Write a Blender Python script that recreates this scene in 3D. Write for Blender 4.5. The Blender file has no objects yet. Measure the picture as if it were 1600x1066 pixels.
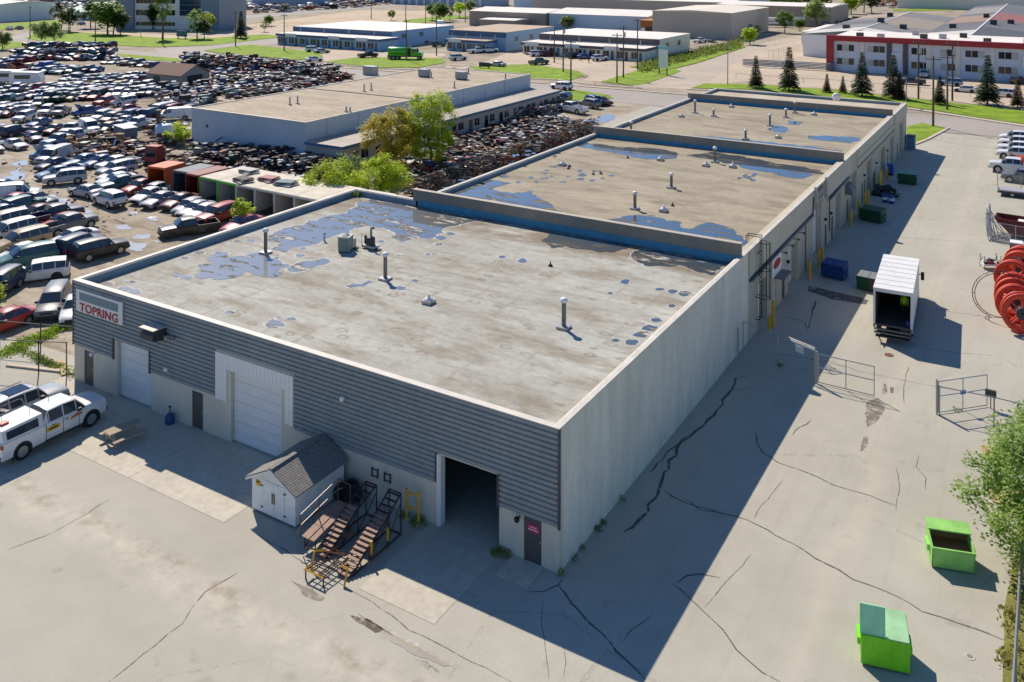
import bpy, math, random
from mathutils import Vector, Matrix
random.seed(7)
SC = bpy.context.scene
COL = SC.collection
R = math.radians

# ------------------------------------------------------------------ camera, sky, sun, exposure
CAM = (18.6205, -34.8142, 26.989); YAW, PITCH, ROLL, FOC, CY = -0.54473, 0.00774, 0.00197, 1408.007, -51.345
cam_data = bpy.data.cameras.new('camera'); cam = bpy.data.objects.new('camera', cam_data); COL.objects.link(cam)
fw = Vector((math.sin(YAW)*math.cos(PITCH), math.cos(YAW)*math.cos(PITCH), -math.sin(PITCH)))
rt0 = Vector((math.cos(YAW), -math.sin(YAW), 0)); up0 = rt0.cross(fw)
rt = math.cos(ROLL)*rt0 + math.sin(ROLL)*up0; up = -math.sin(ROLL)*rt0 + math.cos(ROLL)*up0
m = Matrix((rt, up, -fw)).transposed().to_4x4(); m.translation = CAM
cam.matrix_world = m
cam_data.sensor_width = 36; cam_data.lens = FOC/1600*36; cam_data.shift_y = -(533-CY)/1600
cam_data.clip_start = 0.5; cam_data.clip_end = 4000
SC.camera = cam

world = bpy.data.worlds.new('World'); SC.world = world; world.use_nodes = True
wn = world.node_tree.nodes; wl = world.node_tree.links
sky = wn.new('ShaderNodeTexSky'); sky.sky_type = 'NISHITA'; sky.sun_disc = False
SUN_EL = R(44.5); SUN_TO = Vector((-0.836, 0.549, 0))      # horizontal direction towards the sun
sky.sun_elevation = SUN_EL; sky.sun_rotation = math.atan2(SUN_TO.x, SUN_TO.y)
sky.altitude = 700; sky.air_density = 1.1; sky.dust_density = 0.0; sky.ozone_density = 10.0
bg = wn['Background']; bg.inputs['Strength'].default_value = 0.105
wl.new(sky.outputs[0], bg.inputs['Color'])
sun_data = bpy.data.lights.new('sun', 'SUN'); sun_data.energy = 4.9; sun_data.angle = R(0.5); sun_data.color = (1.0, 0.885, 0.75)
sun = bpy.data.objects.new('sun', sun_data); COL.objects.link(sun)
sd = Vector((SUN_TO.x*math.cos(SUN_EL), SUN_TO.y*math.cos(SUN_EL), math.sin(SUN_EL)))
sun.rotation_euler = sd.to_track_quat('Z', 'Y').to_euler(); sun.location = (-40, 30, 60)
SC.view_settings.view_transform = 'Standard'; SC.view_settings.look = 'None'
SC.view_settings.exposure = 0.17; SC.view_settings.gamma = 1.0; SC.view_settings.use_curve_mapping = False

# ------------------------------------------------------------------ helpers
def at(u, v, z=0.0):
    """a point of the place at height z, surveyed from the photograph (1600 px wide)"""
    d = fw*FOC + rt*(u-800) + up*(CY-v); t = (z-CAM[2])/d.z
    p = Vector(CAM) + t*d; return (p.x, p.y, z)
def at2(u, v, z=0.0): return at(u, v, z)[:2]

def lin(c): return tuple(((x/255+0.055)/1.055)**2.4 if x > 10 else x/255/12.92 for x in c)
MATS = {}
def mat(name, rgb, rough=0.8, metal=0.0, var=0.0, scale=3.0, var2=0.0, scale2=0.4, bump=0.0, bscale=30.0, spec=0.5, stretch=None, tint=None):
    """principled material; rgb in sRGB 0-255; var = brightness mottling at scale, var2 = broad mottling, tint = second colour of the broad mottling"""
    if name in MATS: return MATS[name]
    M = bpy.data.materials.new(name); M.use_nodes = True; MATS[name] = M
    nt = M.node_tree; n = nt.nodes; l = nt.links; b = n['Principled BSDF']
    base = lin(rgb); b.inputs['Roughness'].default_value = rough; b.inputs['Metallic'].default_value = metal
    b.inputs['Specular IOR Level'].default_value = spec
    M.diffuse_color = (*base, 1)
    if not (var or var2 or bump): b.inputs['Base Color'].default_value = (*base, 1); return M
    tc = n.new('ShaderNodeTexCoord'); src = tc.outputs['Object']
    if stretch:
        mp = n.new('ShaderNodeMapping'); mp.inputs['Scale'].default_value = stretch; l.new(src, mp.inputs[0]); src = mp.outputs[0]
    col = None
    def noise(sc, det=5, rg=0.6):
        t = n.new('ShaderNodeTexNoise'); t.inputs['Scale'].default_value = sc; t.inputs['Detail'].default_value = det; t.inputs['Roughness'].default_value = rg
        l.new(src, t.inputs['Vector']); return t.outputs['Fac']
    def mulmix(colin, facsock, lo, hi, amount, tintc=None):
        rp = n.new('ShaderNodeValToRGB'); rp.color_ramp.elements[0].position = 0.32; rp.color_ramp.elements[1].position = 0.68
        l.new(facsock, rp.inputs[0])
        rp.color_ramp.elements[0].color = (*lo, 1); rp.color_ramp.elements[1].color = (*hi, 1)
        return rp.outputs[0]
    lo = tuple(x*(1-var2) for x in base); hi = tuple(min(1, x*(1+var2*0.7)) for x in base)
    if tint: lo = lin(tint)
    if var2 or tint: col = mulmix(None, noise(scale2, 4), lo, hi, 1)
    else:
        rgbn = n.new('ShaderNodeRGB'); rgbn.outputs[0].default_value = (*base, 1); col = rgbn.outputs[0]
    if var:
        g = mulmix(None, noise(scale), (1-var,)*3, (1+var*0.5,)*3, 1)
        mx = n.new('ShaderNodeMix'); mx.data_type = 'RGBA'; mx.blend_type = 'MULTIPLY'; mx.inputs[0].default_value = 1
        l.new(col, mx.inputs[6]); l.new(g, mx.inputs[7]); col = mx.outputs[2]
    l.new(col, b.inputs['Base Color'])
    if bump:
        bp = n.new('ShaderNodeBump'); bp.inputs['Strength'].default_value = min(1, bump); bp.inputs['Distance'].default_value = 0.02
        l.new(noise(bscale, 3), bp.inputs['Height']); l.new(bp.outputs[0], b.inputs['Normal'])
    return M

class MB:
    """collects shapes into one mesh"""
    def __init__(s): s.v = []; s.f = []; s.m = []
    def add(s, vs, fs, mi=0):
        o = len(s.v); s.v += [tuple(x) for x in vs]; s.f += [tuple(i+o for i in f) for f in fs]; s.m += [mi]*len(fs); return s
    def box(s, x0, x1, y0, y1, z0, z1, mi=0):
        v = [(x0,y0,z0),(x1,y0,z0),(x1,y1,z0),(x0,y1,z0),(x0,y0,z1),(x1,y0,z1),(x1,y1,z1),(x0,y1,z1)]
        return s.add(v, [(0,3,2,1),(4,5,6,7),(0,1,5,4),(1,2,6,5),(2,3,7,6),(3,0,4,7)], mi)
    def obox(s, c, ax, hx, hy, z0, z1, mi=0):
        """box turned by ax (radians) about z, centred at c"""
        ca, sa = math.cos(ax), math.sin(ax)
        P = [(c[0]+a*hx*ca-b*hy*sa, c[1]+a*hx*sa+b*hy*ca) for a, b in ((-1,-1),(1,-1),(1,1),(-1,1))]
        return s.add([(x,y,z0) for x,y in P]+[(x,y,z1) for x,y in P], [(0,3,2,1),(4,5,6,7),(0,1,5,4),(1,2,6,5),(2,3,7,6),(3,0,4,7)], mi)
    def quad(s, a, b, c, d, mi=0): return s.add([a,b,c,d], [(0,1,2,3)], mi)
    def poly(s, pts, mi=0): return s.add(pts, [tuple(range(len(pts)))], mi)
    def prism(s, pts, z0, z1, mi=0):
        n = len(pts); v = [(x,y,z0) for x,y in pts]+[(x,y,z1) for x,y in pts]
        return s.add(v, [tuple(reversed(range(n))), tuple(range(n,2*n))]+[(i,(i+1)%n,n+(i+1)%n,n+i) for i in range(n)], mi)
    def prismx(s, pts, x0, x1, mi=0):
        """outline (y,z) drawn out along x"""
        n = len(pts); v = [(x0,y,z) for y,z in pts]+[(x1,y,z) for y,z in pts]
        return s.add(v, [tuple(reversed(range(n))), tuple(range(n,2*n))]+[(i,(i+1)%n,n+(i+1)%n,n+i) for i in range(n)], mi)
    def prismy(s, pts, y0, y1, mi=0):
        n = len(pts); v = [(x,y0,z) for x,z in pts]+[(x,y1,z) for x,z in pts]
        return s.add(v, [tuple(range(n)), tuple(reversed(range(n,2*n)))]+[(i,n+i,n+(i+1)%n,(i+1)%n) for i in range(n)], mi)
    def cyl(s, p0, p1, r0, r1=None, n=8, cap=True, mi=0):
        r1 = r0 if r1 is None else r1
        a = Vector(p0); b = Vector(p1); d = (b-a)
        if d.length < 1e-6: return s
        d.normalize(); t = Vector((0,0,1)) if abs(d.z) < 0.9 else Vector((1,0,0))
        e = d.cross(t).normalized(); f = d.cross(e)
        v = []
        for c, r in ((a, r0), (b, r1)):
            for i in range(n):
                an = 2*math.pi*i/n; v.append(tuple(c+e*(r*math.cos(an))+f*(r*math.sin(an))))
        fs = [(i, n+i, n+(i+1)%n, (i+1)%n) for i in range(n)]
        if cap: fs += [tuple(range(n)), tuple(reversed(range(n, 2*n)))]
        return s.add(v, fs, mi)
    def bar(s, p0, p1, w, mi=0): return s.cyl(p0, p1, w*0.7071, n=4, mi=mi)
    def path(s, pts, r, n=6, mi=0):
        for a, b in zip(pts[:-1], pts[1:]): s.cyl(a, b, r, n=n, mi=mi)
        return s
    def lathe(s, prof, c=(0,0,0), n=12, axis='z', mi=0, ring=False):
        """profile (radius, height) turned about an axis through c"""
        v = []; k = len(prof)
        for r, h in prof:
            for i in range(n):
                a = 2*math.pi*i/n; x, y = r*math.cos(a), r*math.sin(a)
                if axis == 'z': v.append((c[0]+x, c[1]+y, c[2]+h))
                elif axis == 'y': v.append((c[0]+x, c[1]+h, c[2]+y))
                else: v.append((c[0]+h, c[1]+x, c[2]+y))
        fs = [(j*n+i, j*n+(i+1)%n, (j+1)*n+(i+1)%n, (j+1)*n+i) for j in range(k-1) for i in range(n)]
        if ring: fs += [((k-1)*n+i, (k-1)*n+(i+1)%n, (i+1)%n, i) for i in range(n)]
        else: fs += [tuple(reversed(range(n))), tuple(range((k-1)*n, k*n))]
        return s.add(v, fs, mi)
    def mesh(s, name, mats, smooth=False):
        me = bpy.data.meshes.new(name); me.from_pydata(s.v, [], s.f)
        for M in (mats if isinstance(mats, (list, tuple)) else [mats]): me.materials.append(M)
        if any(s.m): me.polygons.foreach_set('material_index', s.m)
        if smooth: me.polygons.foreach_set('use_smooth', [True]*len(s.f))
        me.update(); return me
    def build(s, name, mats, parent=None, loc=(0,0,0), rz=0.0, smooth=False):
        o = bpy.data.objects.new(name, s.mesh(name, mats, smooth)); COL.objects.link(o)
        o.location = loc; o.rotation_euler = (0,0,rz)
        if parent is not None: o.parent = parent
        return o
def mesh_obj(name, me, parent=None, loc=(0,0,0), rot=(0,0,0), scale=None):
    o = bpy.data.objects.new(name, me); COL.objects.link(o); o.location = loc; o.rotation_euler = rot
    if scale: o.scale = scale
    if parent is not None: o.parent = parent
    return o
def tag(o, label=None, cat=None, group=None, kind=None):
    if label: o['label'] = label
    if cat: o['category'] = cat
    if group: o['group'] = group
    if kind: o['kind'] = kind
    return o
def thing(name, label, cat, loc=(0,0,0), rz=0.0, group=None):
    o = bpy.data.objects.new(name, None); COL.objects.link(o); o.empty_display_size = 0.3
    o.location = loc; o.rotation_euler = (0,0,rz); return tag(o, label, cat, group)
def struct(o): o['kind'] = 'structure'; return o
def copy_tree(o, parent=None):
    kids = list(o.children); c = o.copy(); COL.objects.link(c)
    if parent is not None: c.parent = parent
    for k in kids: copy_tree(k, c)
    return c
def repaint(o, M):
    """give a copied part its own paint while it keeps sharing the mesh"""
    o.material_slots[0].link = 'OBJECT'; o.material_slots[0].material = M
def rough_poly(pts, jit, step, seed=0, closed=True):
    """breaks an outline into short wobbling steps"""
    rnd = random.Random(seed); out = []; n = len(pts)
    for i in range(n if closed else n-1):
        a = pts[i]; b = pts[(i+1) % n]; L = math.hypot(b[0]-a[0], b[1]-a[1]); k = max(1, int(L/step))
        for j in range(k):
            t = j/k; jj = jit if j else jit*0.5
            out.append((a[0]+(b[0]-a[0])*t+rnd.uniform(-jj, jj), a[1]+(b[1]-a[1])*t+rnd.uniform(-jj, jj)))
    if not closed: out.append(pts[-1])
    for f_ in ((0.55, 0.3) if closed else ()):          # finer wobble between the steps
        o2 = []; m_ = len(out)
        for i in range(m_):
            a = out[i]; b = out[(i+1) % m_]; d = min(jit*f_, 0.25*math.hypot(b[0]-a[0], b[1]-a[1])); o2 += [a, ((a[0]+b[0])/2+rnd.uniform(-d, d), (a[1]+b[1])/2+rnd.uniform(-d, d))]
        out = o2
    return out
from mathutils.geometry import tessellate_polygon
def sheet(name, pts, z, M, parent=None):
    """flat sheet over any outline"""
    tri = tessellate_polygon([[Vector((x, y, 0)) for x, y in pts]])
    v = [(x, y, z) for x, y in pts]; mb = MB(); fs = []
    for t in tri:
        a, b, c = (Vector(v[i]) for i in t)
        fs.append(tuple(t) if (b-a).cross(c-a).z > 0 else tuple(reversed(t)))
    mb.add(v, fs); return mb.build(name, M, parent)
def ribbon(name, pts, w, z, M, parent=None, seed=0, taper=True):
    """narrow strip lying on the ground along a line"""
    rnd = random.Random(seed); P = rough_poly(pts, w*0.9, max(0.5, w*4), seed, closed=False); n = len(P); v = []
    for i, p in enumerate(P):
        a = P[max(0, i-1)]; b = P[min(n-1, i+1)]; dx, dy = b[0]-a[0], b[1]-a[1]; L = math.hypot(dx, dy) or 1
        ww = w*rnd.uniform(0.6, 1.2)*0.5*(0.35 if taper and i in (0, n-1) else 1)
        v += [(p[0]-dy/L*ww, p[1]+dx/L*ww, z), (p[0]+dy/L*ww, p[1]-dx/L*ww, z)]
    mb = MB(); mb.add(v, [(2*i, 2*i+1, 2*i+3, 2*i+2) for i in range(n-1)]); return mb.build(name, M, parent)
# ------------------------------------------------------------------ ground materials
class NG:
    """small node-graph helper"""
    def __init__(s, name):
        s.M = bpy.data.materials.new(name); s.M.use_nodes = True; MATS[name] = s.M
        s.nt = s.M.node_tree; s.n = s.nt.nodes; s.l = s.nt.links; s.b = s.n['Principled BSDF']
        s.co = s.n.new('ShaderNodeTexCoord').outputs['Object']
    def noise(s, sc, det=5, rough=0.6, stretch=None, dist=0.0):
        src = s.co
        if stretch:
            mp = s.n.new('ShaderNodeMapping'); mp.inputs['Scale'].default_value = stretch; s.l.new(src, mp.inputs[0]); src = mp.outputs[0]
        t = s.n.new('ShaderNodeTexNoise'); t.inputs['Scale'].default_value = sc; t.inputs['Detail'].default_value = det
        t.inputs['Roughness'].default_value = rough; t.inputs['Distortion'].default_value = dist; s.l.new(src, t.inputs['Vector']); return t.outputs['Fac']
    def ramp(s, f, stops):
        r = s.n.new('ShaderNodeValToRGB'); e = r.color_ramp.elements
        while len(e) < len(stops): e.new(0.5)
        for i, (p, c) in enumerate(stops):
            e[i].position = p; e[i].color = (c, c, c, 1) if isinstance(c, (int, float)) else (*lin(c), 1)
        s.l.new(f, r.inputs[0]); return r.outputs[0]
    def mix(s, f, a, b, mode='MIX'):
        x = s.n.new('ShaderNodeMix'); x.data_type = 'RGBA'; x.blend_type = mode
        for sock, val in ((x.inputs[0], f), (x.inputs[6], a), (x.inputs[7], b)):
            if isinstance(val, (int, float)): sock.default_value = val
            elif isinstance(val, tuple): sock.default_value = (*lin(val), 1)
            else: s.l.new(val, sock)
        return x.outputs[2]
    def math(s, op, a, b=0.0, c=None):
        x = s.n.new('ShaderNodeMath'); x.operation = op
        for i, val in enumerate((a, b) if c is None else (a, b, c)):
            if isinstance(val, (int, float)): x.inputs[i].default_value = val
            else: s.l.new(val, x.inputs[i])
        return x.outputs[0]
    def xyz(s):
        x = s.n.new('ShaderNodeSeparateXYZ'); s.l.new(s.co, x.inputs[0]); return x.outputs
    def voronoi(s, sc, feat='F1', stretch=None, rnd=1.0):
        src = s.co
        if stretch:
            mp = s.n.new('ShaderNodeMapping'); mp.inputs['Scale'].default_value = stretch; s.l.new(src, mp.inputs[0]); src = mp.outputs[0]
        t = s.n.new('ShaderNodeTexVoronoi'); t.inputs['Scale'].default_value = sc; t.feature = feat; t.inputs['Randomness'].default_value = rnd
        s.l.new(src, t.inputs['Vector']); return t.outputs['Distance']
    def done(s, col, rough=0.85, bump=None, bs=0.3, dist=0.02, spec=0.4):
        s.l.new(col, s.b.inputs['Base Color'])
        if isinstance(rough, (int, float)): s.b.inputs['Roughness'].default_value = rough
        else: s.l.new(rough, s.b.inputs['Roughness'])
        s.b.inputs['Specular IOR Level'].default_value = spec
        if bump is not None:
            bp = s.n.new('ShaderNodeBump'); bp.inputs['Strength'].default_value = bs; bp.inputs['Distance'].default_value = dist
            s.l.new(bump, bp.inputs['Height']); s.l.new(bp.outputs[0], s.b.inputs['Normal'])
        return s.M

def lot_material():
    g = NG('lot_asphalt'); x, y, z = g.xyz()
    broad = g.ramp(g.noise(0.09, 4), [(0.3, (168, 165, 151)), (0.7, (182, 179, 165))])
    mid = g.ramp(g.noise(0.7, 6, 0.65), [(0.3, 0.94), (0.7, 1.03)]); fine = g.ramp(g.noise(14, 5, 0.75), [(0.3, 0.86), (0.7, 1.09)])
    c = g.mix(1.0, broad, mid, 'MULTIPLY'); c = g.mix(1.0, c, fine, 'MULTIPLY')
    # wheel-swept pale band down the drive
    wob = g.math('MULTIPLY', g.math('SUBTRACT', g.noise(0.12, 3), 0.5), 3.0)
    d = g.math('ABSOLUTE', g.math('SUBTRACT', g.math('ADD', x, wob), 10.2))
    band = g.ramp(d, [(0.0, 1.0), (1.0, 0.0)]); band = g.math('MULTIPLY', band, g.ramp(g.noise(0.8, 4), [(0.3, 0.2), (0.7, 1.0)]))
    c = g.mix(g.math('MULTIPLY', band, 0.35), c, (206, 194, 172))
    # pale silt along the drainage dip in front of the building
    wob2 = g.math('MULTIPLY', g.math('SUBTRACT', g.noise(0.25, 4), 0.5), 2.6)
    d2 = g.math('ABSOLUTE', g.math('SUBTRACT', g.math('ADD', y, wob2), -8.9))
    b2 = g.ramp(g.math('DIVIDE', d2, 1.6), [(0.0, 1.0), (1.0, 0.0)]); b2 = g.math('MULTIPLY', b2, g.ramp(g.noise(1.1, 5), [(0.35, 0.0), (0.65, 1.0)]))
    c = g.mix(g.math('MULTIPLY', b2, 0.5), c, (212, 203, 184))
    d3 = g.math('ABSOLUTE', g.math('SUBTRACT', g.math('ADD', y, wob2), -8.2))
    b3 = g.ramp(g.math('DIVIDE', d3, 0.8), [(0.0, 1.0), (1.0, 0.0)]); b3 = g.math('MULTIPLY', b3, g.ramp(g.noise(0.5, 5), [(0.5, 0.0), (0.62, 1.0)]))
    c = g.mix(g.math('MULTIPLY', b3, 0.55), c, (128, 108, 84))
    # hairline map cracking, grit and tyre scuffs
    v = g.voronoi(0.16, 'DISTANCE_TO_EDGE', None, 1.0); wv = g.math('ADD', v, g.math('MULTIPLY', g.math('SUBTRACT', g.noise(1.6, 4), 0.5), 0.10))
    hair = g.ramp(g.math('ABSOLUTE', wv), [(0.0, 1.0), (0.006, 0.0)]); hair = g.math('MULTIPLY', hair, g.ramp(g.noise(0.07, 3), [(0.48, 0.0), (0.6, 1.0)]))
    c = g.mix(g.math('MULTIPLY', hair, 0.45), c, (112, 104, 94))
    grit = g.ramp(g.noise(9.0, 2, 0.5), [(0.70, 0.0), (0.74, 1.0)]); c = g.mix(g.math('MULTIPLY', grit, 0.30), c, (120, 112, 100))
    tr_ = g.ramp(g.noise(0.9, 4, 0.55, (1.6, 0.12, 1)), [(0.54, 0.0), (0.62, 1.0)]); tr_ = g.math('MULTIPLY', tr_, g.ramp(g.math('SUBTRACT', x, 1.5), [(0.0, 0.0), (1.0, 1.0)]))
    c = g.mix(g.math('MULTIPLY', tr_, 0.10), c, (132, 124, 112))
    # oil and rubber marks
    oil = g.ramp(g.noise(0.55, 3, 0.5), [(0.66, 0.0), (0.74, 1.0)]); c = g.mix(g.math('MULTIPLY', oil, 0.25), c, (110, 100, 92))
    return g.done(c, 0.9, g.noise(60, 3), 0.25, 0.01)
M_LOT = lot_material()
def dirt_material():
    g = NG('yard_dirt')
    c = g.ramp(g.noise(0.12, 5, 0.6), [(0.3, (134, 122, 102)), (0.55, (174, 163, 142)), (0.8, (194, 186, 166))])
    c = g.mix(1.0, c, g.ramp(g.noise(1.3, 6, 0.7), [(0.3, 0.75), (0.7, 1.12)]), 'MULTIPLY')
    c = g.mix(1.0, c, g.ramp(g.noise(9, 4, 0.7), [(0.3, 0.84), (0.7, 1.08)]), 'MULTIPLY')
    tr = g.ramp(g.noise(0.5, 4, 0.6, (0.25, 1.6, 1)), [(0.52, 0.0), (0.6, 1.0)])
    c = g.mix(g.math('MULTIPLY', tr, 0.5), c, (122, 106, 86))
    return g.done(c, 0.92, g.noise(2.5, 6, 0.7), 0.6, 0.12)
M_DIRT = dirt_material()
def grass_material(name='lawn_grass', a=(96, 126, 4), b=(146, 174, 18)):
    g = NG(name)
    c = g.ramp(g.noise(0.35, 5), [(0.3, a), (0.7, b)])
    c = g.mix(1.0, c, g.ramp(g.noise(6, 5, 0.7), [(0.3, 0.72), (0.7, 1.15)]), 'MULTIPLY')
    yl = g.ramp(g.noise(0.12, 3), [(0.6, 0.0), (0.72, 1.0)]); c = g.mix(g.math('MULTIPLY', yl, 0.5), c, (150, 150, 50))
    return g.done(c, 0.9, g.noise(8, 5, 0.8), 0.8, 0.08)
M_GRASS = grass_material()
M_ROAD = mat('street_asphalt', (160, 153, 145), 0.85, var=0.10, scale=1.2, var2=0.10, scale2=0.06, bump=0.2, bscale=40)
M_CONC = mat('pale_concrete', (190, 184, 167), 0.85, var=0.14, scale=2.5, var2=0.10, scale2=0.25, bump=0.15, bscale=50)
M_KERB = mat('kerb_concrete', (198, 184, 164), 0.85, var=0.1, scale=3)
def soft_mat(name, rgb, lo=0.40, hi=0.56, sc=2.2, rough=0.8, strength=0.85):
    """stain that breaks up into the surface below it"""
    if name in MATS: return MATS[name]
    g = NG(name); n, l = g.n, g.l
    c = g.ramp(g.noise(3.0, 4), [(0.3, tuple(int(x*0.86) for x in rgb)), (0.7, rgb)]); l.new(c, g.b.inputs['Base Color']); g.b.inputs['Roughness'].default_value = rough
    t = n.new('ShaderNodeBsdfTransparent'); mx = n.new('ShaderNodeMixShader'); f = g.math('MULTIPLY', g.ramp(g.noise(sc, 6, 0.65), [(lo, 0.0), (hi, 1.0)]), strength)
    l.new(f, mx.inputs[0]); l.new(t.outputs[0], mx.inputs[1]); l.new(g.b.outputs[0], mx.inputs[2]); l.new(mx.outputs[0], n['Material Output'].inputs['Surface']); return g.M
M_TAR = soft_mat('crack_sealant', (92, 87, 81), 0.33, 0.50, 4.0, 0.75, 0.92); M_TAR2 = soft_mat('faint_crack', (116, 106, 94), 0.34, 0.54, 3.0, 0.85, 0.8)
M_DAMP = soft_mat('damp_stain', (128, 118, 104), 0.36, 0.60, 1.6, 0.7)

def water_material(name, wet, rough=0.04, refl=0.35, broken=False):
    g = NG(name); n, l = g.n, g.l
    c = g.ramp(g.noise(0.8, 4), [(0.3, wet), (0.7, tuple(min(255, int(x*1.15)) for x in wet))])
    l.new(c, g.b.inputs['Base Color']); g.b.inputs['Roughness'].default_value = 0.5
    gl = n.new('ShaderNodeBsdfGlossy'); gl.inputs['Roughness'].default_value = rough
    fr = n.new('ShaderNodeFresnel'); fr.inputs['IOR'].default_value = 1.5
    mx = n.new('ShaderNodeMixShader'); f = g.math('ADD', fr.outputs[0], refl); f = g.math('MINIMUM', f, 0.9)
    l.new(f, mx.inputs[0]); l.new(g.b.outputs[0], mx.inputs[1]); l.new(gl.outputs[0], mx.inputs[2])
    out = mx.outputs[0]
    if broken:      # shallow film: dry high spots of the roof show through, ringed by damp membrane
        nz = g.noise(0.95, 7, 0.66, (0.5, 1.6, 1)); damp = n.new('ShaderNodeBsdfDiffuse'); damp.inputs[0].default_value = (*lin((112, 106, 92)), 1)
        m1 = n.new('ShaderNodeMixShader'); l.new(g.ramp(nz, [(0.435, 0.0), (0.455, 1.0)]), m1.inputs[0]); l.new(damp.outputs[0], m1.inputs[1]); l.new(out, m1.inputs[2])
        tr = n.new('ShaderNodeBsdfTransparent'); m2 = n.new('ShaderNodeMixShader'); l.new(g.ramp(nz, [(0.38, 0.0), (0.435, 1.0)]), m2.inputs[0]); l.new(tr.outputs[0], m2.inputs[1]); l.new(m1.outputs[0], m2.inputs[2]); out = m2.outputs[0]
    l.new(out, n['Material Output'].inputs['Surface']); return g.M
M_WATER = water_material('standing_water_roof', (34, 50, 60), 0.05, 0.16, True)
M_MUDWATER = water_material('standing_water_mud', (150, 136, 112), 0.08, 0.25)

# ------------------------------------------------------------------ ground sheets
ground = struct(MB().quad((-2500,-600,-0.02),(2500,-600,-0.02),(2500,3500,-0.02),(-2500,3500,-0.02)).build('ground', M_DIRT))
lot = struct(sheet('parking_lot', [(-90,-70),(70,-70),(70,121),(-46,121),(-46,107),(-36.6,27),(-36.6,2.2),(-44,1.6),(-90,-4)], 0.0, M_LOT))
# cracks and sealed joints in the lot
def crack(pts, w, M=M_TAR, seed=0): return ribbon('crack', [at2(*p) for p in pts], w, 0.006, M, lot, seed)
crack([(975,833),(1012,800),(1034,752),(1047,720),(1066,692),(1102,664),(1130,625),(1150,592),(1166,588)], 0.17, seed=1)
crack([(1015,740),(1045,705),(1075,680)], 0.09, seed=21)
crack([(1035,765),(1070,786),(1110,797),(1150,807),(1200,828),(1290,880),(1332,905),(1400,932),(1440,955),(1500,975),(1572,1002)], 0.08, seed=2)
crack([(1070,780),(1095,797),(1120,801)], 0.10, seed=22)
crack([(873,915),(905,955),(940,990),(975,1030),(1008,1062)], 0.10, seed=3)
crack([(820,925),(850,924),(873,915),(880,905)], 0.09, seed=4)
crack([(1180,675),(1182,692),(1192,707),(1214,722),(1260,738),(1300,757),(1345,770),(1400,790)], 0.07, seed=5)
crack([(1048,912),(1062,920),(1078,935),(1098,955),(1130,985),(1150,1015),(1190,1050),(1220,1066)], 0.06, seed=6)
crack([(1056,912),(1072,899),(1095,897),(1125,903)], 0.08, seed=23)
crack([(1100,950),(1130,915),(1160,885),(1174,866)], 0.05, M_TAR2, 7)
crack([(1178,812),(1190,790),(1207,770),(1222,752)], 0.05, M_TAR2, 8)
crack([(1238,680),(1250,668),(1268,656)], 0.08, seed=9)
crack([(1436,712),(1431,730),(1447,747),(1446,765)], 0.05, M_TAR2, 10)
crack([(1400,732),(1406,760),(1400,798)], 0.05, M_TAR2, 11)
crack([(1420,573),(1413,600),(1413,630)], 0.06, M_TAR2, 12)
crack([(10,860),(70,838),(120,812),(172,780)], 0.06, M_TAR2, 13)
crack([(372,895),(320,925),(300,950),(285,975),(240,1010),(170,1066)], 0.06, M_TAR2, 14)
crack([(400,833),(470,876),(520,905),(580,940),(640,985),(700,1014),(800,1066)], 0.05, M_TAR2, 15)
crack([(560,960),(600,985),(640,1010)], 0.06, M_TAR, 16)
crack([(1020,960),(985,985),(972,1005)], 0.05, M_TAR2, 17)
crack([(1225,495),(1258,503),(1262,515),(1275,470),(1270,488)], 0.09, seed=18)
crack([(1210,552),(1260,560),(1330,575)], 0.08, seed=19)
crack([(1260,560),(1300,565),(1340,580),(1430,598),(1475,607)], 0.05, M_TAR2, 20)
crack([(1440,545),(1500,552),(1560,556)], 0.05, M_TAR2, 24)
crack([(1440,480),(1500,490),(1560,497)], 0.07, M_TAR2, 25)
crack([(1330,360),(1420,372),(1540,380)], 0.05, M_TAR2, 26)
crack([(1390,335),(1470,345)], 0.06, M_TAR2, 27); crack([(1440,215),(1500,226),(1560,232)], 0.12, M_TAR2, 28)
crack([(1475,200),(1500,212),(1552,222)], 0.12, M_TAR2, 29); crack([(880,1005),(885,1035),(880,1060)], 0.05, M_TAR2, 30)
crack([(850,935),(846,960),(852,1010),(858,1060)], 0.045, M_TAR2, 31)
def patch(name, pts, M, z=0.006, jit=0.06, step=0.5, parent=lot, seed=0, raw=False):
    P = pts if raw else [at2(*p) for p in pts]; return sheet(name, rough_poly(P, jit, step, seed), z, M, parent)
patch('damp_patch', [(1356,628),(1372,622),(1384,634),(1378,650),(1364,662),(1354,668),(1352,640)], M_DAMP, seed=1)
patch('damp_patch', [(1380,600),(1385,600),(1385,615),(1379,616)], M_DAMP, seed=2); patch('damp_patch', [(1391,604),(1396,605),(1396,616),(1391,614)], M_DAMP, seed=3)
patch('damp_patch', [(1350,683),(1360,680),(1352,700),(1344,706)], M_DAMP, seed=4)
patch('damp_patch', [(1263,447),(1300,455),(1345,465),(1358,470),(1352,476),(1300,468),(1262,455)], soft_mat('tar_patch', (92, 88, 84), 0.34, 0.5, 1.2), seed=5)
patch('damp_patch', [(545,962),(575,966),(600,985),(585,990),(560,975)], soft_mat('dark_silt', (98, 84, 66), 0.40, 0.60, 2.0), seed=6, jit=0.12)
patch('damp_patch', [(455,906),(480,915),(510,935),(500,940),(470,925)], M_DAMP, seed=7, jit=0.12)
patch('damp_patch', [(648,1032),(668,1034),(690,1052),(672,1050)], M_DAMP, seed=8, jit=0.1)
patch('damp_patch', [(575,974),(600,978),(650,1002),(700,1030),(730,1046),(700,1042),(645,1016),(600,996)], soft_mat('pale_silt', (206, 202, 192), 0.38, 0.56, 2.4), 0.005, seed=9, jit=0.12)
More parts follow.
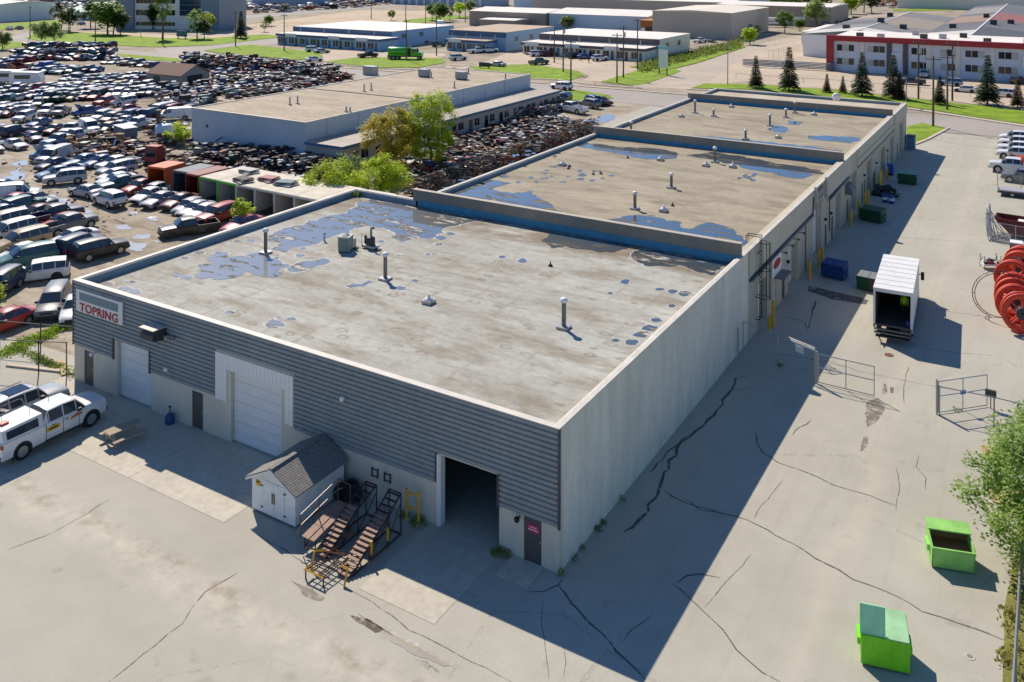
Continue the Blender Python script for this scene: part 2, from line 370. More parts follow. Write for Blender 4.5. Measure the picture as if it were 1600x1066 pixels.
patch('puddle', [(598,986),(625,997),(668,1020),(706,1040),(694,1042),(655,1026),(612,1004)], M_MUDWATER, 0.009, seed=10, jit=0.05, step=0.3)
# faded chalk marks by the corner
M_MARK = mat('chalk_mark', (196, 196, 190), 0.9, var=0.2)
for k, pts in enumerate([[(854,940),(868,946)],[(882,952),(897,958),(899,950)],[(977,845),(984,834)],[(920,918),(926,910)],[(752,900),(765,907)],[(750,905),(756,899)]]):
    ribbon('chalk_mark', [at2(*p) for p in pts], 0.10, 0.008, M_MARK, lot, k)
# concrete aprons
def apron(name, x0, x1, y0, y1, z=0.012): return MB().box(x0, x1, y0, y1, -0.05, z).build(name, M_CONC, lot)
ax0, ay0 = at2(191, 701)
apron('concrete_apron', -36.2, -31.4, -3.3, -0.02); apron('concrete_apron', -31.38, -22.6, -5.2, -0.02)
apron('concrete_apron', -22.58, -15.4, -5.2, -0.02); apron('concrete_apron', -6.9, -2.9, -5.3, 20.0); apron('concrete_apron', -2.35, -0.75, -1.5, -0.02, 0.05)
# yard puddles
for k, pts in enumerate([[(45,300),(75,296),(110,312),(113,318),(92,324),(60,312)],[(70,302),(95,308),(112,330),(95,333),(80,318)],[(92,328),(120,332),(140,340),(142,352),(128,358),(112,345)],
    [(126,324),(145,322),(148,332),(132,334)],[(182,352),(205,350),(204,358),(186,358)],[(208,367),(232,366),(230,373),(210,374)],[(195,377),(228,380),(222,393),(200,390)],
    [(15,270),(35,262),(36,275),(20,280)],[(20,255),(42,250),(44,258),(26,260)],[(195,330),(215,330),(215,336)],[(225,340),(245,338),(242,345)],[(240,376),(255,375),(252,381)],[(5,276),(30,273),(40,281),(10,284)]]):
    sheet('puddle', rough_poly([at2(*p) for p in pts], 0.45, 0.8, k), 0.0+0.0006*k-0.008, M_MUDWATER, ground)

# ------------------------------------------------------------------ roads, kerbs and lawns beyond
ROAD = struct(sheet('street', [(-700,119),(-176,117),(-100,121.5),(-60,122),(-30,121.9),(140,122.5),(140,138.5),(20,138.5),(-40,137),(-104,136),(-176,133),(-700,150)], 0.008, M_ROAD))
def lawn(pts, seed=0, z=None, raw=False, jit=0.12, M=None):
    P = pts if raw else [at2(*p) for p in pts]; P = rough_poly(P, jit, 3.0, seed)
    z = 0.08+0.003*seed if z is None else z
    mb = MB(); mb.prism(P, -0.01, z); return struct(mb.build('lawn', M or M_GRASS))
def kerb(pts, raw=False, w=0.22, h=0.15):
    P = pts if raw else [at2(*p) for p in pts]; mb = MB()
    for a, b in zip(P[:-1], P[1:]):
        L = math.hypot(b[0]-a[0], b[1]-a[1]); mb.obox(((a[0]+b[0])/2, (a[1]+b[1])/2), math.atan2(b[1]-a[1], b[0]-a[0]), L/2+w*0.4, w, -0.01, h)
    return struct(mb.build('kerb', M_KERB))
lawn([(1080,138),(1180,140),(1300,152),(1440,170),(1700,210),(1700,184),(1440,156),(1300,141),(1180,132),(1100,131)], 1)   # verge with the spruces
kerb([(1075,140),(1180,144),(1300,155),(1440,173),(1700,213)], w=0.5)
lawn([(1417,199),(1440,193),(1482,201),(1448,218),(1433,224),(1417,222)], 2, jit=0.05); kerb([(1482,201),(1448,219),(1430,226)])
lawn([(940,128),(1000,109),(1040,100),(1064,112),(1010,131),(985,134)], 3); lawn([(985,105),(1090,85),(1155,68),(1165,74),(1090,99),(1030,113)], 31)
lawn([(735,104),(830,101),(905,112),(912,119),(890,126),(815,123),(750,112)], 4)
lawn([(505,97),(560,90),(690,91),(697,98),(655,106),(590,106)], 5); lawn([(318,79),(390,70),(500,83),(505,90),(465,94),(400,88),(345,84)], 6)
lawn([(40,60),(60,50),(100,49),(260,60),(330,60),(415,54),(445,58),(330,71),(240,74),(150,70),(70,66)], 7); lawn([(182,84),(280,92),(282,97),(200,93)], 8)
lawn([(460,62),(500,57),(515,60),(470,68)], 10); lawn([(875,152),(890,140),(950,149),(958,154),(905,158),(880,162)], 11)
lawn([(0,38),(95,31),(100,38),(0,48)], 12); lawn([(630,32),(700,24),(740,26),(650,38)], 13); lawn([(0,66),(34,66),(46,73),(0,78)], 14)
lawn([(1395,15),(1700,8),(1700,12),(1395,18)], 16)
kerb([(-176,134.0),(-104,137.2),(-40,138.2)], True, 0.5, 0.1); kerb([(1000,138),(930,133),(870,125),(800,122),(720,112),(590,107),(500,98),(400,90),(340,85)], w=0.35, h=0.12)
# paved forecourts
for k, pts in enumerate([[(895,108),(1040,98),(1010,108),(945,128),(910,126),(920,118)],[(690,108),(745,102),(800,80),(880,95),(900,110),(820,100),(735,104),(720,110),(700,102)],[(440,90),(510,78),(700,84),(690,91),(560,90),(505,97)],
    [(840,100),(900,90),(1030,96),(1040,99),(900,109)],[(985,134),(1064,112),(1165,74),(1280,50),(1330,60),(1330,110),(1190,125),(1100,134),(1075,140)],[(1150,120),(1330,108),(1700,138),(1700,182),(1440,154),(1300,139),(1180,131)],
    [(300,55),(440,40),(460,55),(350,62)],[(95,48),(260,54),(330,60),(260,62),(100,49)]]):
    struct(sheet('forecourt', rough_poly([at2(*p) for p in pts], 0.3, 4, k), 0.002+0.0007*k, mat('forecourt_gravel', (188, 172, 150), 0.9, var=0.12, scale=0.8, var2=0.12, scale2=0.06)))
struct(sheet('side_road', [at2(*p) for p in [(0,58),(60,50),(75,58),(40,66),(120,76),(60,84),(0,72)]], 0.012, M_ROAD))
struct(sheet('side_road', [at2(*p) for p in [(330,71),(450,57),(560,48),(600,52),(500,60),(420,70),(318,80),(345,86),(250,86),(240,76)]], 0.013, M_ROAD))
struct(sheet('side_road', [at2(*p) for p in [(1020,112),(1170,72),(1285,47),(1340,36),(1350,40),(1290,54),(1180,80),(1130,110),(1100,134),(985,134)]], 0.014, mat('gravel_lane', (180, 168, 150), 0.9, var=0.15, scale=1, var2=0.12, scale2=0.1)))
struct(sheet('far_road', [at2(*p) for p in [(360,26),(700,2),(720,2),(560,14),(400,28),(330,36)]], 0.012, mat('far_road_asphalt', (150, 148, 146), 0.85, var2=0.1, scale2=0.05)))
struct(sheet('far_field', [at2(*p) for p in [(380,40),(560,16),(720,18),(640,40),(520,44),(440,50)]], 0.004, mat('bare_earth', (190, 170, 142), 0.9, var=0.15, scale=0.3, var2=0.15, scale2=0.03)))
# ------------------------------------------------------------------ the main warehouse
W, Y1, Y2, Y3, YE, HT, RZ = 35.28, 27.1, 62.1, 94.2, 106.1, 6.4, 5.92
XL = 28.3
M_WALL = mat('precast_wall', (208, 200, 182), 0.85, var=0.08, scale=2.2, var2=0.10, scale2=0.35, bump=0.35, bscale=9, stretch=(1, 1, 0.25))
def rib_material():
    g = NG('ribbed_precast'); x, y, z = g.xyz()
    c = g.ramp(g.noise(0.35, 5, 0.6, (1, 1, 0.5)), [(0.3, (218, 213, 196)), (0.7, (234, 230, 214))])
    st = g.ramp(g.noise(1.0, 5, 0.65, (1, 1, 0.18)), [(0.35, 0.86), (0.65, 1.03)]); c = g.mix(1.0, c, st, 'MULTIPLY')
    fine = g.ramp(g.noise(6, 4, 0.7, (1, 1, 0.5)), [(0.3, 0.9), (0.7, 1.05)]); c = g.mix(1.0, c, fine, 'MULTIPLY')
    rb = g.math('SINE', g.math('MULTIPLY', g.math('ADD', x, y), 31.4))
    return g.done(c, 0.88, g.math('ADD', rb, g.math('MULTIPLY', g.noise(12, 4), 1.5)), 0.5, 0.02)
M_RIB = rib_material()
M_FASCIA = mat('fascia_panel', (198, 189, 168), 0.8, var=0.06, scale=1.5, var2=0.06, scale2=0.2)
M_SIDING = mat('slate_siding', (142, 148, 148), 0.55, var=0.10, scale=3, var2=0.10, scale2=0.3, spec=0.4)
M_CAP = mat('white_flashing', (204, 199, 187), 0.55, var=0.14, scale=1.1, var2=0.10, scale2=0.3)
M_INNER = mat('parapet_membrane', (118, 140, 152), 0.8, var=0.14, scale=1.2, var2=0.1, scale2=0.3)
M_WDOOR = mat('white_door_panel', (226, 226, 224), 0.5, var=0.05, scale=2)
M_GDOOR = mat('brown_steel_door', (88, 80, 76), 0.6, var=0.1, scale=3)
M_BLACK = mat('black_metal', (26, 26, 28), 0.5)
M_DGREY = mat('dark_grey_metal', (62, 62, 64), 0.55, var=0.1)
M_LGREY = mat('galvanised_metal', (168, 170, 172), 0.4, 0.6, var=0.1, scale=6)
M_WHITE = mat('white_paint', (232, 230, 226), 0.5, var=0.04)
M_YELLOW = mat('yellow_paint', (222, 168, 30), 0.55, var=0.14, scale=5)
M_RED = mat('red_letters', (168, 34, 30), 0.6)
def roof_material(name, a, b, stain, spots):
    g = NG(name)
    c = g.ramp(g.noise(0.22, 5, 0.6, (0.5, 1, 1)), [(0.32, a), (0.68, b)])
    st = g.ramp(g.noise(0.35, 6, 0.7, (0.45, 1.2, 1)), [(0.47, 0.0), (0.64, 1.0)]); c = g.mix(g.math('MULTIPLY', st, 0.8), c, stain)
    c = g.mix(1.0, c, g.ramp(g.noise(2.4, 7, 0.75, (0.6, 1, 1)), [(0.3, 0.76), (0.7, 1.10)]), 'MULTIPLY')
    c = g.mix(1.0, c, g.ramp(g.noise(16, 5, 0.8), [(0.3, 0.84), (0.7, 1.10)]), 'MULTIPLY')
    if spots:
        x, y, z = g.xyz()          # joints of the insulation boards telegraph through as dirt lines
        wx = g.math('ADD', x, g.math('MULTIPLY', g.noise(0.8, 3), 0.5)); wy = g.math('ADD', y, g.math('MULTIPLY', g.noise(0.7, 3), 0.4))
        fx = g.math('ABSOLUTE', g.math('SUBTRACT', g.math('FRACT', g.math('DIVIDE', wx, 2.44)), 0.5)); fy = g.math('ABSOLUTE', g.math('SUBTRACT', g.math('FRACT', g.math('DIVIDE', wy, 1.22)), 0.5))
        ln_ = g.math('MAXIMUM', g.ramp(fx, [(0.42, 0.0), (0.5, 1.0)]), g.ramp(fy, [(0.36, 0.0), (0.5, 1.0)]))
        c = g.mix(g.math('MULTIPLY', g.math('MULTIPLY', ln_, g.ramp(g.noise(0.3, 5, 0.65), [(0.42, 0.0), (0.62, 1.0)])), 0.55), c, (132, 120, 100))
        edge = g.math('MULTIPLY', g.ramp(g.math('SUBTRACT', y, 22.6), [(0.0, 0.0), (1.0, 1.0)]), g.ramp(g.noise(0.5, 5, 0.65, (0.5, 1.2, 1)), [(0.36, 0.0), (0.52, 1.0)]))
        c = g.mix(g.math('MULTIPLY', edge, 0.75), c, (112, 94, 68))
        v = g.voronoi(0.85, 'F1', (0.75, 1.3, 0.01), 0.75)
        ring = g.ramp(g.math('ADD', v, g.math('MULTIPLY', g.noise(2.5, 4), 0.28)), [(0.24, 0.0), (0.32, 1.0), (0.37, 1.0), (0.46, 0.0)])
        msk = g.ramp(g.noise(0.16, 4, 0.6), [(0.40, 0.0), (0.54, 1.0)])
        c = g.mix(g.math('MULTIPLY', g.math('MULTIPLY', ring, msk), 0.55), c, (122, 104, 84))
    return g.done(c, 0.85, g.noise(40, 3), 0.2, 0.01)
M_ROOF1 = roof_material('membrane_roof', (164, 164, 154), (186, 187, 178), (140, 130, 110), True)
M_ROOF2 = roof_material('gravel_roof', (156, 146, 124), (174, 164, 141), (130, 119, 99), False)
M_ROOF3 = roof_material('pale_gravel_roof', (186, 174, 152), (206, 196, 176), (166, 150, 128), False)

wh = thing('warehouse', 'long grey warehouse with flat puddled roof and dark slate siding across its front', 'warehouse')
def grid_wall(cuts_a, cuts_z, openings, plane, t0, t1):
    """wall made of blocks between the openings; plane 'x' runs along x, 'y' along y"""
    mb = MB(); A = sorted(set(cuts_a)); Z = sorted(set(cuts_z))
    for a0, a1 in zip(A[:-1], A[1:]):
        run = None
        for z0, z1 in zip(Z[:-1], Z[1:]):
            hole = any(o[0] < (a0+a1)/2 < o[1] and o[2] < (z0+z1)/2 < o[3] for o in openings)
            if hole:
                if run: emit(mb, plane, a0, a1, run, t0, t1)
                run = None
            else: run = (run[0], z1) if run else (z0, z1)
        if run: emit(mb, plane, a0, a1, run, t0, t1)
    return mb
def emit(mb, plane, a0, a1, run, t0, t1):
    if plane == 'x': mb.box(a0, a1, t0, t1, run[0], run[1])
    else: mb.box(t0, t1, a0, a1, run[0], run[1])
# front wall with its openings (x0, x1, z0, z1)
FO = [(-30.9,-27.7,0,3.58),(-20.8,-16.87,0,4.0),(-6.45,-3.1,0,3.42),(-34.25,-33.3,0,2.15),(-24.05,-23.1,0,2.12),(-1.8,-0.88,0,2.1)]
ca = [-W, 0]+[c for o in FO for c in o[:2]]; cz = [0, HT]+[o[3] for o in FO]
grid_wall(ca, cz, FO, 'x', 0.0, 0.35).build('front_wall', M_WALL, wh)
# long right wall (openings y0, y1, z0, z1)
OD = [(30.7,33.2,3.3),(39.4,42.5,3.5),(48.1,51.4,4.95),(57.1,60.1,3.75),(65.7,68.4,4.25),(74.6,77.6,3.8),(84.2,87.2,3.6),(91.4,94.2,3.7),(99.6,102.6,4.2)]
MD = [(34.8,35.7),(37.4,38.3),(52.8,53.6),(55.6,56.5),(63.0,63.9),(71.4,72.3),(72.9,73.8),(80.6,81.5),(89.0,89.9),(97.2,98.1)]
RO = [(a,b,0,h) for a,b,h in OD]+[(a,b,0,2.1) for a,b in MD]
cz = [0, HT]+[o[3] for o in RO]
MB().box(-0.35, 0.0, 0.35, 28.2, 0, HT).build('side_wall', M_RIB, wh)
ca = [28.201, YE]+[c for o in RO for c in o[:2]]
grid_wall(ca, cz, RO, 'y', -0.62, -0.004).build('side_wall', mat('tan_block_wall', (192, 182, 160), 0.88, var=0.10, scale=1.6, var2=0.08, scale2=0.25, bump=0.4, bscale=7, stretch=(1, 1, 0.3)), wh)
MB().box(-W, -W+0.35, 0.35, Y1, 0, HT).box(-W+0.35, -XL+0.35, Y1-0.35, Y1, 0, HT).box(-XL, -XL+0.35, Y1, YE, 0, HT).box(-XL+0.35, -0.35, YE-0.35, YE, 0, HT).build('rear_wall', M_WALL, wh)
# inner faces of the parapets
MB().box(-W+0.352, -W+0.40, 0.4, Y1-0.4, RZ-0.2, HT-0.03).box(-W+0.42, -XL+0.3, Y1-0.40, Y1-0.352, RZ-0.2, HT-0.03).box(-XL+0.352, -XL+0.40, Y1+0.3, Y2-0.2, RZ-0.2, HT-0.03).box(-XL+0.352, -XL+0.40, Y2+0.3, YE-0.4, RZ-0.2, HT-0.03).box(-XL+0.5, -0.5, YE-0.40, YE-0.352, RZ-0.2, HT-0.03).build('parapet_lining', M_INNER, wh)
# white metal cap round the parapet
cp = MB()
cp.box(-W-0.06, 0.06, -0.10, 0.27, HT, HT+0.05).box(-W-0.06, -W+0.27, 0.27, Y1+0.06, HT, HT+0.06).box(-W+0.27, -XL+0.1, Y1-0.27, Y1+0.06, HT, HT+0.06)
cp.box(-XL-0.06, -XL+0.27, Y1+0.12, YE+0.06, HT+0.01, HT+0.07).box(-0.22, 0.06, 0.27, YE+0.06, HT, HT+0.05).box(-XL+0.27, -0.22, YE-0.27, YE+0.06, HT, HT+0.06)
cp.build('parapet_cap', M_CAP, wh)
# roof decks
roof1 = MB().box(-W+0.3, -0.3, 0.3, Y1, RZ-0.25, RZ).build('roof', M_ROOF1, wh)
roof2 = MB().box(-XL+0.3, -0.3, Y1+0.01, Y2, RZ-0.25, RZ+0.12).build('roof', M_ROOF2, wh)
roof3 = MB().box(-XL+0.3, -0.3, Y2+0.01, Y3, RZ-0.25, RZ+0.12).build('roof', M_ROOF2, wh)
roof4 = MB().box(-XL+0.3, -0.3, Y3+0.01, YE-0.2, RZ-0.25, RZ+0.12).build('roof', M_ROOF3, wh)
tag(roof1, 'pale membrane roof with rain puddles'); tag(roof2, 'tan gravel roof with puddles'); tag(roof3, 'tan gravel roof'); tag(roof4, 'pale cream roof')
# fire walls standing across the roof
for y, h in ((Y1, 7.3), (Y2, 7.25), (Y3, 7.15)):
    d = MB().box(-XL-0.25, -0.10, y-0.36, y, RZ-0.2, h).build('fire_wall', mat('firewall_concrete', (140, 134, 122), 0.85, var=0.12, scale=1.5, var2=0.12, scale2=0.3, stretch=(1,1,0.3)), wh)
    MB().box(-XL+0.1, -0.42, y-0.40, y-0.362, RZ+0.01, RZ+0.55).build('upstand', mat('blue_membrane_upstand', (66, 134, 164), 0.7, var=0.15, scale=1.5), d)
    MB().box(-XL-0.30, -0.06, y-0.40, y+0.04, h, h+0.05).build('cap', mat('firewall_cap', (178, 170, 154), 0.7, var=0.1), d)
# slate siding: each board its own piece, bent like pressed metal
SB = [(-W-0.06,-31.25,2.3),(-31.25,-27.75,3.58),(-27.75,-22.04,2.22),(-22.04,-15.93,4.87),(-15.93,-6.62,2.13),(-6.62,-3.12,3.45),(-3.12,0.06,2.0)]
pitch_b = 0.243; top = HT-0.02; k = 0; boards = []
z1 = top
while z1 > 2.0:
    z0 = z1-pitch_b; run = None
    for a, b, zb in SB+[(99, 99, 99)]:
        ok = z0 >= zb-0.13 and zb < 90
        if ok: run = (run[0], b) if run else (a, b)
        elif run:
            boards.append((run[0], run[1], z0, z1)); run = None
    z1 = z0
for a, b, z0, z1 in boards:
    pr = [(0.0, z0+0.002), (-0.004, z0+0.062), (-0.078, z0+0.088), (-0.075, z1-0.028), (-0.045, z1-0.004), (0.0, z1-0.004)]
    MB().prismx([(y, z) for y, z in pr], a, b).build('siding_board', M_SIDING, wh)
M_STRIM = mat('siding_trim', (72, 72, 76), 0.6)
MB().box(-0.02, 0.085, -0.10, 0.0, 1.98, HT).build('corner_trim', M_STRIM, wh); MB().box(-W-0.085, -W, -0.10, 0.0, 2.28, HT).build('corner_trim', M_STRIM, wh)
for x, zb, zt in ((-31.25, 2.25, 3.58), (-27.75, 2.2, 3.58), (-6.62, 2.12, 3.45), (-3.12, 1.98, 3.45)): MB().box(x-0.06, x+0.06, -0.095, 0, zb, zt).build('jamb_trim', M_STRIM, wh)
# white cladding round the second overhead door
for i in range(20):
    wp = MB()
    a = -22.0+i*6.03/20; b = a+6.03/20-0.012
    if b < -20.85 or a > -16.85: wp.box(a, b, -0.07, -0.001, 2.2, 4.85)
    else: wp.box(a, b, -0.07, -0.001, 4.02, 4.85)
    wp.build('cladding_strip', M_WHITE, wh)
def overhead_door(a0, a1, h, plane, depth, n, M=M_WDOOR, z0=0.02):
    """sectional door set back in its opening, one piece for each section"""
    d = MB(); w = 0.06
    if plane == 'x': d.box(a0, a1, depth+0.05, depth+0.09, z0, h)
    else: d.box(-depth-0.09, -depth-0.05, a0, a1, z0, h)
    o = d.build('overhead_door', M_LGREY, wh); s = (h-z0)/n
    for i in range(n):
        p = MB(); za, zb = z0+i*s+0.008, z0+(i+1)*s-0.008
        if plane == 'x': p.box(a0+0.02, a1-0.02, depth, depth+0.05, za, zb)
        else: p.box(-depth-0.05, -depth, a0+0.02, a1-0.02, za, zb)
        p.build('door_section', M, o)
    return o
overhead_door(-30.9, -27.7, 3.58, 'x', 0.22, 6); overhead_door(-20.8, -16.87, 4.0, 'x', 0.22, 7)
for a, b, h in OD: overhead_door(a, b, h, 'y', 0.50, 6)
def man_door(c, plane, M=M_GDOOR, h=2.1, w=0.95):
    mb = MB(); mb.box(-w/2, w/2, 0.06, 0.11, 0.03, h)
    rz = 0 if plane == 'x' else math.pi/2
    o = mb.build('door', M, wh, (c, 0, 0) if plane == 'x' else (0, c, 0), rz)
    MB().box(w/2-0.12, w/2-0.06, 0.02, 0.06, 0.95, 1.1).build('door_handle', M_LGREY, o); return o
for x in (-33.78, -23.58): man_door(x, 'x')
d3 = man_door(-1.34, 'x')
sgn = MB().box(-0.28, 0.30, 0.045, 0.06, 1.35, 1.68).build('door_notice', mat('pink_notice', (206, 44, 104), 0.7), d3)
nt = MB()
for i in range(5): nt.box(-0.16+i*0.07, -0.11+i*0.07, 0.040, 0.0445, 1.56, 1.60)
for i in range(8): nt.box(-0.24+i*0.065, -0.19+i*0.065, 0.040, 0.0445, 1.44, 1.49)
nt.build('notice_lettering', M_WHITE, d3)
for i, (a, b) in enumerate(MD): man_door((a+b)/2, 'y', mat('white_steel_door', (196, 198, 200), 0.5) if i in (0, 7) else M_GDOOR, w=b-a)
MB().box(-6.56, -6.45, -0.09, 0.35, 0, 3.44).box(-6.45, -6.38, -0.02, 0.35, 0, 3.42).build('door_jamb', M_WHITE, wh)
# far right wall: fascia band, gutter, downpipes and conduit
fb = MB()
for a, b in ((28.4, 47.9), (51.6, 65.4), (68.7, 94.0)): fb.box(0.002, 0.07, a, b, 4.55, HT-0.02)
fb.box(0.002, 0.09, 95.0, YE, 4.9, HT-0.02).build('fascia', M_FASCIA, wh)
for a, b in ((28.7, 47.4), (54.0, 63.8)):
    g = MB(); g.cyl((0.16, a, 4.28), (0.16, b, 4.38), 0.11, n=10); g.cyl((0.0, a-0.15, 4.22), (0.16, a, 4.28), 0.11, n=10); g.build('conduit', mat('blue_grey_conduit', (84, 92, 100), 0.45, 0.3), wh, smooth=True)
gt = MB(); gt.cyl((0.10, 47.4, 4.35), (0.10, 47.7, 5.9), 0.08).cyl((0.10, 44.9, 0.1), (0.10, 44.9, 4.25), 0.04).cyl((0.10, 54.4, 1.2), (0.10, 54.4, 4.4), 0.05).cyl((0.1, 25.6, 0.2), (0.1, 25.6, 1.9), 0.03).build('downpipe', M_DGREY, wh)
for y0, y1 in ((68.9, 94.5),): MB().box(0.02, 0.14, y0, y1, 4.38, 4.5).box(0.02, 0.11, y0, y1, 5.25, 5.33).build('ledge', mat('shaded_ledge', (150, 142, 126), 0.8), wh)  # ledges in a duller tan than the fascia
for y in (36.9, 39.0, 40.9, 42.9): MB().cyl((0.0, y, 3.95), (0.45, y, 4.05), 0.03).box(0.35, 0.55, y-0.08, y+0.08, 3.92, 4.02).build('wall_lamp', M_DGREY, wh)
for y, z in ((38.9, 2.55), (52.7, 2.6), (55.1, 2.6), (62.4, 2.9), (72.6, 2.7), (80.4, 2.6), (88.6, 2.6)): MB().box(0.0, 0.22, y-0.12, y+0.12, z, z+0.2).build('wall_lamp', M_BLACK, wh)
# signs and awnings on the long wall
ws = MB().box(0.02, 0.10, 34.25, 36.85, 2.65, 4.12).build('wall_sign', M_WHITE, wh)
mo = MB(); P = [(35.55+1.05*math.cos(t*math.pi/8), 3.5+0.36*math.sin(t*math.pi/8)) for t in range(16)]
mo.prismx(P, 0.101, 0.112).build('red_oval', M_RED, ws)
MB().box(0.03, 0.12, 48.7, 51.7, 5.25, 6.15).build('wall_sign', mat('grey_sign', (96, 104, 108), 0.6), wh)
lt = MB()
for i in range(9): lt.box(0.121, 0.13, 48.95+i*0.3, 49.13+i*0.3, 5.5, 5.9)
lt.build('sign_lettering', mat('pale_letters', (150, 158, 160), 0.6), wh)
for y in (48.1, 52.4): MB().box(0.10, 0.34, y-0.14, y+0.14, 4.75, 6.75).box(0.36, 0.42, y-0.06, y+0.06, 4.2, 5.2).build('sign_bracket', mat('bracket_post', (190, 184, 172), 0.6), wh)
MB().box(0.0, 0.85, 35.0, 37.0, 2.45, 2.62).build('door_canopy', mat('canopy_metal', (120, 120, 118), 0.6), wh)
aw = MB(); aw.prismy([(0.0, 2.9), (0.0, 3.9), (0.35, 3.8), (0.7, 3.4), (0.8, 2.9)], 62.2, 64.2).build('door_awning', mat('grey_awning', (110, 116, 120), 0.7), wh)
# lettered sign on the front
sg = MB().box(-34.85, -30.18, -0.16, -0.085, 4.58, 5.98).build('shop_sign', mat('sign_white', (214, 214, 212), 0.5), wh)
MB().box(-34.5, -30.6, -0.172, -0.161, 5.32, 5.82).build('sign_band', mat('sign_grey_blue', (104, 128, 140), 0.5), sg)
cu = bpy.data.curves.new('sign_text', 'FONT'); cu.body = 'TOPRING'; cu.size = 0.86; cu.align_x = 'CENTER'; cu.extrude = 0.012; cu.offset = 0.016; cu.space_character = 1.03
to = bpy.data.objects.new('sign_lettering_source', cu); COL.objects.link(to)
bpy.context.view_layer.update()
me = bpy.data.meshes.new_from_object(to); COL.objects.unlink(to); bpy.data.objects.remove(to); me.materials.clear(); me.materials.append(M_RED)
xs = [v.co.x for v in me.vertices]; sc = 3.85/(max(xs)-min(xs))
lo = mesh_obj('sign_lettering', me, sg, (-32.52, -0.172, 4.66), (R(90), 0, 0), (sc, 0.84, 1))
# front fittings
vh = MB(); vh.prismx([(0.0, 4.55), (0.0, 5.35), (-0.7, 5.35), (-1.0, 5.05), (-1.0, 4.75)], -27.4, -26.2).build('vent_hood', M_DGREY, wh)
MB().box(-27.45, -26.15, -1.02, -0.1, 5.352, 5.40).build('hood_top', M_CAP, wh); MB().cyl((-25.6,-0.1,4.9),(-25.0,-0.35,4.9),0.05).box(-26.1,-25.8,-0.35,-0.08,4.7,4.95).build('wall_lamp', M_LGREY, wh)
for x, z in ((-12.35, 4.7), (-26.0, 2.95), (-33.1, 2.2), (-2.0, 1.9)):
    l = MB(); l.cyl((x, 0, z), (x, -0.28, z), 0.035); l.lathe([(0.05, 0), (0.12, 0.08), (0.13, 0.2), (0.05, 0.26)], (x, -0.28, z-0.14)); l.build('wall_lamp', M_WHITE if x != -2.0 else M_BLACK, wh, smooth=True)
for x in (-10.4, -9.6):
    b = MB()
    for dx, z0, z1 in ((-0.2, 1.15, 1.62), (0.17, 1.15, 1.62)): b.box(x+dx, x+dx+0.04, -0.08, 0, z0, z1)
    b.box(x-0.16, x+0.17, -0.07, -0.01, 1.2, 1.23).box(x-0.16, x+0.17, -0.07, -0.01, 1.54, 1.57).build('wall_bracket', M_DGREY, wh)
# caged roof ladder
ld = MB()
for dx in (-0.22, 0.22): ld.cyl((0.32, 30.3+dx, 1.0), (0.32, 30.3+dx, 7.0), 0.03, n=6)
z = 1.15
while z < 6.9: ld.cyl((0.32, 30.08, z), (0.32, 30.52, z), 0.018, n=5); z += 0.32
for z in (1.0, 2.6, 4.2, 5.8): ld.box(0.0, 0.32, 30.02, 30.06, z, z+0.05).box(0.0, 0.32, 30.54, 30.58, z, z+0.05)
for dx in (-0.24, 0.24): ld.path([(0.32,30.3+dx,7.0),(-0.7,30.3+dx,7.0),(-0.7,30.3+dx,6.45)], 0.03)
ld.build('roof_ladder', M_BLACK, wh)
cg = MB()
for z in (2.6, 4.6, 6.6):
    cg.path([(0.32+0.72*math.sin(a), 30.3-0.42*math.cos(a), z) for a in [i*math.pi/8 for i in range(9)]], 0.028, 5)
for i in range(1, 8): a = i*math.pi/8; cg.cyl((0.32+0.72*math.sin(a), 30.3-0.42*math.cos(a), 2.6), (0.32+0.72*math.sin(a), 30.3-0.42*math.cos(a), 6.6), 0.018, n=5)
cg.build('ladder_cage', M_BLACK, wh)

# ------------------------------------------------------------------ puddles on the roofs
M_RING = soft_mat('mineral_ring', (212, 211, 205), 0.36, 0.5, 1.8, 0.85, 0.8)
def expand(P, d):
    n = len(P); area = sum(P[i][0]*P[(i+1)%n][1]-P[(i+1)%n][0]*P[i][1] for i in range(n)); s = 1 if area > 0 else -1; out = []
    for i in range(n):
        a, b = P[i-1], P[(i+1) % n]; dx, dy = b[0]-a[0], b[1]-a[1]; L = math.hypot(dx, dy) or 1; out.append((P[i][0]+s*dy/L*d, P[i][1]-s*dx/L*d))
    return out
PZ = [0]
def puddle(pts, z, parent, seed=0, ring=0.22, jit=0.2, step=0.55, raw=False):
    P = pts if raw else [at2(u, v, z) for u, v in pts]; P = rough_poly(P, jit, step, seed); PZ[0] += 1; e = (PZ[0] % 9)*0.0006
    if ring: sheet('tide_mark', expand(P, ring*0.7), z+0.004+e, M_RING, parent)
    sheet('puddle', P, z+0.012+e, M_WATER, parent)
def blob(u, v, ru, rv, z, parent, seed, ring=0.16, n=11):
    rnd = random.Random(seed); puddle([(u+ru*math.cos(t*2*math.pi/n)*rnd.uniform(0.75,1.2), v+rv*math.sin(t*2*math.pi/n)*rnd.uniform(0.75,1.2)) for t in range(n)], z, parent, seed, ring, 0.06, 0.5)
z6 = lambda x, y: (400+x/3.9475, 270+y/3.9475)
z5 = lambda x, y: (x/3.9475, 270+y/3.9475)
z7 = lambda x, y: (800+x/3.9475, 270+y/3.9475)
z3 = lambda x, y: (800+x/3.9475, y/3.9475)
puddle([z6(*p) for p in [(700,165),(620,185),(600,225),(470,265),(330,300),(230,335),(110,378),(60,405),(90,428),(170,432),(90,470),(170,492),(280,455),(380,432),(440,405),(560,372),(600,342),(700,328),(800,346),(850,372),(1010,402),(1100,402),(1150,350),(1270,312),(1420,300),(1250,262),(1100,240),(950,212),(850,188)]], RZ, roof1, 1, 0.25, 0.35, 0.7)
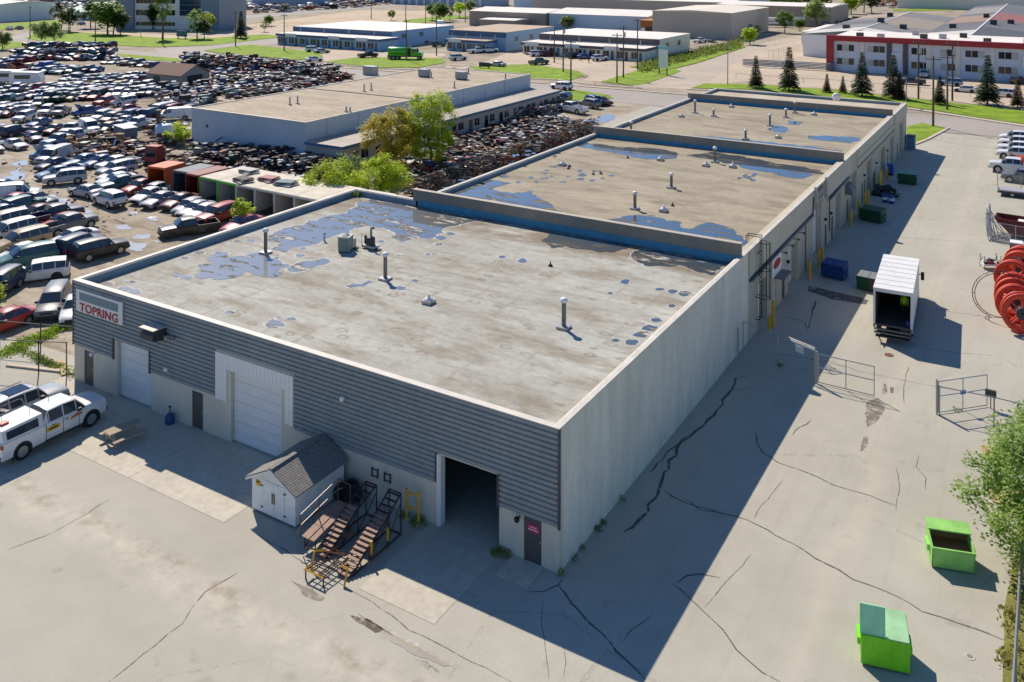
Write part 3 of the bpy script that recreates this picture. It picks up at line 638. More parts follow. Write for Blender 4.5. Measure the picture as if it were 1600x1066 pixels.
puddle([z5(*p) for p in [(1210,560),(1300,562),(1275,525),(1340,485),(1400,492),(1390,532),(1470,512),(1579,497),(1640,500),(1710,540),(1780,570),(1710,600),(1740,625),(1680,645),(1600,640),(1500,612),(1490,632),(1420,652),(1330,665),(1290,645),(1250,655),(1200,632),(1235,600)]], RZ, roof1, 2, 0.25, 0.22, 0.5)
puddle([z6(*p) for p in [(190,590),(250,560),(330,545),(420,528),(460,542),(440,560),(350,585),(250,615),(205,608)]], RZ, roof1, 3, 0.25, 0.12, 0.45)
puddle([z6(*p) for p in [(830,395),(880,375),(1000,400),(900,425)]], RZ, roof1, 4, 0.06, 0.04, 0.6)
puddle([z6(*p) for p in [(545,700),(600,685),(650,690),(700,665),(720,670),(670,700),(580,712)]], RZ, roof1, 5, 0.2, 0.06, 0.4)
puddle([z6(*p) for p in [(50,940),(100,905),(150,920),(180,945),(130,962),(70,955)]], RZ, roof1, 6, 0.2, 0.08, 0.4)
for i, (x, y, a, b, zf) in enumerate([(270,510,28,10,z6),(128,525,18,6,z6),(890,712,34,12,z6),(980,666,24,9,z6),(890,510,22,7,z6),(1060,506,16,6,z6),(1140,402,34,12,z6),(1125,440,28,10,z6),(1200,375,26,9,z6),(1520,520,24,9,z6),(770,424,18,6,z6),(290,467,24,8,z6),(215,902,28,10,z6),(140,890,14,6,z6),
    (1090,630,34,10,z5),(1150,645,42,12,z5),(1140,525,26,8,z5),(1235,495,36,10,z5),(1465,422,22,7,z5),(1545,418,26,8,z5),(655,685,48,13,z5),(810,675,36,9,z5),(770,715,40,12,z5),(830,735,34,14,z5),(1420,860,30,11,z5),
    (65,543,28,12,z7),(700,672,30,15,z7),(605,745,16,6,z7),(910,718,26,9,z7),(990,732,30,13,z7),(1062,745,40,17,z7),(988,822,28,12,z7),(890,908,36,13,z7),(850,960,50,18,z7),(805,998,55,18,z7),(740,1045,46,18,z7),(640,1035,26,9,z7)]):
    u, v = zf(x, y); blob(u, v, a/3.9475, b/3.9475, RZ, roof1, 40+i, 0.10 if zf is z7 else 0.18)
puddle([z7(*p) for p in [(185,415),(260,370),(420,400),(560,420),(760,448),(640,490),(540,492),(430,470),(330,455),(250,470)]], RZ, roof1, 7, 0.0, 0.2, 0.5)
puddle([z7(*p) for p in [(735,515),(790,468),(900,480),(1100,520),(1340,556),(1225,635),(1130,610),(1050,580),(900,575),(830,580)]], RZ, roof1, 8, 0.1, 0.2, 0.5)
z2 = RZ+0.12
puddle([z7(*p) for p in [(590,285),(700,268),(860,265),(1000,300),(1100,345),(1240,312),(1370,350),(1400,400),(1455,430),(1420,450),(1200,420),(900,350),(700,310)]], z2, roof2, 11, 0.0, 0.4, 0.7)
puddle([z7(*p) for p in [(-120,100),(0,130),(120,115),(180,165),(250,195),(290,240),(150,225),(0,190),(-160,160),(-440,120),(-420,90),(-250,95)]], z2, roof2, 12, 0.0, 0.5, 0.8)
puddle([z3(*p) for p in [(400,880),(560,890),(700,910),(900,920),(1030,950),(1010,980),(820,985),(720,960),(560,930),(400,905)]], z2, roof2, 13, 0.0, 0.4, 0.8)
puddle([z3(*p) for p in [(1080,960),(1240,940),(1400,960),(1600,1000),(1900,1050),(1960,1075),(1750,1100),(1500,1050),(1240,990)]], z2, roof2, 14, 0.0, 0.4, 0.8)
puddle([(720,290),(760,280),(800,286),(760,296)], z2, roof2, 15, 0.0, 0.2); puddle([(690,300),(740,298),(790,306),(760,314)], z2, roof2, 16, 0.0, 0.4)
rnd = random.Random(5)
for i in range(46):
    u, v = rnd.choice([(rnd.uniform(820,960), rnd.uniform(265,285)), (rnd.uniform(800,900), rnd.uniform(235,262)), (rnd.uniform(720,830), rnd.uniform(272,300))]); blob(u, v, rnd.uniform(2,8), rnd.uniform(0.8,2), z2, roof2, 200+i, 0)
for i in range(10): blob(rnd.uniform(1150,1190), rnd.uniform(272,284), rnd.uniform(3,7), rnd.uniform(1,2), z2, roof2, 300+i, 0)
for k, pts in enumerate([[(1075,212),(1130,215),(1200,222),(1290,232),(1318,236),(1290,240),(1200,230),(1110,218)],[(1265,212),(1300,213),(1345,214),(1335,224),(1300,222),(1270,218)],[(1200,196),(1230,198),(1225,208),(1200,204)],[(1230,188),(1255,190),(1250,196),(1232,194)]]): puddle(pts, z2, roof3, 20+k, 0.0, 0.4, 0.8)
# weeds in the roof corner
def leafy(mb, c, r, h, n, size, rnd, mi=0):
    for _ in range(n):
        a = rnd.uniform(0, 6.283); d = r*math.sqrt(rnd.random()); x, y = c[0]+d*math.cos(a), c[1]+d*math.sin(a); z = c[2]+h*rnd.random()
        e = Vector((rnd.uniform(-1,1), rnd.uniform(-1,1), rnd.uniform(0.2,1))).normalized()*size*rnd.uniform(0.6,1.4); s = e.cross(Vector((rnd.uniform(-1,1),rnd.uniform(-1,1),rnd.uniform(-1,1)))).normalized()*size*0.4
        p = Vector((x,y,z)); mb.add([tuple(p-s*0.3), tuple(p+e*0.5+s), tuple(p+e), tuple(p+e*0.5-s)], [(0,1,2,3)], mi)
def leaf_mat(name, a, b, trans=0.35, sc=1.2):
    """thin leaf: diffuse + light coming through, clumps light and dark"""
    g = NG(name); n, l = g.n, g.l
    c = g.ramp(g.noise(sc, 3), [(0.3, a), (0.7, b)])
    oi = n.new('ShaderNodeObjectInfo'); c = g.mix(1.0, c, g.ramp(oi.outputs['Random'], [(0.0, 0.85), (1.0, 1.12)]), 'MULTIPLY')
    l.new(c, g.b.inputs['Base Color']); g.b.inputs['Roughness'].default_value = 0.55; g.b.inputs['Specular IOR Level'].default_value = 0.3
    t = n.new('ShaderNodeBsdfTranslucent'); l.new(c, t.inputs[0]); mx = n.new('ShaderNodeMixShader'); mx.inputs[0].default_value = trans
    l.new(g.b.outputs[0], mx.inputs[1]); l.new(t.outputs[0], mx.inputs[2]); l.new(mx.outputs[0], n['Material Output'].inputs['Surface']); return g.M
M_WEED = leaf_mat('weed_leaves', (92, 112, 44), (150, 162, 76), 0.45)
rnd = random.Random(11); mb = MB(); leafy(mb, (-34.7, 26.5, RZ), 0.45, 0.35, 120, 0.2, rnd); mb.build('moss_tuft', M_WEED, roof1)
# ------------------------------------------------------------------ vehicles: one generator, seven body kinds
M_GLASS = mat('car_glass', (44, 54, 62), 0.05, 0.0, spec=1.0)
M_TYRE = mat('tyre_rubber', (30, 30, 31), 0.85)
M_RIM = mat('wheel_rim', (168, 170, 172), 0.35, 0.7)
M_HEAD = mat('headlight_lens', (214, 218, 220), 0.15, 0.2)
M_TAIL = mat('tail_light_lens', (150, 22, 18), 0.25)
M_TRIM = mat('car_black_trim', (34, 34, 36), 0.6)
PAINTS = {'white': (226,226,224), 'silver': (172,176,180), 'grey': (104,108,112), 'black': (24,25,28), 'dark blue': (26,38,72), 'blue': (40,78,150), 'light blue': (118,150,182),
    'maroon': (96,22,34), 'red': (160,26,30), 'green': (22,70,58), 'teal': (24,96,94), 'gold': (176,152,104), 'beige': (198,186,160), 'orange': (190,78,30), 'yellow': (214,170,30), 'purple': (78,40,84), 'brown': (96,70,54), 'pink': (186,92,110), 'tan': (150,132,104), 'lime green': (70,170,30)}
def paint_mat(n, dusty=True):
    key = 'paint_'+n.replace(' ', '_')+('_dusty' if dusty else '')
    if key in MATS: return MATS[key]
    c = PAINTS[n]
    if not dusty: M = mat(key, c, 0.28, 0.0, spec=0.6); M.node_tree.nodes['Principled BSDF'].inputs['Coat Weight'].default_value = 0.5; return M
    M = mat(key, c, 0.42, 0.0, var=0.12, scale=2.5, spec=0.5, tint=tuple(int(x*0.72+150*0.28) for x in c), var2=0.1, scale2=1.2)
    M.node_tree.nodes['Principled BSDF'].inputs['Coat Weight'].default_value = 0.25; return M
# stations from nose to tail: x, underside, belt height, half width, roof height, roof half width, glass flag (1 screen, 2 roof, 3 rear screen)
BODY = {
 'sedan': dict(L=4.7, st=[(2.32,.36,.58,.70,.62,.62),(2.24,.24,.64,.80,.69,.70),(1.85,.22,.72,.86,.79,.74),(0.98,.22,.86,.88,.93,.78),(0.30,.22,.92,.88,1.38,.58),(-0.35,.22,.93,.88,1.43,.58),(-1.00,.22,.94,.88,1.38,.57),(-1.62,.22,.95,.87,1.02,.74),(-2.18,.26,.90,.84,.97,.72),(-2.33,.36,.78,.74,.84,.64)], cab=(3,7), ax=(1.42,-1.36), wr=.32),
 'hatchback': dict(L=4.1, st=[(2.05,.36,.60,.68,.64,.6),(1.95,.24,.68,.78,.74,.68),(1.6,.22,.76,.83,.84,.7),(0.95,.22,.88,.85,.97,.74),(0.35,.22,.94,.85,1.44,.58),(-0.35,.22,.95,.85,1.50,.58),(-1.25,.22,.97,.84,1.44,.56),(-1.85,.24,.98,.82,1.04,.68),(-2.02,.34,.82,.74,.88,.64)], cab=(3,7), ax=(1.28,-1.28), wr=.31),
 'suv': dict(L=4.8, st=[(2.38,.50,.80,.78,.86,.70),(2.28,.36,.92,.88,.99,.78),(1.90,.34,.98,.92,1.06,.80),(1.00,.32,1.06,.93,1.12,.82),(0.45,.32,1.10,.93,1.68,.66),(-0.35,.32,1.11,.93,1.75,.67),(-1.3,.32,1.12,.93,1.75,.67),(-2.1,.34,1.12,.91,1.70,.65),(-2.34,.42,1.10,.89,1.16,.80),(-2.40,.52,.94,.84,1.0,.76)], cab=(3,8), ax=(1.44,-1.42), wr=.38),
 'minivan': dict(L=4.9, st=[(2.42,.40,.70,.74,.74,.66),(2.32,.26,.80,.86,.86,.76),(1.95,.24,.90,.92,.99,.78),(1.35,.24,1.00,.95,1.10,.80),(0.55,.24,1.06,.95,1.66,.68),(-0.35,.24,1.07,.95,1.74,.69),(-1.3,.24,1.08,.95,1.74,.69),(-2.18,.26,1.08,.93,1.68,.66),(-2.40,.32,1.06,.91,1.12,.80),(-2.46,.44,.86,.86,.92,.78)], cab=(3,8), ax=(1.50,-1.45), wr=.33),
 'van': dict(L=5.6, st=[(2.78,.50,.92,.82,.97,.74),(2.68,.36,1.00,.94,1.08,.84),(2.30,.34,1.08,.98,1.16,.86),(1.85,.32,1.16,.99,1.24,.88),(1.15,.32,1.22,1.0,1.98,.80),(0.45,.32,1.22,1.0,2.08,.82),(-1.0,.32,1.22,1.0,2.10,.82),(-2.65,.32,1.22,1.0,2.06,.82),(-2.78,.36,1.20,.98,1.96,.80),(-2.82,.5,1.0,.96,1.06,.86)], cab=(3,5), ax=(1.80,-1.70), wr=.36),
 'pickup': dict(L=5.6, st=[(2.78,.52,.92,.82,.98,.74),(2.68,.40,1.00,.93,1.08,.84),(2.30,.38,1.05,.97,1.14,.84),(1.35,.36,1.12,.98,1.19,.86),(0.80,.36,1.16,.98,1.76,.70),(0.15,.36,1.17,.98,1.82,.71),(-0.50,.36,1.17,.98,1.78,.70),(-0.66,.36,1.16,.98,1.20,.84)], cab=(3,7), ax=(1.80,-1.75), wr=.40, bed=(-0.68,-2.78,.98,1.12)),
}
BODY['crewpickup'] = dict(L=6.2, st=[(3.12,.60,1.06,.86,1.14,.78),(3.02,.46,1.16,.97,1.26,.88),(2.62,.42,1.20,1.0,1.32,.88),(1.75,.40,1.26,1.01,1.36,.90),(1.18,.40,1.30,1.01,1.92,.72),(0.40,.40,1.31,1.01,1.98,.73),(-0.45,.40,1.31,1.01,1.95,.72),(-0.72,.40,1.30,1.01,1.36,.86)], cab=(3,7), ax=(2.06,-1.98), wr=.45, bed=(-0.74,-3.10,1.01,1.28))
BODY['nose'] = dict(L=2.0, st=BODY['sedan']['st'][:4], cab=(9,9), ax=(1.42,), wr=.32)
def section(s, fine):
    x, zb, ze, w, zt, wt = s; mid = zb+(ze-zb)*0.45
    return [(x, 0, zb), (x, w*0.86, zb), (x, w*0.97, zb+0.07), (x, w, mid), (x, w*0.985, ze-0.06), (x, w*0.93, ze), (x, wt, zt-0.05), (x, wt*0.86, zt), (x, 0, zt+0.025)]
def car_parts(kind):
    """mesh builders for the parts of one kind of car, nose along +x"""
    B = BODY[kind]; st = B['st']; S = [section(s, True) for s in st]; k = len(S[0]); body = MB(); P = {}
    for sgn in (1, -1):
        for i in range(len(S)-1):
            for j in range(k-1):
                a, b, c, d = S[i][j], S[i][j+1], S[i+1][j+1], S[i+1][j]
                q = [(p[0], p[1]*sgn, p[2]) for p in (a, b, c, d)]; body.add(q, [(0,1,2,3) if sgn > 0 else (3,2,1,0)])
    for s, rev in ((S[0], False), (S[-1], True)):
        ring = [p for p in s]+[(p[0], -p[1], p[2]) for p in reversed(s[1:-1])]
        body.add(ring, [tuple(range(len(ring))) if rev else tuple(reversed(range(len(ring))))])
    def pane(q, ins=0.1, out=0.008, insz=None):
        c = sum((Vector(p) for p in q), Vector())/4; n = (Vector(q[1])-Vector(q[0])).cross(Vector(q[3])-Vector(q[0]))
        if n.length < 1e-6: return []
        n.normalize()
        if n.dot(c-Vector((0,0,0.8))) < 0: n = -n
        return [tuple(Vector(p)+(c-Vector(p))*ins+n*out) for p in q]
    c0, c1 = B['cab']
    if c1 < len(S)+1 and c0 < len(S):
        def across(i, i2, name):
            mb = MB(); A_, B_ = S[i], S[i2]
            lo, hi = (A_, B_) if A_[7][2] < B_[7][2] else (B_, A_)
            def row(s_): e = tuple(s_[6][q]*0.6+s_[7][q]*0.4 for q in range(3)); h_ = [e, s_[7], s_[8]]; return [Vector(p) for p in h_]+[Vector((p[0], -p[1], p[2])) for p in reversed(h_[:-1])]
            ra, rb = row(lo), row(hi); d = Vector((1 if lo[7][0] > hi[7][0] else -1, 0, 0.9)).normalized()*0.03
            V = [tuple(p+(q-p)*0.10+d) for p, q in zip(ra, rb)]+[tuple(q+(p-q)*0.06+d) for p, q in zip(ra, rb)]
            mb.add(V, [(j, j+1, 6+j, 5+j) for j in range(4)]); P[name] = [mb]
        across(c0, c0+1, 'windshield')
        if kind != 'van': across(c1-1, c1 if c1 < len(S) else c1-1, 'rear_window')
        sw = []
        for i in range(c0, c1):
            if i+1 >= len(S): break
            for sg in (1, -1):
                a, b = S[i], S[i+1]
                q = [(p[0], p[1]*sg, p[2]) for p in (a[5], b[5], b[6], a[6])]
                if i == c0:   # front quarter: lean with the screen
                    if kind == 'van': q = q
                mb = MB(); v = pane(q, 0.10, 0.012)
                if v and abs(b[6][2]-b[5][2])+abs(a[6][2]-a[5][2]) > 0.3: mb.add(v, [(0,1,2,3)]); sw.append(mb)
        P['side_window'] = sw
    if 'bed' in B:
        xa, xb, w, zt = B['bed']; zb = st[-1][1]; bd = MB(); zf = zb+0.30
        bd.box(xb, xa, -w, w, zb, zf)
        for sg in (1, -1): bd.box(xb, xa, min(sg*w, sg*(w-0.10)), max(sg*w, sg*(w-0.10)), zf, zt)
        bd.box(xb, xb+0.08, -w+0.10, w-0.10, zf, zt).box(xa-0.06, xa, -w+0.10, w-0.10, zf, zt); P['cargo_bed'] = [bd]
    xf, xr = st[0][0], (B['bed'][1] if 'bed' in B else st[-1][0]); zh = st[1][2]-0.02; w = st[1][3]
    P['headlight'] = []; P['tail_light'] = []
    for sg in (1, -1):
        P['headlight'].append(MB().add([(xf-0.02, sg*w*0.60, zh-0.13), (xf-0.10, sg*(w+0.005), zh-0.12), (xf-0.14, sg*(w-0.02), zh+0.02), (xf-0.03, sg*w*0.60, zh+0.01), (xf+0.015, sg*w*0.60, zh-0.11), (xf-0.06, sg*(w+0.01), zh-0.10)], [(0,1,2,3), (4,5,2,3), (4,0,3), (1,5,2)]))
        zt = (B['bed'][3]-0.05 if 'bed' in B else st[-1][2]-0.02); wr_ = (B['bed'][2] if 'bed' in B else st[-1][3])
        P['tail_light'].append(MB().box(xr-0.02, xr+0.06, min(sg*wr_*0.78, sg*(wr_+0.012)), max(sg*wr_*0.78, sg*(wr_+0.012)), zt-0.22, zt))
    P['bumper'] = [MB().box(xf-0.10, xf+0.05, -w*0.9, w*0.9, st[0][1]-0.06, st[0][1]+0.10)]
    if kind != 'nose': P['bumper'].append(MB().box(xr-0.05, xr+0.10, -w*0.9, w*0.9, (.46 if 'bed' in B else st[-1][1]-0.05), (.58 if 'bed' in B else st[-1][1]+0.10)))
    P['grille'] = [MB().box(xf-0.03, xf+0.02, -w*0.52, w*0.52, zh-0.16, zh-0.02)]
    if kind != 'nose':
        mi = st[c0]
        P['mirror'] = [MB().box(mi[0]-0.55, mi[0]-0.35, min(sg*0.88, sg*1.10), max(sg*0.88, sg*1.10), mi[2]+0.02, mi[2]+0.18) for sg in (1, -1)]
    # wheel arches let into the sides
    wr = B['wr']; ww = max(s[3] for s in st); P['wheel_arch'] = []
    for x in B['ax']:
        for sg in (1, -1):
            ar = MB(); n = 12; r = wr+0.09; yy = sg*(ww+0.004); V = [(x+r*math.cos(i*math.pi/n), yy, wr+r*math.sin(i*math.pi/n)) for i in range(n+1)]
            V += [(x-r, yy, 0.22), (x+r, yy, 0.22)]
            V += [(a, yy*0.86, c) for a, b, c in V]; m_ = n+3
            ar.add(V, [tuple(range(m_))]+[(i, (i+1) % m_, m_+(i+1) % m_, m_+i) for i in range(m_)]); P['wheel_arch'].append(ar)
    P['body'] = [body]; return P
def wheel_mesh(r, w=0.22):
    mb = MB(); mb.lathe([(r*0.62, -w/2), (r*0.95, -w/2), (r, -w*0.32), (r, w*0.32), (r*0.95, w/2), (r*0.62, w/2)], n=16, axis='y', mi=0)
    mb.lathe([(r*0.10, w/2-0.005), (r*0.60, w/2-0.03), (r*0.64, w/2+0.004)], n=16, axis='y', mi=1); mb.lathe([(r*0.64, -w/2-0.004), (r*0.60, -w/2+0.03), (r*0.10, -w/2+0.005)], n=16, axis='y', mi=1)
    return mb
WHEELS = {}
PROTO = {}; FLAT = {}
MATOF = {'windshield': M_GLASS, 'rear_window': M_GLASS, 'side_window': M_GLASS, 'headlight': M_HEAD, 'tail_light': M_TAIL, 'bumper': M_TRIM, 'grille': M_TRIM, 'mirror': M_TRIM, 'wheel_arch': M_TRIM}
import bmesh
def weld(me):
    bm = bmesh.new(); bm.from_mesh(me); bmesh.ops.remove_doubles(bm, verts=bm.verts, dist=0.001); bmesh.ops.recalc_face_normals(bm, faces=bm.faces); bm.to_mesh(me); bm.free()
    me.set_sharp_from_angle(angle=R(30))
def car_proto(kind):
    """meshes for each part, shared by every car of the kind; and one joined mesh for cars too far off to show parts"""
    if kind in PROTO: return PROTO[kind]
    P = car_parts(kind); out = []; pm = paint_mat('white'); flat = MB()
    for nm, L in P.items():
        for mb in L:
            M = MATOF.get(nm, pm); me = mb.mesh(kind+'_'+nm, M, smooth=nm == 'body')
            if nm == 'body': weld(me)
            out.append((nm, me, nm in ('body', 'cargo_bed')))
            mi = 0 if nm in ('body', 'cargo_bed') else 1 if M is M_GLASS else 2 if M in (M_TRIM,) else 3 if M is M_HEAD else 4
            flat.add(mb.v, mb.f, mi)
    r = BODY[kind]['wr']; wm = wheel_mesh(r); ww = max(s[3] for s in BODY[kind]['st'])
    wheels = [(x, sg*(ww-0.10), r) for x in BODY[kind]['ax'] for sg in (1, -1)]
    wme = wm.mesh(kind+'_wheel', [M_TYRE, M_RIM], smooth=False)
    for x, y, z in wheels: 
        o = len(flat.v); flat.add([(a+x, b+y, c+z) for a, b, c in wm.v], wm.f, 2)
    fm = flat.mesh(kind+'_whole', [pm, M_GLASS, M_TRIM, M_HEAD, M_TAIL])
    PROTO[kind] = (out, wme, wheels, fm); return PROTO[kind]
def car(kind, paint, xy, heading, label, cat='car', group=None, name=None, parts=True, wheels=True, dusty=True, z=0.0, tilt=(0,0), scale=1.0, hood_up=False, roofpaint=None):
    out, wme, wl_, fm = car_proto(kind); nm = name or {'suv': 'suv', 'van': 'van', 'pickup': 'pickup_truck', 'crewpickup': 'pickup_truck', 'minivan': 'minivan', 'nose': 'car_front_clip'}.get(kind, 'car')
    M = paint_mat(paint, dusty); zz = z-(0 if wheels else 0.17)
    if not parts:
        o = mesh_obj(nm, fm, None, (xy[0], xy[1], zz), (tilt[0], tilt[1], heading), (scale,)*3); repaint(o, M); return tag(o, label, cat, group)
    t = thing(nm, label, cat, (xy[0], xy[1], zz), heading, group); t.rotation_euler = (tilt[0], tilt[1], heading); t.scale = (scale,)*3
    for pn, me, painted in out:
        o = mesh_obj(pn, me, t)
        if painted: repaint(o, M)
    if wheels:
        for x, y, zc in wl_: mesh_obj('wheel', wme, t, (x, y, zc))
    if hood_up:
        s = BODY[kind]['st']; h = MB(); L = s[3][0]; h.box(0, s[1][0]-L, -s[2][5], s[2][5], 0, 0.03); o = h.build('open_hood', M, t, (L, 0, s[3][4])); o.rotation_euler = (0, R(-52), 0)
    return t
# ------------------------------------------------------------------ people
def person(xy, heading, label, shirt, trousers, z=0.0, vest=None, h=1.75, arms=((0.25, 0.05, 0.85), (0.25, -0.05, 0.85))):
    """standing figure grown from a skeleton as one continuous surface"""
    k = h/1.75
    J = [(0,0,0.95,.14),(0,0,1.15,.14),(0,0.0,1.36,.17),(0,0,1.50,.06),(0.02,0,1.58,.085),(0.03,0,1.68,.095),(0.01,0,1.75,.06)]
    E = [(0,1),(1,2),(2,3),(3,4),(4,5),(5,6)]
    for s, (ax, ay, az) in ((1, arms[0]), (-1, arms[1])):
        b = len(J); J += [(0, s*0.19, 1.40, .065), (-0.02+ax*0.2, s*0.25, 1.14, .05), (ax, s*0.24+ay*0, az+0.08, .038), (ax+0.05, s*0.23, az, .035)]
        E += [(2, b), (b, b+1), (b+1, b+2), (b+2, b+3)]
        b = len(J); J += [(0, s*0.09, 0.90, .10), (0.02, s*0.10, 0.50, .07), (-0.01, s*0.11, 0.10, .05), (0.13, s*0.12, 0.04, .045)]
        E += [(0, b), (b, b+1), (b+1, b+2), (b+2, b+3)]
    me = bpy.data.meshes.new('person'); me.from_pydata([(x*k, y*k, zz*k) for x, y, zz, r in J], E, [])
    o = bpy.data.objects.new('person_form', me); COL.objects.link(o)
    o.modifiers.new('skin', 'SKIN'); o.modifiers.new('sub', 'SUBSURF').levels = 1
    for i, sv in enumerate(me.skin_vertices[0].data): sv.radius = (J[i][3]*k, J[i][3]*k)
    me.skin_vertices[0].data[0].use_root = True
    dg = bpy.context.evaluated_depsgraph_get(); m2 = bpy.data.meshes.new_from_object(o.evaluated_get(dg)); bpy.data.objects.remove(o)
    m2.materials.clear()
    for M in (mat('skin_tone', (190,140,112), 0.6), shirt, trousers, mat('dark_boots', (34,30,28), 0.7)): m2.materials.append(M)
    for p in m2.polygons:
        zz = p.center.z/k; out_ = abs(p.center.y/k) > 0.16
        p.material_index = 0 if zz > 1.49 or (out_ and zz < 0.97 and zz > 0.7) else 1 if zz > 0.93 else 2 if zz > 0.11 else 3; p.use_smooth = True
    t = thing('person', label, 'person', (xy[0], xy[1], z), heading); mesh_obj('body', m2, t)
    MB().lathe([(0.02, 0.11), (0.075, 0.095), (0.10, 0.05), (0.105, 0.0)], (0.02*k, 0, 1.675*k), n=10).build('hair', mat('dark_hair', (40,30,24), 0.8), t, smooth=True)
    if vest:
        v = MB(); v.lathe([(0.165, 1.0), (0.185, 1.12), (0.20, 1.3), (0.15, 1.46), (0.09, 1.49)], n=12); v.v = [(x*k*0.95, y*k*1.12, zz*k) for x, y, zz in v.v]; v.build('safety_vest', vest, t, smooth=True)
        b = MB(); b.lathe([(0.200, 1.16), (0.206, 1.21)], n=12); b.v = [(x*k*0.95, y*k*1.12, zz*k) for x, y, zz in b.v]; b.build('reflective_band', mat('reflective_silver', (214,222,228), 0.3), t)
    return t

# ------------------------------------------------------------------ storage shed
M_SHEDW = mat('shed_white_boards', (232, 232, 228), 0.7, var=0.10, scale=4, var2=0.06, scale2=1.2)
sx0, sx1, sy0, sy1 = -15.05, -12.15, -3.75, -0.35; EV, AP = 1.72, 2.45; xm = (sx0+sx1)/2
sh = thing('storage_shed', 'small white wooden garden shed with grey shingled gable roof and double doors', 'shed', (0,0,0))
MB().prismy([(sx0,0.1),(sx1,0.1),(sx1,EV),(xm,AP),(sx0,EV)], sy0, sy1).build('wall', M_SHEDW, sh)
for x in (sx0+0.1, xm-0.1, sx1-0.3): MB().box(x, x+0.2, sy0+0.05, sy1-0.05, 0, 0.098).build('skid', mat('weathered_timber', (120,104,86), 0.85, var=0.2), sh)
M_SHING = mat('asphalt_shingle', (132, 130, 124), 0.9, var=0.30, scale=7, bump=0.3); M_SHINGL = mat('pale_shingle', (150, 147, 141), 0.9, var=0.22, scale=5)
sl = (AP-EV)/(xm-sx0); ov = 0.22; ln = math.hypot(1, sl)
for sgn in (-1, 1):
    rf = MB(); x0 = xm; x1 = (sx0-ov) if sgn < 0 else (sx1+ov); zr = lambda x: AP-abs(x-xm)*sl
    rf.prismy([(x0, zr(x0)+0.02), (x1, zr(x1)+0.02), (x1, zr(x1)+0.07), (x0, zr(x0)+0.07)], sy0-0.22, sy1+0.15); r_ = rf.build('roof_slope', M_SHING, sh)
    n = 15
    for i in range(n):           # shingle courses, each lapping the one below
        a = x0+(x1-x0)*i/n; b = x0+(x1-x0)*(i+1)/n; w = 7+(i % 2)
        MB().prismy([(a, zr(a)+0.072), (b, zr(b)+0.072), (b, zr(b)+0.086), (a, zr(a)+0.076)], sy0-0.225, sy1+0.155).build('shingle_course', M_SHING, r_)
MB().box(xm-0.12, xm+0.12, sy0-0.225, sy1+0.155, AP+0.07, AP+0.105).build('ridge_cap', M_SHING, sh)
for sgn, x1 in ((-1, sx0-ov), (1, sx1+ov)):
    MB().prismy([(xm, AP-0.09), (x1, zr(x1)-0.09), (x1, zr(x1)+0.018), (xm, AP+0.018)], sy0-0.23, sy0-0.20).build('barge_board', M_WHITE, sh)
for i, (a, b) in enumerate(((sx0+0.75, xm+0.02), (xm+0.04, sx1-0.72))):
    dd = MB().box(a, b, sy0-0.03, sy0-0.001, 0.16, 1.72).build('door', M_SHEDW, sh); MB().box((b-0.10) if i == 0 else (a+0.02), (b-0.02) if i == 0 else (a+0.10), sy0-0.05, sy0-0.031, 0.75, 1.25).build('rust_streak', mat('brown_stain', (120,110,80), 0.8), dd)
    for z in (0.35, 1.4): MB().box((a-0.12) if i == 0 else (b-0.04), (a+0.04) if i == 0 else (b+0.12), sy0-0.045, sy0-0.031, z, z+0.06).build('hinge', M_DGREY, dd)
MB().box(sx0+0.28, sx0+0.58, sy0-0.02, sy0-0.001, 1.32, 1.60).build('warning_sticker', mat('yellow_sticker', (220,170,30), 0.6), sh)
MB().box(sx0+0.31, sx0+0.55, sy0-0.024, sy0-0.0205, 1.47, 1.55).build('sticker_print', M_BLACK, sh)

# ------------------------------------------------------------------ steel stairs and gangway beside the shed
M_RUST = mat('rusty_steel', (112, 74, 58), 0.75, var=0.25, scale=6); M_RDECK = mat('worn_deck_plate', (150, 118, 100), 0.7, var=0.2, scale=4); M_DSTEEL = mat('dark_painted_steel', (60, 42, 40), 0.7, var=0.2, scale=4)
def stairs(label, x0, x1, ya, yb, yc, za, zb, zc, n):
    t = thing('steel_staircase', label, 'staircase')
    for x in (x0, x1): 
        o = MB().bar((x, ya, za-0.1), (x, yb, zb), 0.07).bar((x, yb, zb), (x, yc, zc), 0.07).build('side_rail', M_DSTEEL, t)
    for i in range(n):
        f = i/(n-1); y = ya+(yb-ya)*f; z = za+(zb-za)*f; MB().box(x0+0.03, x1-0.03, y-0.11, y+0.11, z-0.02, z+0.02).build('tread', M_RDECK, t)
    for i in range(4):
        f = (i+0.6)/4; y = yb+(yc-yb)*f; z = zb+(zc-zb)*f; MB().box(x0+0.03, x1-0.03, y-0.05, y+0.05, z-0.02, z+0.02).build('head_rung', M_DSTEEL, t)
    for x in (x0, x1):
        for y, z in ((yc, zc), (yb, zb), ((ya+yb)/2, (za+zb)/2)): MB().bar((x, y, 0), (x, y, z), 0.06).build('leg', M_DSTEEL, t)
        MB().bar((x, ya, 0.06), (x, yc, 0.06), 0.06).build('ground_rail', M_DSTEEL, t); MB().bar((x, (ya+yb)/2, 0.1), (x, yb, zb*0.9), 0.045).build('brace', M_DSTEEL, t)
        MB().bar((x, yb, 0.1), (x, yc, zc*0.8), 0.04).build('brace', M_DSTEEL, t)
    MB().bar((x0, yc, zc), (x1, yc, zc), 0.07).build('head_bar', M_DSTEEL, t); MB().bar((x0, yc, 0.06), (x1, yc, 0.06), 0.06).build('ground_bar', M_DSTEEL, t)
    return t
sa = stairs('rust brown steel staircase nearest the yellow barrier frame', -8.3, -7.6, -5.05, -2.5, -1.5, 0.15, 1.32, 1.95, 13)
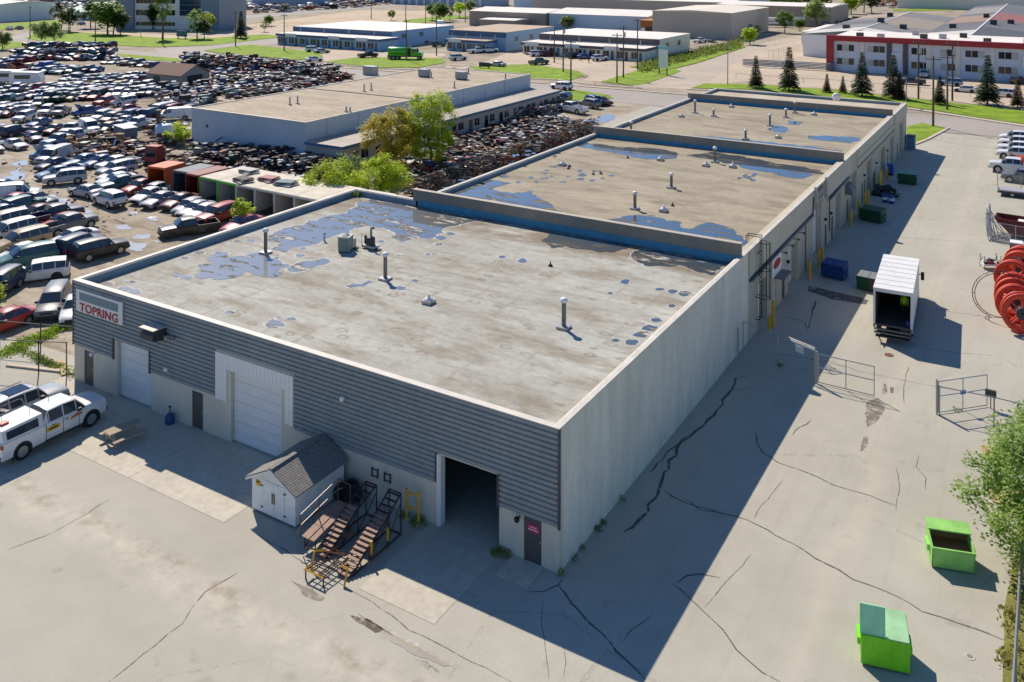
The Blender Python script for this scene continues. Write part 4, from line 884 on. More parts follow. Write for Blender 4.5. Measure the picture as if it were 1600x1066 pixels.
for y in (-2.55, -3.7): MB().box(-7.57, -7.49, y-0.04, y+0.04, 0.35, 0.95).build('yellow_marker', M_YELLOW, sa)
sb_ = stairs('steel staircase with thin open rungs between the tan gangway and the other staircase', -10.02, -9.36, -4.6, -2.5, -1.15, 0.15, 1.2, 1.62, 11)
gw = thing('gangway', 'tan steel gangway deck with tubular handrail beside the white shed', 'gangway')
def gz(y): return 0.55+(y+4.65)/2.45*0.40
for i in range(3):
    y0, y1 = -4.65+i*0.82, -4.65+(i+1)*0.82-0.02; mb = MB(); mb.add([(-10.85,y0,gz(y0)),(-10.1,y0,gz(y0)),(-10.1,y1,gz(y1)),(-10.85,y1,gz(y1)),(-10.85,y0,gz(y0)+.05),(-10.1,y0,gz(y0)+.05),(-10.1,y1,gz(y1)+.05),(-10.85,y1,gz(y1)+.05)], [(0,3,2,1),(4,5,6,7),(0,1,5,4),(1,2,6,5),(2,3,7,6),(3,0,4,7)]); mb.build('deck_plate', M_RDECK, gw)
for x, nm in ((-10.88, 'handrail'),):
    for dz in (0.55, 1.05): MB().path([(x, -4.9, gz(-4.9)+dz-0.25), (x, -4.7, gz(-4.7)+dz), (x, -2.2, gz(-2.2)+dz), (-10.75, -2.0, gz(-2.2)+dz)], 0.025).build(nm, mat('dull_steel_tube', (142,128,122), 0.5, 0.4), gw)
    for y in (-4.7, -3.5, -2.2): MB().cyl((x, y, gz(y)), (x, y, gz(y)+1.05), 0.025).build('rail_post', M_RUST, gw)
MB().cyl((-10.1, -2.2, gz(-2.2)), (-10.1, -2.2, gz(-2.2)+1.0), 0.025).build('rail_post', M_RUST, gw)
MB().path([(-10.88,-2.2,gz(-2.2)+1.05),(-10.1,-2.2,gz(-2.2)+1.0)], 0.025).build('handrail', M_RUST, gw)
for x in (-10.8, -10.15):
    for y in (-4.5, -2.35): MB().bar((x, y, 0), (x, y, gz(y)), 0.06).build('leg', M_DSTEEL, gw)
    MB().bar((x, -4.5, 0.05), (x, -2.35, gz(-2.35)-0.05), 0.05).build('brace', M_RUST, gw)
for_legs = [((-9.3,-6.0,0),(-9.3,-6.0,.38)), ((-8.27,-6.0,0),(-8.27,-6.0,.38)), ((-8.3,-4.4,0),(-8.3,-4.4,.4)), ((-9.2,-4.4,0),(-9.2,-4.4,.4))]
tf = thing('tow_frame', 'low tangled steel base frame with yellow painted ends at the foot of the stairs', 'frame')
for x in (-9.25, -8.95, -8.6, -8.3): MB().bar((x, -6.0, 0.38), (x+0.1, -4.2, 0.42), 0.05).build('beam', M_RUST, tf)
for i in range(7): y = -5.8+i*0.25; MB().bar((-9.25, y, 0.36), (-8.3, y, 0.36), 0.045).build('cross_bar', M_DSTEEL if i % 2 else M_RUST, tf)
for a, b in (((-9.3,-6.02,.4),(-8.25,-6.02,.4)), ((-9.45,-5.3,.75),(-9.1,-5.0,.75)), ((-9.45,-5.3,.75),(-9.45,-5.5,.0)), ((-7.95,-5.3,.62),(-7.55,-5.25,.62)), ((-7.55,-5.25,.62),(-7.5,-5.55,0)), ((-9.3,-6.02,.4),(-9.33,-5.6,.42))): MB().bar(a, b, 0.07).build('yellow_bar', M_YELLOW, tf)
for a, b in for_legs: MB().bar(a, b, 0.06).build('leg', M_DSTEEL, tf)
MB().bar((-10.4,-4.9,.35),(-8.3,-4.55,.55),0.06).build('draw_bar', M_RUST, tf); MB().bar((-9.6,-3.9,.5),(-9.0,-3.3,.6),0.05).build('draw_bar', M_RUST, tf)
# folded black tarp leaning by the wall
ty = thing('tyre_stack', 'black tyres leaning in the corner between shed and wall', 'tyres')
for i, (x, y, rx) in enumerate(((-11.55, -0.45, 70), (-11.2, -0.75, 62), (-11.75, -0.9, 75))):
    o = MB().lathe([(0.24,-0.11),(0.40,-0.11),(0.45,-0.06),(0.45,0.06),(0.40,0.11),(0.24,0.11),(0.22,0)], n=20).build('tyre', M_TYRE, ty, (x, y, 0.44), smooth=True); o.rotation_euler = (R(rx), 0, R(20*i))
# yellow barrier frame
yb = thing('barrier_frame', 'yellow tubular steel guard frame by the open loading doorway', 'barrier')
for x, y in ((-8.0,-0.55), (-7.32,-0.5)): MB().cyl((x,y,0),(x,y,1.6),0.06,n=10).build('post', M_YELLOW, yb); MB().cyl((x,y,0),(x,y,0.12),0.16,n=12).build('footing', M_CONC, yb)
for z in (0.75, 1.42): MB().cyl((-8.0,-0.55,z),(-7.32,-0.5,z),0.05,n=8).build('rail', M_YELLOW, yb)
# picnic table
pt = thing('picnic_table', 'weathered wooden picnic table half in the building shadow beside the white pickup', 'picnic table', (-26.15, -3.0, 0), R(82))
M_WOOD = mat('weathered_table_wood', (168,154,132), 0.85, var=0.18, scale=4, stretch=(0.3,3,3))
for i in range(5): MB().box(-0.95, 0.95, -0.37+i*0.15, -0.37+i*0.15+0.14, 0.72, 0.76).build('tabletop_plank', M_WOOD, pt)
for s in (-1, 1):
    for i in range(2): MB().box(-0.95, 0.95, s*0.74-0.14+i*0.14, s*0.74-0.01+i*0.14, 0.42, 0.46).build('bench_plank', M_WOOD, pt)
    MB().box(s*0.68-0.03, s*0.68+0.03, -0.85, 0.85, 0.34, 0.42).build('crossbeam', M_WOOD, pt)
    for u in (-1, 1): MB().bar((s*0.68, u*0.62, 0), (s*0.68, u*0.22, 0.72), 0.08).build('leg', M_WOOD, pt)
# blue gas cylinder
gc = thing('gas_cylinder', 'blue gas cylinder standing by the front wall between the doors', 'gas cylinder', (-25.4, -0.45, 0))
MB().lathe([(0.22,0),(0.27,0.06),(0.27,0.42),(0.20,0.55),(0.06,0.6)], n=16).build('tank', mat('blue_cylinder', (28,70,118), 0.5), gc, smooth=True)
MB().cyl((0,0,0.58),(0,0,0.95),0.03).cyl((-0.08,0,0.98),(0.08,0,0.98),0.06,n=10).build('valve', M_DGREY, gc)
# weeds at the foot of the walls
rnd = random.Random(3)
for k, (x, y, r, h, n) in enumerate([(-7.4,-0.45,0.4,0.32,320),(-8.3,-0.4,0.25,0.25,120),(-3.0,-0.35,0.3,0.36,260),(-2.55,-0.25,0.25,0.3,140),(0.12,-0.05,0.16,0.35,110),(0.18,3.6,0.14,0.32,110),(0.18,4.2,0.12,0.25,70),(0.2,1.2,0.12,0.25,60),(0.15,2.0,0.12,0.2,50),(3.0,25.5,0.16,0.25,90),(-35.8,0.3,0.4,0.6,260),(13.6,25.2,0.35,0.06,80),(0.2,6.4,0.14,0.25,60)]):
    mb = MB(); leafy(mb, (x, y, 0), r, h*0.7, n//2, 0.10, rnd); tag(mb.build('weeds', M_WEED), kind='stuff')

# ------------------------------------------------------------------ parked vehicles by the front
pk = car('crewpickup', 'white', (-29.95, -5.1), R(90), 'white crew cab pickup with yellow door decal and canopy parked facing the wall', 'pickup truck', dusty=False)
cn = MB(); cn.add([(-3.05,-.98,1.29),(-0.78,-.98,1.29),(-0.78,.98,1.29),(-3.05,.98,1.29),(-3.0,-.80,1.90),(-0.80,-.80,1.96),(-0.80,.80,1.96),(-3.0,.80,1.90)], [(4,5,6,7),(0,1,5,4),(1,2,6,5),(2,3,7,6),(3,0,4,7)]); cn.build('bed_canopy', paint_mat('white', False), pk)
for s in (-1, 1):
    q = [(-2.8,s*.955,1.40),(-1.05,s*.955,1.40),(-1.05,s*.835,1.82),(-2.8,s*.835,1.78)]; MB().poly([(x, y+s*0.006, z) for x, y, z in q]).build('canopy_window', M_GLASS, pk)
    MB().box(-1.3, 1.35, s*1.03-0.07, s*1.03+0.07, 0.36, 0.42).build('running_board', M_DGREY, pk)
    for x in (0.55, -0.25): MB().box(x-0.1, x+0.1, s*1.0-0.03, s*1.0+0.03, 1.12, 1.16).build('door_handle', M_DGREY, pk)
for s in (-1, 1):
    for x in (1.28, 0.33, -0.66): MB().box(x-.012, x+.012, s*1.012-.006, s*1.012+.006, .5, 1.28).build('panel_gap', M_TRIM, pk)
MB().box(-0.62, 0.12, -1.024, -1.014, 0.86, 1.12).build('yellow_decal', mat('yellow_decal_vinyl', (222,184,20), 0.5), pk)
MB().box(-0.52, 0.02, -1.029, -1.0245, 0.94, 1.04).build('decal_print', M_BLACK, pk)
dc = MB(); dc.add([(0.75,-1.022,0.98),(1.5,-1.022,1.06),(1.45,-1.022,1.16),(1.1,-1.022,1.20),(0.8,-1.022,1.12)], [(0,1,2,3,4)]); dc.build('door_emblem', mat('orange_emblem', (196,110,60), 0.5), pk)
MB().box(-2.7,-2.3,-0.25,0.1,1.93,2.02).build('beacon_light', mat('orange_beacon', (220,80,30), 0.4), pk)
for x, y in ((-2.4, 0.3), (-1.2, -0.3), (0.2, 0.2)): MB().cyl((x, y, 1.9), (x, y, 2.3), 0.012).build('antenna', M_BLACK, pk)
sv = car('suv', 'silver', (-33.45, -4.4), R(90), 'pale silver suv with panoramic glass roof parked left of the canopy pickup', 'suv', dusty=False)
MB().box(-1.2, 0.1, -0.48, 0.48, 1.771, 1.779).build('glass_roof', M_GLASS, sv)
for s in (-1, 1): MB().bar((-1.9, s*0.62, 1.80), (0.2, s*0.62, 1.82), 0.04).build('roof_rail', M_LGREY, sv)

# ------------------------------------------------------------------ box truck with open back and a worker inside
bt = thing('box_truck', 'white box truck with its rear roller door open, parked in the drive', 'box truck', (8.78, 33.45, 0), R(94.0))
# local x = forward (front of truck away from the camera), box from 0 to 8.2
M_BOXW = mat('box_white', (226,226,222), 0.5, var=0.07, scale=1.2, var2=0.06, scale2=0.5); M_BOXI = mat('box_liner', (120,112,100), 0.8, var=0.2)
MB().box(0, 8.1, -1.27, 1.27, 1.05, 1.17).build('box_floor', mat('steel_floor', (84,86,86), 0.6, var=0.2), bt)
for s in (-1, 1):
    MB().box(0, 8.1, s*1.25-0.03, s*1.25+0.03, 1.17, 3.66).build('box_side', M_BOXW, bt); MB().box(0.06, 8.04, s*1.20-0.012, s*1.20+0.012, 1.172, 3.62).build('side_liner', M_BOXI, bt)
    MB().box(-0.05, 0.06, s*1.22-0.07, s*1.22+0.07, 0.9, 3.66).build('corner_post', M_BOXW, bt); MB().box(-0.07, -0.051, s*1.22-0.05, s*1.22+0.05, 1.0, 1.15).build('tail_light', M_TAIL, bt)
MB().box(-0.06, 8.12, -1.30, 1.30, 3.662, 3.74).build('box_roof', M_BOXW, bt)
for i in range(7): MB().box(0.9+i*1.05, 0.94+i*1.05, -1.28, 1.28, 3.741, 3.752).build('roof_seam', M_LGREY, bt)
for i in range(3):
    for s in (-1, 1): MB().box(0.4+i*3.5, 0.5+i*3.5, s*1.285-0.008, s*1.285+0.008, 1.25, 1.32).build('marker_light', M_TAIL, bt)
MB().box(7.98, 8.06, -1.18, 1.18, 1.172, 3.65).build('bulkhead', M_BOXI, bt)
MB().box(-0.06, 0.05, -1.15, 1.15, 3.48, 3.66).build('door_header', M_BOXW, bt); MB().box(0.1, 2.3, -1.12, 1.12, 3.55, 3.60).build('roller_door', mat('roller_dark', (150,150,148), 0.6), bt)
for z in (0.86, 0.62): MB().box(-0.32, -0.08, -1.22, 1.22, z, z+0.09).build('lift_step', mat('worn_lift_steel', (120,118,114), 0.5, 0.5, var=0.25), bt)
MB().box(-0.45, -0.05, -1.1, 1.1, 0.42, 0.50).build('rear_bumper', M_DGREY, bt)
MB().bar((-0.4,0.9,0.45),(-1.0,0.65,0.25),0.08).build('tow_hitch', M_BLACK, bt)
MB().box(0.1, 10.4, -0.45, 0.45, 0.62, 0.88).build('chassis', M_BLACK, bt)
wmt = wheel_mesh(0.5, 0.30).mesh('truck_wheel', [M_TYRE, M_RIM])
for x in (1.9, 9.5):
    for s in (-1, 1): mesh_obj('wheel', wmt, bt, (x, s*1.05, 0.5))
cb = MB(); cb.prismy([(8.4,0.7),(10.7,0.7),(10.75,1.5),(10.45,1.7),(9.9,2.55),(8.4,2.6)], -1.12, 1.12); cb.build('cab', M_BOXW, bt)
MB().poly([(10.46,-0.95,1.74),(10.46,0.95,1.74),(9.95,0.9,2.48),(9.95,-0.9,2.48)]).build('windshield', M_GLASS, bt)
for s in (-1, 1): MB().poly([(8.9,s*1.125,1.7),(10.2,s*1.125,1.7),(9.8,s*1.125,2.4),(8.9,s*1.125,2.4)]).build('side_window', M_GLASS, bt); MB().box(9.7,9.9,s*1.45-0.12,s*1.45+0.12,1.6,2.2).bar((9.8,s*1.1,2.0),(9.8,s*1.45,2.0),0.05).build('mirror', M_BLACK, bt)
MB().box(0.35,0.75,-1.15,-0.85,1.18,1.55).build('blue_bin', mat('blue_plastic', (20,50,150), 0.5), bt)
MB().box(0.5,1.2,-1.17,-1.08,1.18,2.2).build('load_board', mat('plywood', (170,110,60), 0.8), bt)
bw = math.radians(94.0); lx, ly = 2.2, -0.62
person((8.78+lx*math.cos(bw)-ly*math.sin(bw), 33.45+lx*math.sin(bw)+ly*math.cos(bw)), R(274), 'worker in a yellow hi-vis vest standing inside the open box truck', mat('hi_vis_shirt', (170,210,30), 0.7), mat('dark_trousers', (40,42,46), 0.8), 1.172, mat('hi_vis_yellow', (190,225,20), 0.7))
ct = thing('floor_grate', 'small round iron drain cover set in the paved drive', 'drain cover', (*at2(1389,555), 0.004)); MB().lathe([(0.30,0),(0.30,0.02),(0.26,0.025)], n=18).build('rim', M_RUST, ct); MB().lathe([(0.25,0.0),(0.25,0.022)], n=18).build('lid', M_DGREY, ct)
ct2 = thing('floor_grate', 'small round valve cover with pale surround near the front lime dumpster', 'drain cover', (*at2(1515,1026), 0.004)); MB().lathe([(0.20,0),(0.20,0.012)], n=18).build('surround', M_CONC, ct2); MB().lathe([(0.11,0.0),(0.11,0.022)], n=18).build('lid', M_LGREY, ct2)

# ------------------------------------------------------------------ dumpsters
def dumpster(p0, p1, depth, h, M, M2, label, style, lidM=None, group=None, mi=None):
    """front bottom edge runs p0 -> p1; depth behind it"""
    L = math.hypot(p1[0]-p0[0], p1[1]-p0[1]); a = math.atan2(p1[1]-p0[1], p1[0]-p0[0])
    t = thing('dumpster', label, 'dumpster', (*p0, 0), a, group); lidM = lidM or M; w = 0.05; zf = h; zb = h*(1.12 if style != 'open' else 1.28)
    if style == 'open':
        pr = [(-0.02, 0.06), (-0.12, h*0.5), (-0.16, h)]
        MB().add([(0,0,.05),(L,0,.05),(L,-.10,h*.5),(0,-.10,h*.5),(0,-.14,h),(L,-.14,h),(0,.05,.05),(L,.05,.05),(0,-.09,h),(L,-.09,h)], [(0,1,2,3),(3,2,5,4),(6,8,9,7),(4,5,9,8)]).build('front_panel', M, t)
        MB().box(0, L, depth-0.05, depth, 0.05, zb).build('rear_panel', M, t)
        for x in (0, L-0.05): MB().prismx([(0,0.05),(-.10,h*.5),(-.14,h),(depth,zb),(depth,0.05)], x, x+0.05).build('side_panel', M, t)
        MB().box(0.05, L-0.05, 0.05, depth-0.05, 0.62, 0.67).build('floor', mat('rusty_inside', (150,104,78), 0.85, var=0.2), t)
        MB().box(0.052, L-0.052, depth-0.058, depth-0.0505, 0.10, zb-0.02).build('inner_lining', mat('rusty_inside', (150,104,78)), t)
        ym, zm = depth*0.52, h+(zb-h)*0.6+.12; yb_, zb2 = depth+.08, zb+.10
        MB().add([(-.03,ym,zm),(L+.03,ym,zm),(L+.03,yb_,zb2),(-.03,yb_,zb2),(-.03,ym,zm+.05),(L+.03,ym,zm+.05),(L+.03,yb_,zb2+.05),(-.03,yb_,zb2+.05)], [(0,3,2,1),(4,5,6,7),(0,1,5,4),(1,2,6,5),(2,3,7,6),(3,0,4,7)]).build('lid', lidM, t)
        MB().box(-.02, L+.02, -.20, -.13, h-0.06, h+.02).build('rim', M, t)
    else:
        MB().prismx([(0,0.08),(0,h),(depth,zb),(depth,0.08)], 0, L).build('bin', M, t)
        MB().box(-0.03, L+0.03, -0.04, 0.0, h-0.08, h+0.015).build('rim', M, t)
        for i in range(2):
            x0, x1 = 0.02+i*L/2, L/2-0.02+i*L/2; s = (zb-h)/depth
            if style == 'flip' and i == 0:
                o = MB().add([(x0-.06,0,0),(x1+.02,0,0),(x1+.02,0.22,1.02),(x0-.06,0.22,1.02),(x0-.06,.05,0),(x1+.02,.05,0),(x1+.02,.27,1.02),(x0-.06,.27,1.02)], [(0,1,2,3),(4,7,6,5),(0,3,7,4),(1,5,6,2),(3,2,6,7),(0,4,5,1)]).build('lid', M2, t, (0, 0.02, h+.01))
            else: MB().add([(x0,-.03,h+.01),(x1,-.03,h+.01),(x1,depth+.03,zb+.01),(x0,depth+.03,zb+.01),(x0,-.03,h+.06),(x1,-.03,h+.06),(x1,depth+.03,zb+.06),(x0,depth+.03,zb+.06)], [(0,3,2,1),(4,5,6,7),(0,1,5,4),(1,2,6,5),(2,3,7,6),(3,0,4,7)]).build('lid', lidM, t)
        if style == 'ribbed':
            for i in range(5): x = 0.12+i*(L-0.24)/4; MB().box(x-0.04, x+0.04, -0.05, -0.001, 0.1, h-0.1).build('rib', M, t)
    for s, x in ((-1, 0), (1, L)): MB().box(min(x, x+s*0.12), max(x, x+s*0.12), 0.35, depth-0.35, 0.55, 0.80).build('fork_pocket', M, t)
    for x in (0.15, L-0.15):
        for y in (0.2, depth-0.2): MB().box(x-0.06, x+0.06, y-0.06, y+0.06, 0, 0.08).build('foot', M_BLACK, t)
    return t
def scuffed(name, rgb, rust=(116, 84, 58), amt=0.7, rough=0.55):
    g = NG(name); c = g.ramp(g.noise(1.2, 5), [(0.3, tuple(int(x*0.86) for x in rgb)), (0.7, rgb)])
    c = g.mix(g.math('MULTIPLY', g.ramp(g.noise(5.0, 6, 0.7, (1, 1, 0.6)), [(0.62, 0.0), (0.68, 1.0)]), amt), c, rust)
    c = g.mix(g.math('MULTIPLY', g.ramp(g.noise(2.5, 6, 0.75, (3, 3, 0.25)), [(0.56, 0.0), (0.7, 1.0)]), 0.35), c, tuple(int(x*0.45+50) for x in rgb))
    c = g.mix(g.math('MULTIPLY', g.ramp(g.noise(9, 5, 0.7, (1, 6, 1)), [(0.66, 0.0), (0.70, 1.0)]), 0.4), c, tuple(min(255, int(x*0.6+100)) for x in rgb))
    return g.done(c, rough, g.noise(1.5, 3), 0.35, 0.05)
M_LIME = scuffed('lime_paint', (132,222,34), amt=0.3); M_MINT = scuffed('faded_mint_lid', (170,222,168), amt=0.4); M_MINT2 = scuffed('mint_lid_painted_glow', (168,236,188), amt=0.3); M_LIME2 = scuffed('faded_lime_paint', (158,220,116), amt=0.5)  # flipped mint lid brightened: light through it is put into the colour
M_BINGR = scuffed('dark_green_bin', (22,84,52)); M_BINBL = scuffed('blue_bin', (18,64,130))
dumpster((12.32,1.5), (14.0,1.9), 1.45, 1.2, M_LIME, M_MINT2, 'bright lime green dumpster with one mint lid flipped upright', 'flip', M_MINT)
dumpster((13.96,9.0), (15.64,9.5), 1.35, 1.0, M_LIME2, M_MINT, 'pale green open dumpster with rusty inside next to the leafy tree', 'open', M_LIME2)
dumpster((1.45,44.55), (3.32,44.30), 1.3, 1.15, M_BINBL, M_BINBL, 'dark blue dumpster in shade by the yellow bollards', 'ribbed')
g2 = dumpster((4.62,43.0), (6.4,42.85), 1.2, 1.1, M_BINGR, M_BINGR, 'green dumpster with half its lid grey, touching the box truck', 'flip2', mat('grey_lid', (120,124,124), 0.6))
MB().box(0.92, 1.79, -0.05, -0.005, 0.12, 1.08).build('grey_panel', mat('dark_grey_panel', (70,66,66), 0.7), g2)
dumpster((1.10,64.0), (3.25,63.5), 1.4, 1.2, M_BINGR, M_BINGR, 'dark green dumpster nearest the blue drums, in the wall shade', 'ribbed')
dumpster((2.2,82.6), (4.2,82.8), 1.4, 1.25, M_BINGR, M_BINGR, 'dark green dumpster farthest up the drive', 'ribbed', mat('pale_green_lid', (130,170,150), 0.6))
# drums and refuse heap
for i, (u, v) in enumerate(((1383,316), (1393,318))):
    x, y = at2(u, v); t = thing('steel_drum', ('left' if i == 0 else 'right')+' one of the two blue drums with white bands by the refuse heap', 'drum', (x, y, 0), 0, 'blue drums in the wall shade')
    MB().lathe([(0.28,0),(0.30,0.02),(0.29,0.3),(0.305,0.32),(0.29,0.34),(0.29,0.6),(0.305,0.62),(0.29,0.64),(0.30,0.88),(0.27,0.88),(0.27,0.85)], n=18).build('barrel', mat('drum_blue', (30,80,150), 0.45), t, smooth=True); MB().lathe([(0.308,0.33),(0.308,0.61)], n=18).build('white_band', M_WHITE, t)
rh = thing('refuse_heap', 'heap of black bags and scrap piled against the long wall', 'refuse heap', (*at2(1384,306), 0))
rnd = random.Random(8)
for i in range(16):
    x, y = rnd.uniform(-1.2,1.2), rnd.uniform(-0.9,1.3); r = rnd.uniform(0.3,0.55); o = MB().lathe([(0.1,0),(r*0.9,r*0.15),(r,r*0.6),(r*0.7,r*1.1),(r*0.2,r*1.35)], n=9).build('bag', mat('black_bag', (22,24,28), 0.35), rh, (x, y, 0 if i < 10 else 0.5), rnd.uniform(0,6), smooth=True)
for i in range(6): x, y = rnd.uniform(-1,1.6), rnd.uniform(-1.2,0.8); MB().box(-0.5,0.5,-0.2,0.2,0,0.06).build('scrap_board', M_DGREY, rh, (x, y, 0.3+0.1*i), rnd.uniform(0,3))
# bollards along the long wall
def bollard(x, y, h, label): 
    t = thing('bollard', label, 'bollard', (x, y, 0), 0, 'yellow bollards along the long wall'); h *= 1.25; MB().cyl((0,0,0),(0,0,h),0.12,n=12).build('post', M_YELLOW, t); MB().lathe([(0.12,h),(0.09,h+0.05),(0.02,h+0.07)], n=12).build('cap', M_YELLOW, t); MB().cyl((0,0,0),(0,0,0.05),0.2,n=12).build('footing', M_CONC, t); return t
for x, y, h, lb in ((0.75,31.0,0.75,'short yellow bollard under the caged roof ladder'),(0.85,31.7,1.55,'taller yellow bollard under the caged roof ladder'),(0.8,43.4,1.2,'yellow bollard left of the blue dumpster'),(0.8,46.7,1.2,'yellow bollard behind the blue dumpster'),(0.9,47.6,1.25,'yellow bollard beside the tall overhead door under the grey sign'),(0.8,61.2,1.3,'yellow bollard left of the dark green dumpster by the drums'),(0.9,64.9,1.3,'yellow bollard between the awning and the tall white door'),
    (0.8,65.3,1.4,'yellow bollard close to the door past the awning'),(0.8,69.0,1.3,'yellow bollard behind the refuse heap'),(0.85,70.4,1.4,'yellow bollard just past the refuse heap'),(0.8,78.2,1.3,'yellow bollard near the yellow panel'),(0.8,83.6,1.3,'yellow bollard beside the farthest green dumpster')): bollard(x, y, h, lb)
yp = thing('guard_panel', 'tall yellow guard panel leaning on the wall past the refuse heap', 'guard panel', (0.7,79.6,0)); MB().box(-0.05,0.05,-1.0,1.0,0.1,1.9).build('panel', M_YELLOW, yp); MB().box(-0.12,-0.051,-0.9,-0.8,0,1.6).build('post', M_DGREY, yp); MB().box(-0.12,-0.051,0.8,0.9,0,1.6).build('post', M_DGREY, yp)
cbx = thing('utility_cabinet', 'blue grey utility cabinet at the far corner of the long wall', 'cabinet', (0.75,105.2,0)); MB().box(-0.55,0.55,-0.7,0.7,0.1,1.9).build('housing', mat('cabinet_blue_grey', (92,120,150), 0.6, var=0.1), cbx); MB().box(-0.6,0.6,-0.75,0.75,1.902,2.0).build('lid', M_DGREY, cbx); MB().box(-0.5,0.5,-0.6,0.6,0,0.1).build('plinth', M_CONC, cbx)
bc = thing('wheeled_bin', 'blue wheeled bin against the long wall near the yellow panel', 'bin', (0.7,86.9,0)); MB().box(-0.35,0.35,-0.35,0.35,0.12,1.3).build('tub', mat('bin_blue', (30,90,170), 0.5), bc); MB().box(-0.4,0.4,-0.4,0.4,1.302,1.38).build('lid', mat('bin_blue', (30,90,170)), bc)
MB().cyl((-0.36,-0.3,0.12),(0.36,-0.3,0.12),0.12,n=10).build('wheels', M_BLACK, bc)
# ------------------------------------------------------------------ trees
M_BARK = mat('tree_bark', (92, 78, 64), 0.9, var=0.25, scale=6, bump=0.4)
M_LEAFY = leaf_mat('spring_leaves_yellow_green', (164, 194, 38), (224, 232, 86), 0.68, 0.6)
M_LEAFO = leaf_mat('spring_leaves_olive', (168, 162, 56), (222, 208, 90), 0.64, 0.6)
M_LEAFG = leaf_mat('leaves_mid_green', (96, 128, 44), (152, 180, 80), 0.5, 0.8)
M_LEAFP = leaf_mat('leaves_pale_green', (132, 152, 84), (176, 192, 116), 0.45, 0.5)
M_LEAFD = leaf_mat('leaves_dark_green', (56, 80, 40), (98, 124, 62), 0.4, 0.5)
M_NEEDLE = leaf_mat('spruce_needles', (34, 54, 34), (72, 96, 56), 0.2, 1.5)
M_NEEDLB = leaf_mat('spruce_needles_brown', (86, 66, 46), (120, 96, 66), 0.15, 1.5)
def crown_points(rnd, h, r, base, n, lean=0.0):
    out = []
    while len(out) < n:
        x, y, z = rnd.uniform(-1,1), rnd.uniform(-1,1), rnd.uniform(-1,1); d = x*x+y*y+z*z
        if d > 1 or d < 0.12: continue
        t = (z+1)/2; w = r*(0.62+0.55*math.sin(math.pi*min(1, t*0.85+0.12))); out.append((x*w+lean*t, y*w, base+(h-base)*t))
    return out
TREE_CACHE = {}
def tree_meshes(h, r, base, nclump, nleaf, size, seed, clump_r, shape='round'):
    rnd = random.Random(seed); cl = crown_points(rnd, h-0.3, r*0.85, base, nclump); crown = MB(); trunk = MB()
    th = h*0.55; tr_ = 0.035*h*0.55+0.04; prev = (0,0,0); k = 5
    for i in range(1, k+1):
        p = (rnd.uniform(-.06,.06)*h*i/k, rnd.uniform(-.06,.06)*h*i/k, th*i/k); trunk.cyl(prev, p, tr_*(1-0.7*(i-1)/k), tr_*(1-0.7*i/k), n=7); prev = p
        if i >= 2:
            for _ in range(3):
                c = rnd.choice(cl); m_ = tuple((a+b)/2 for a, b in zip(p, c)); m_ = (m_[0], m_[1], m_[2]+0.2); rr = tr_*0.35*(1-0.5*i/k); trunk.cyl(p, m_, rr, rr*0.6, n=5); trunk.cyl(m_, c, rr*0.6, rr*0.25, n=4)
    for cx, cy, cz in cl:
        rr = clump_r*rnd.uniform(0.6, 1.3)
        for _ in range(nleaf):
            v = Vector((rnd.gauss(0,1), rnd.gauss(0,1), rnd.gauss(0,0.8))); v = v.normalized()*rr*rnd.random()**0.5; p = Vector((cx,cy,cz))+v
            s = size*rnd.uniform(0.6,1.4); e = Vector((rnd.uniform(-1,1), rnd.uniform(-1,1), rnd.uniform(-.55,.3))).normalized()*s; w = e.cross(Vector((rnd.uniform(-.45,.35),rnd.uniform(-.3,.5),1))).normalized()*s*0.45
            crown.add([tuple(p), tuple(p+e*0.55+w), tuple(p+e), tuple(p+e*0.5-w)], [(0,1,2,3)])
    return trunk, crown
def tree(xy, h, r, M, label, seed=0, base=None, nclump=60, nleaf=70, size=0.22, clump_r=0.7, name='deciduous_tree', cat='tree', group=None, rz=0.0, key=None, z=0.0):
    base = h*0.25 if base is None else base
    if key and key in TREE_CACHE: tm, cm, h0 = TREE_CACHE[key]
    else:
        a, b = tree_meshes(h, r, base, nclump, nleaf, size, seed, clump_r); tm, cm, h0 = a.mesh(name+'_trunk', M_BARK, True), b.mesh(name+'_crown', M), h
        if key: TREE_CACHE[key] = (tm, cm, h0)
    t = thing(name, label, cat, (xy[0], xy[1], z), rz, group); s = h/h0; t.scale = (s,)*3
    mesh_obj('trunk', tm, t); c = mesh_obj('crown', cm, t); c.material_slots[0].link = 'OBJECT'; c.material_slots[0].material = M; return t
SPR = {}
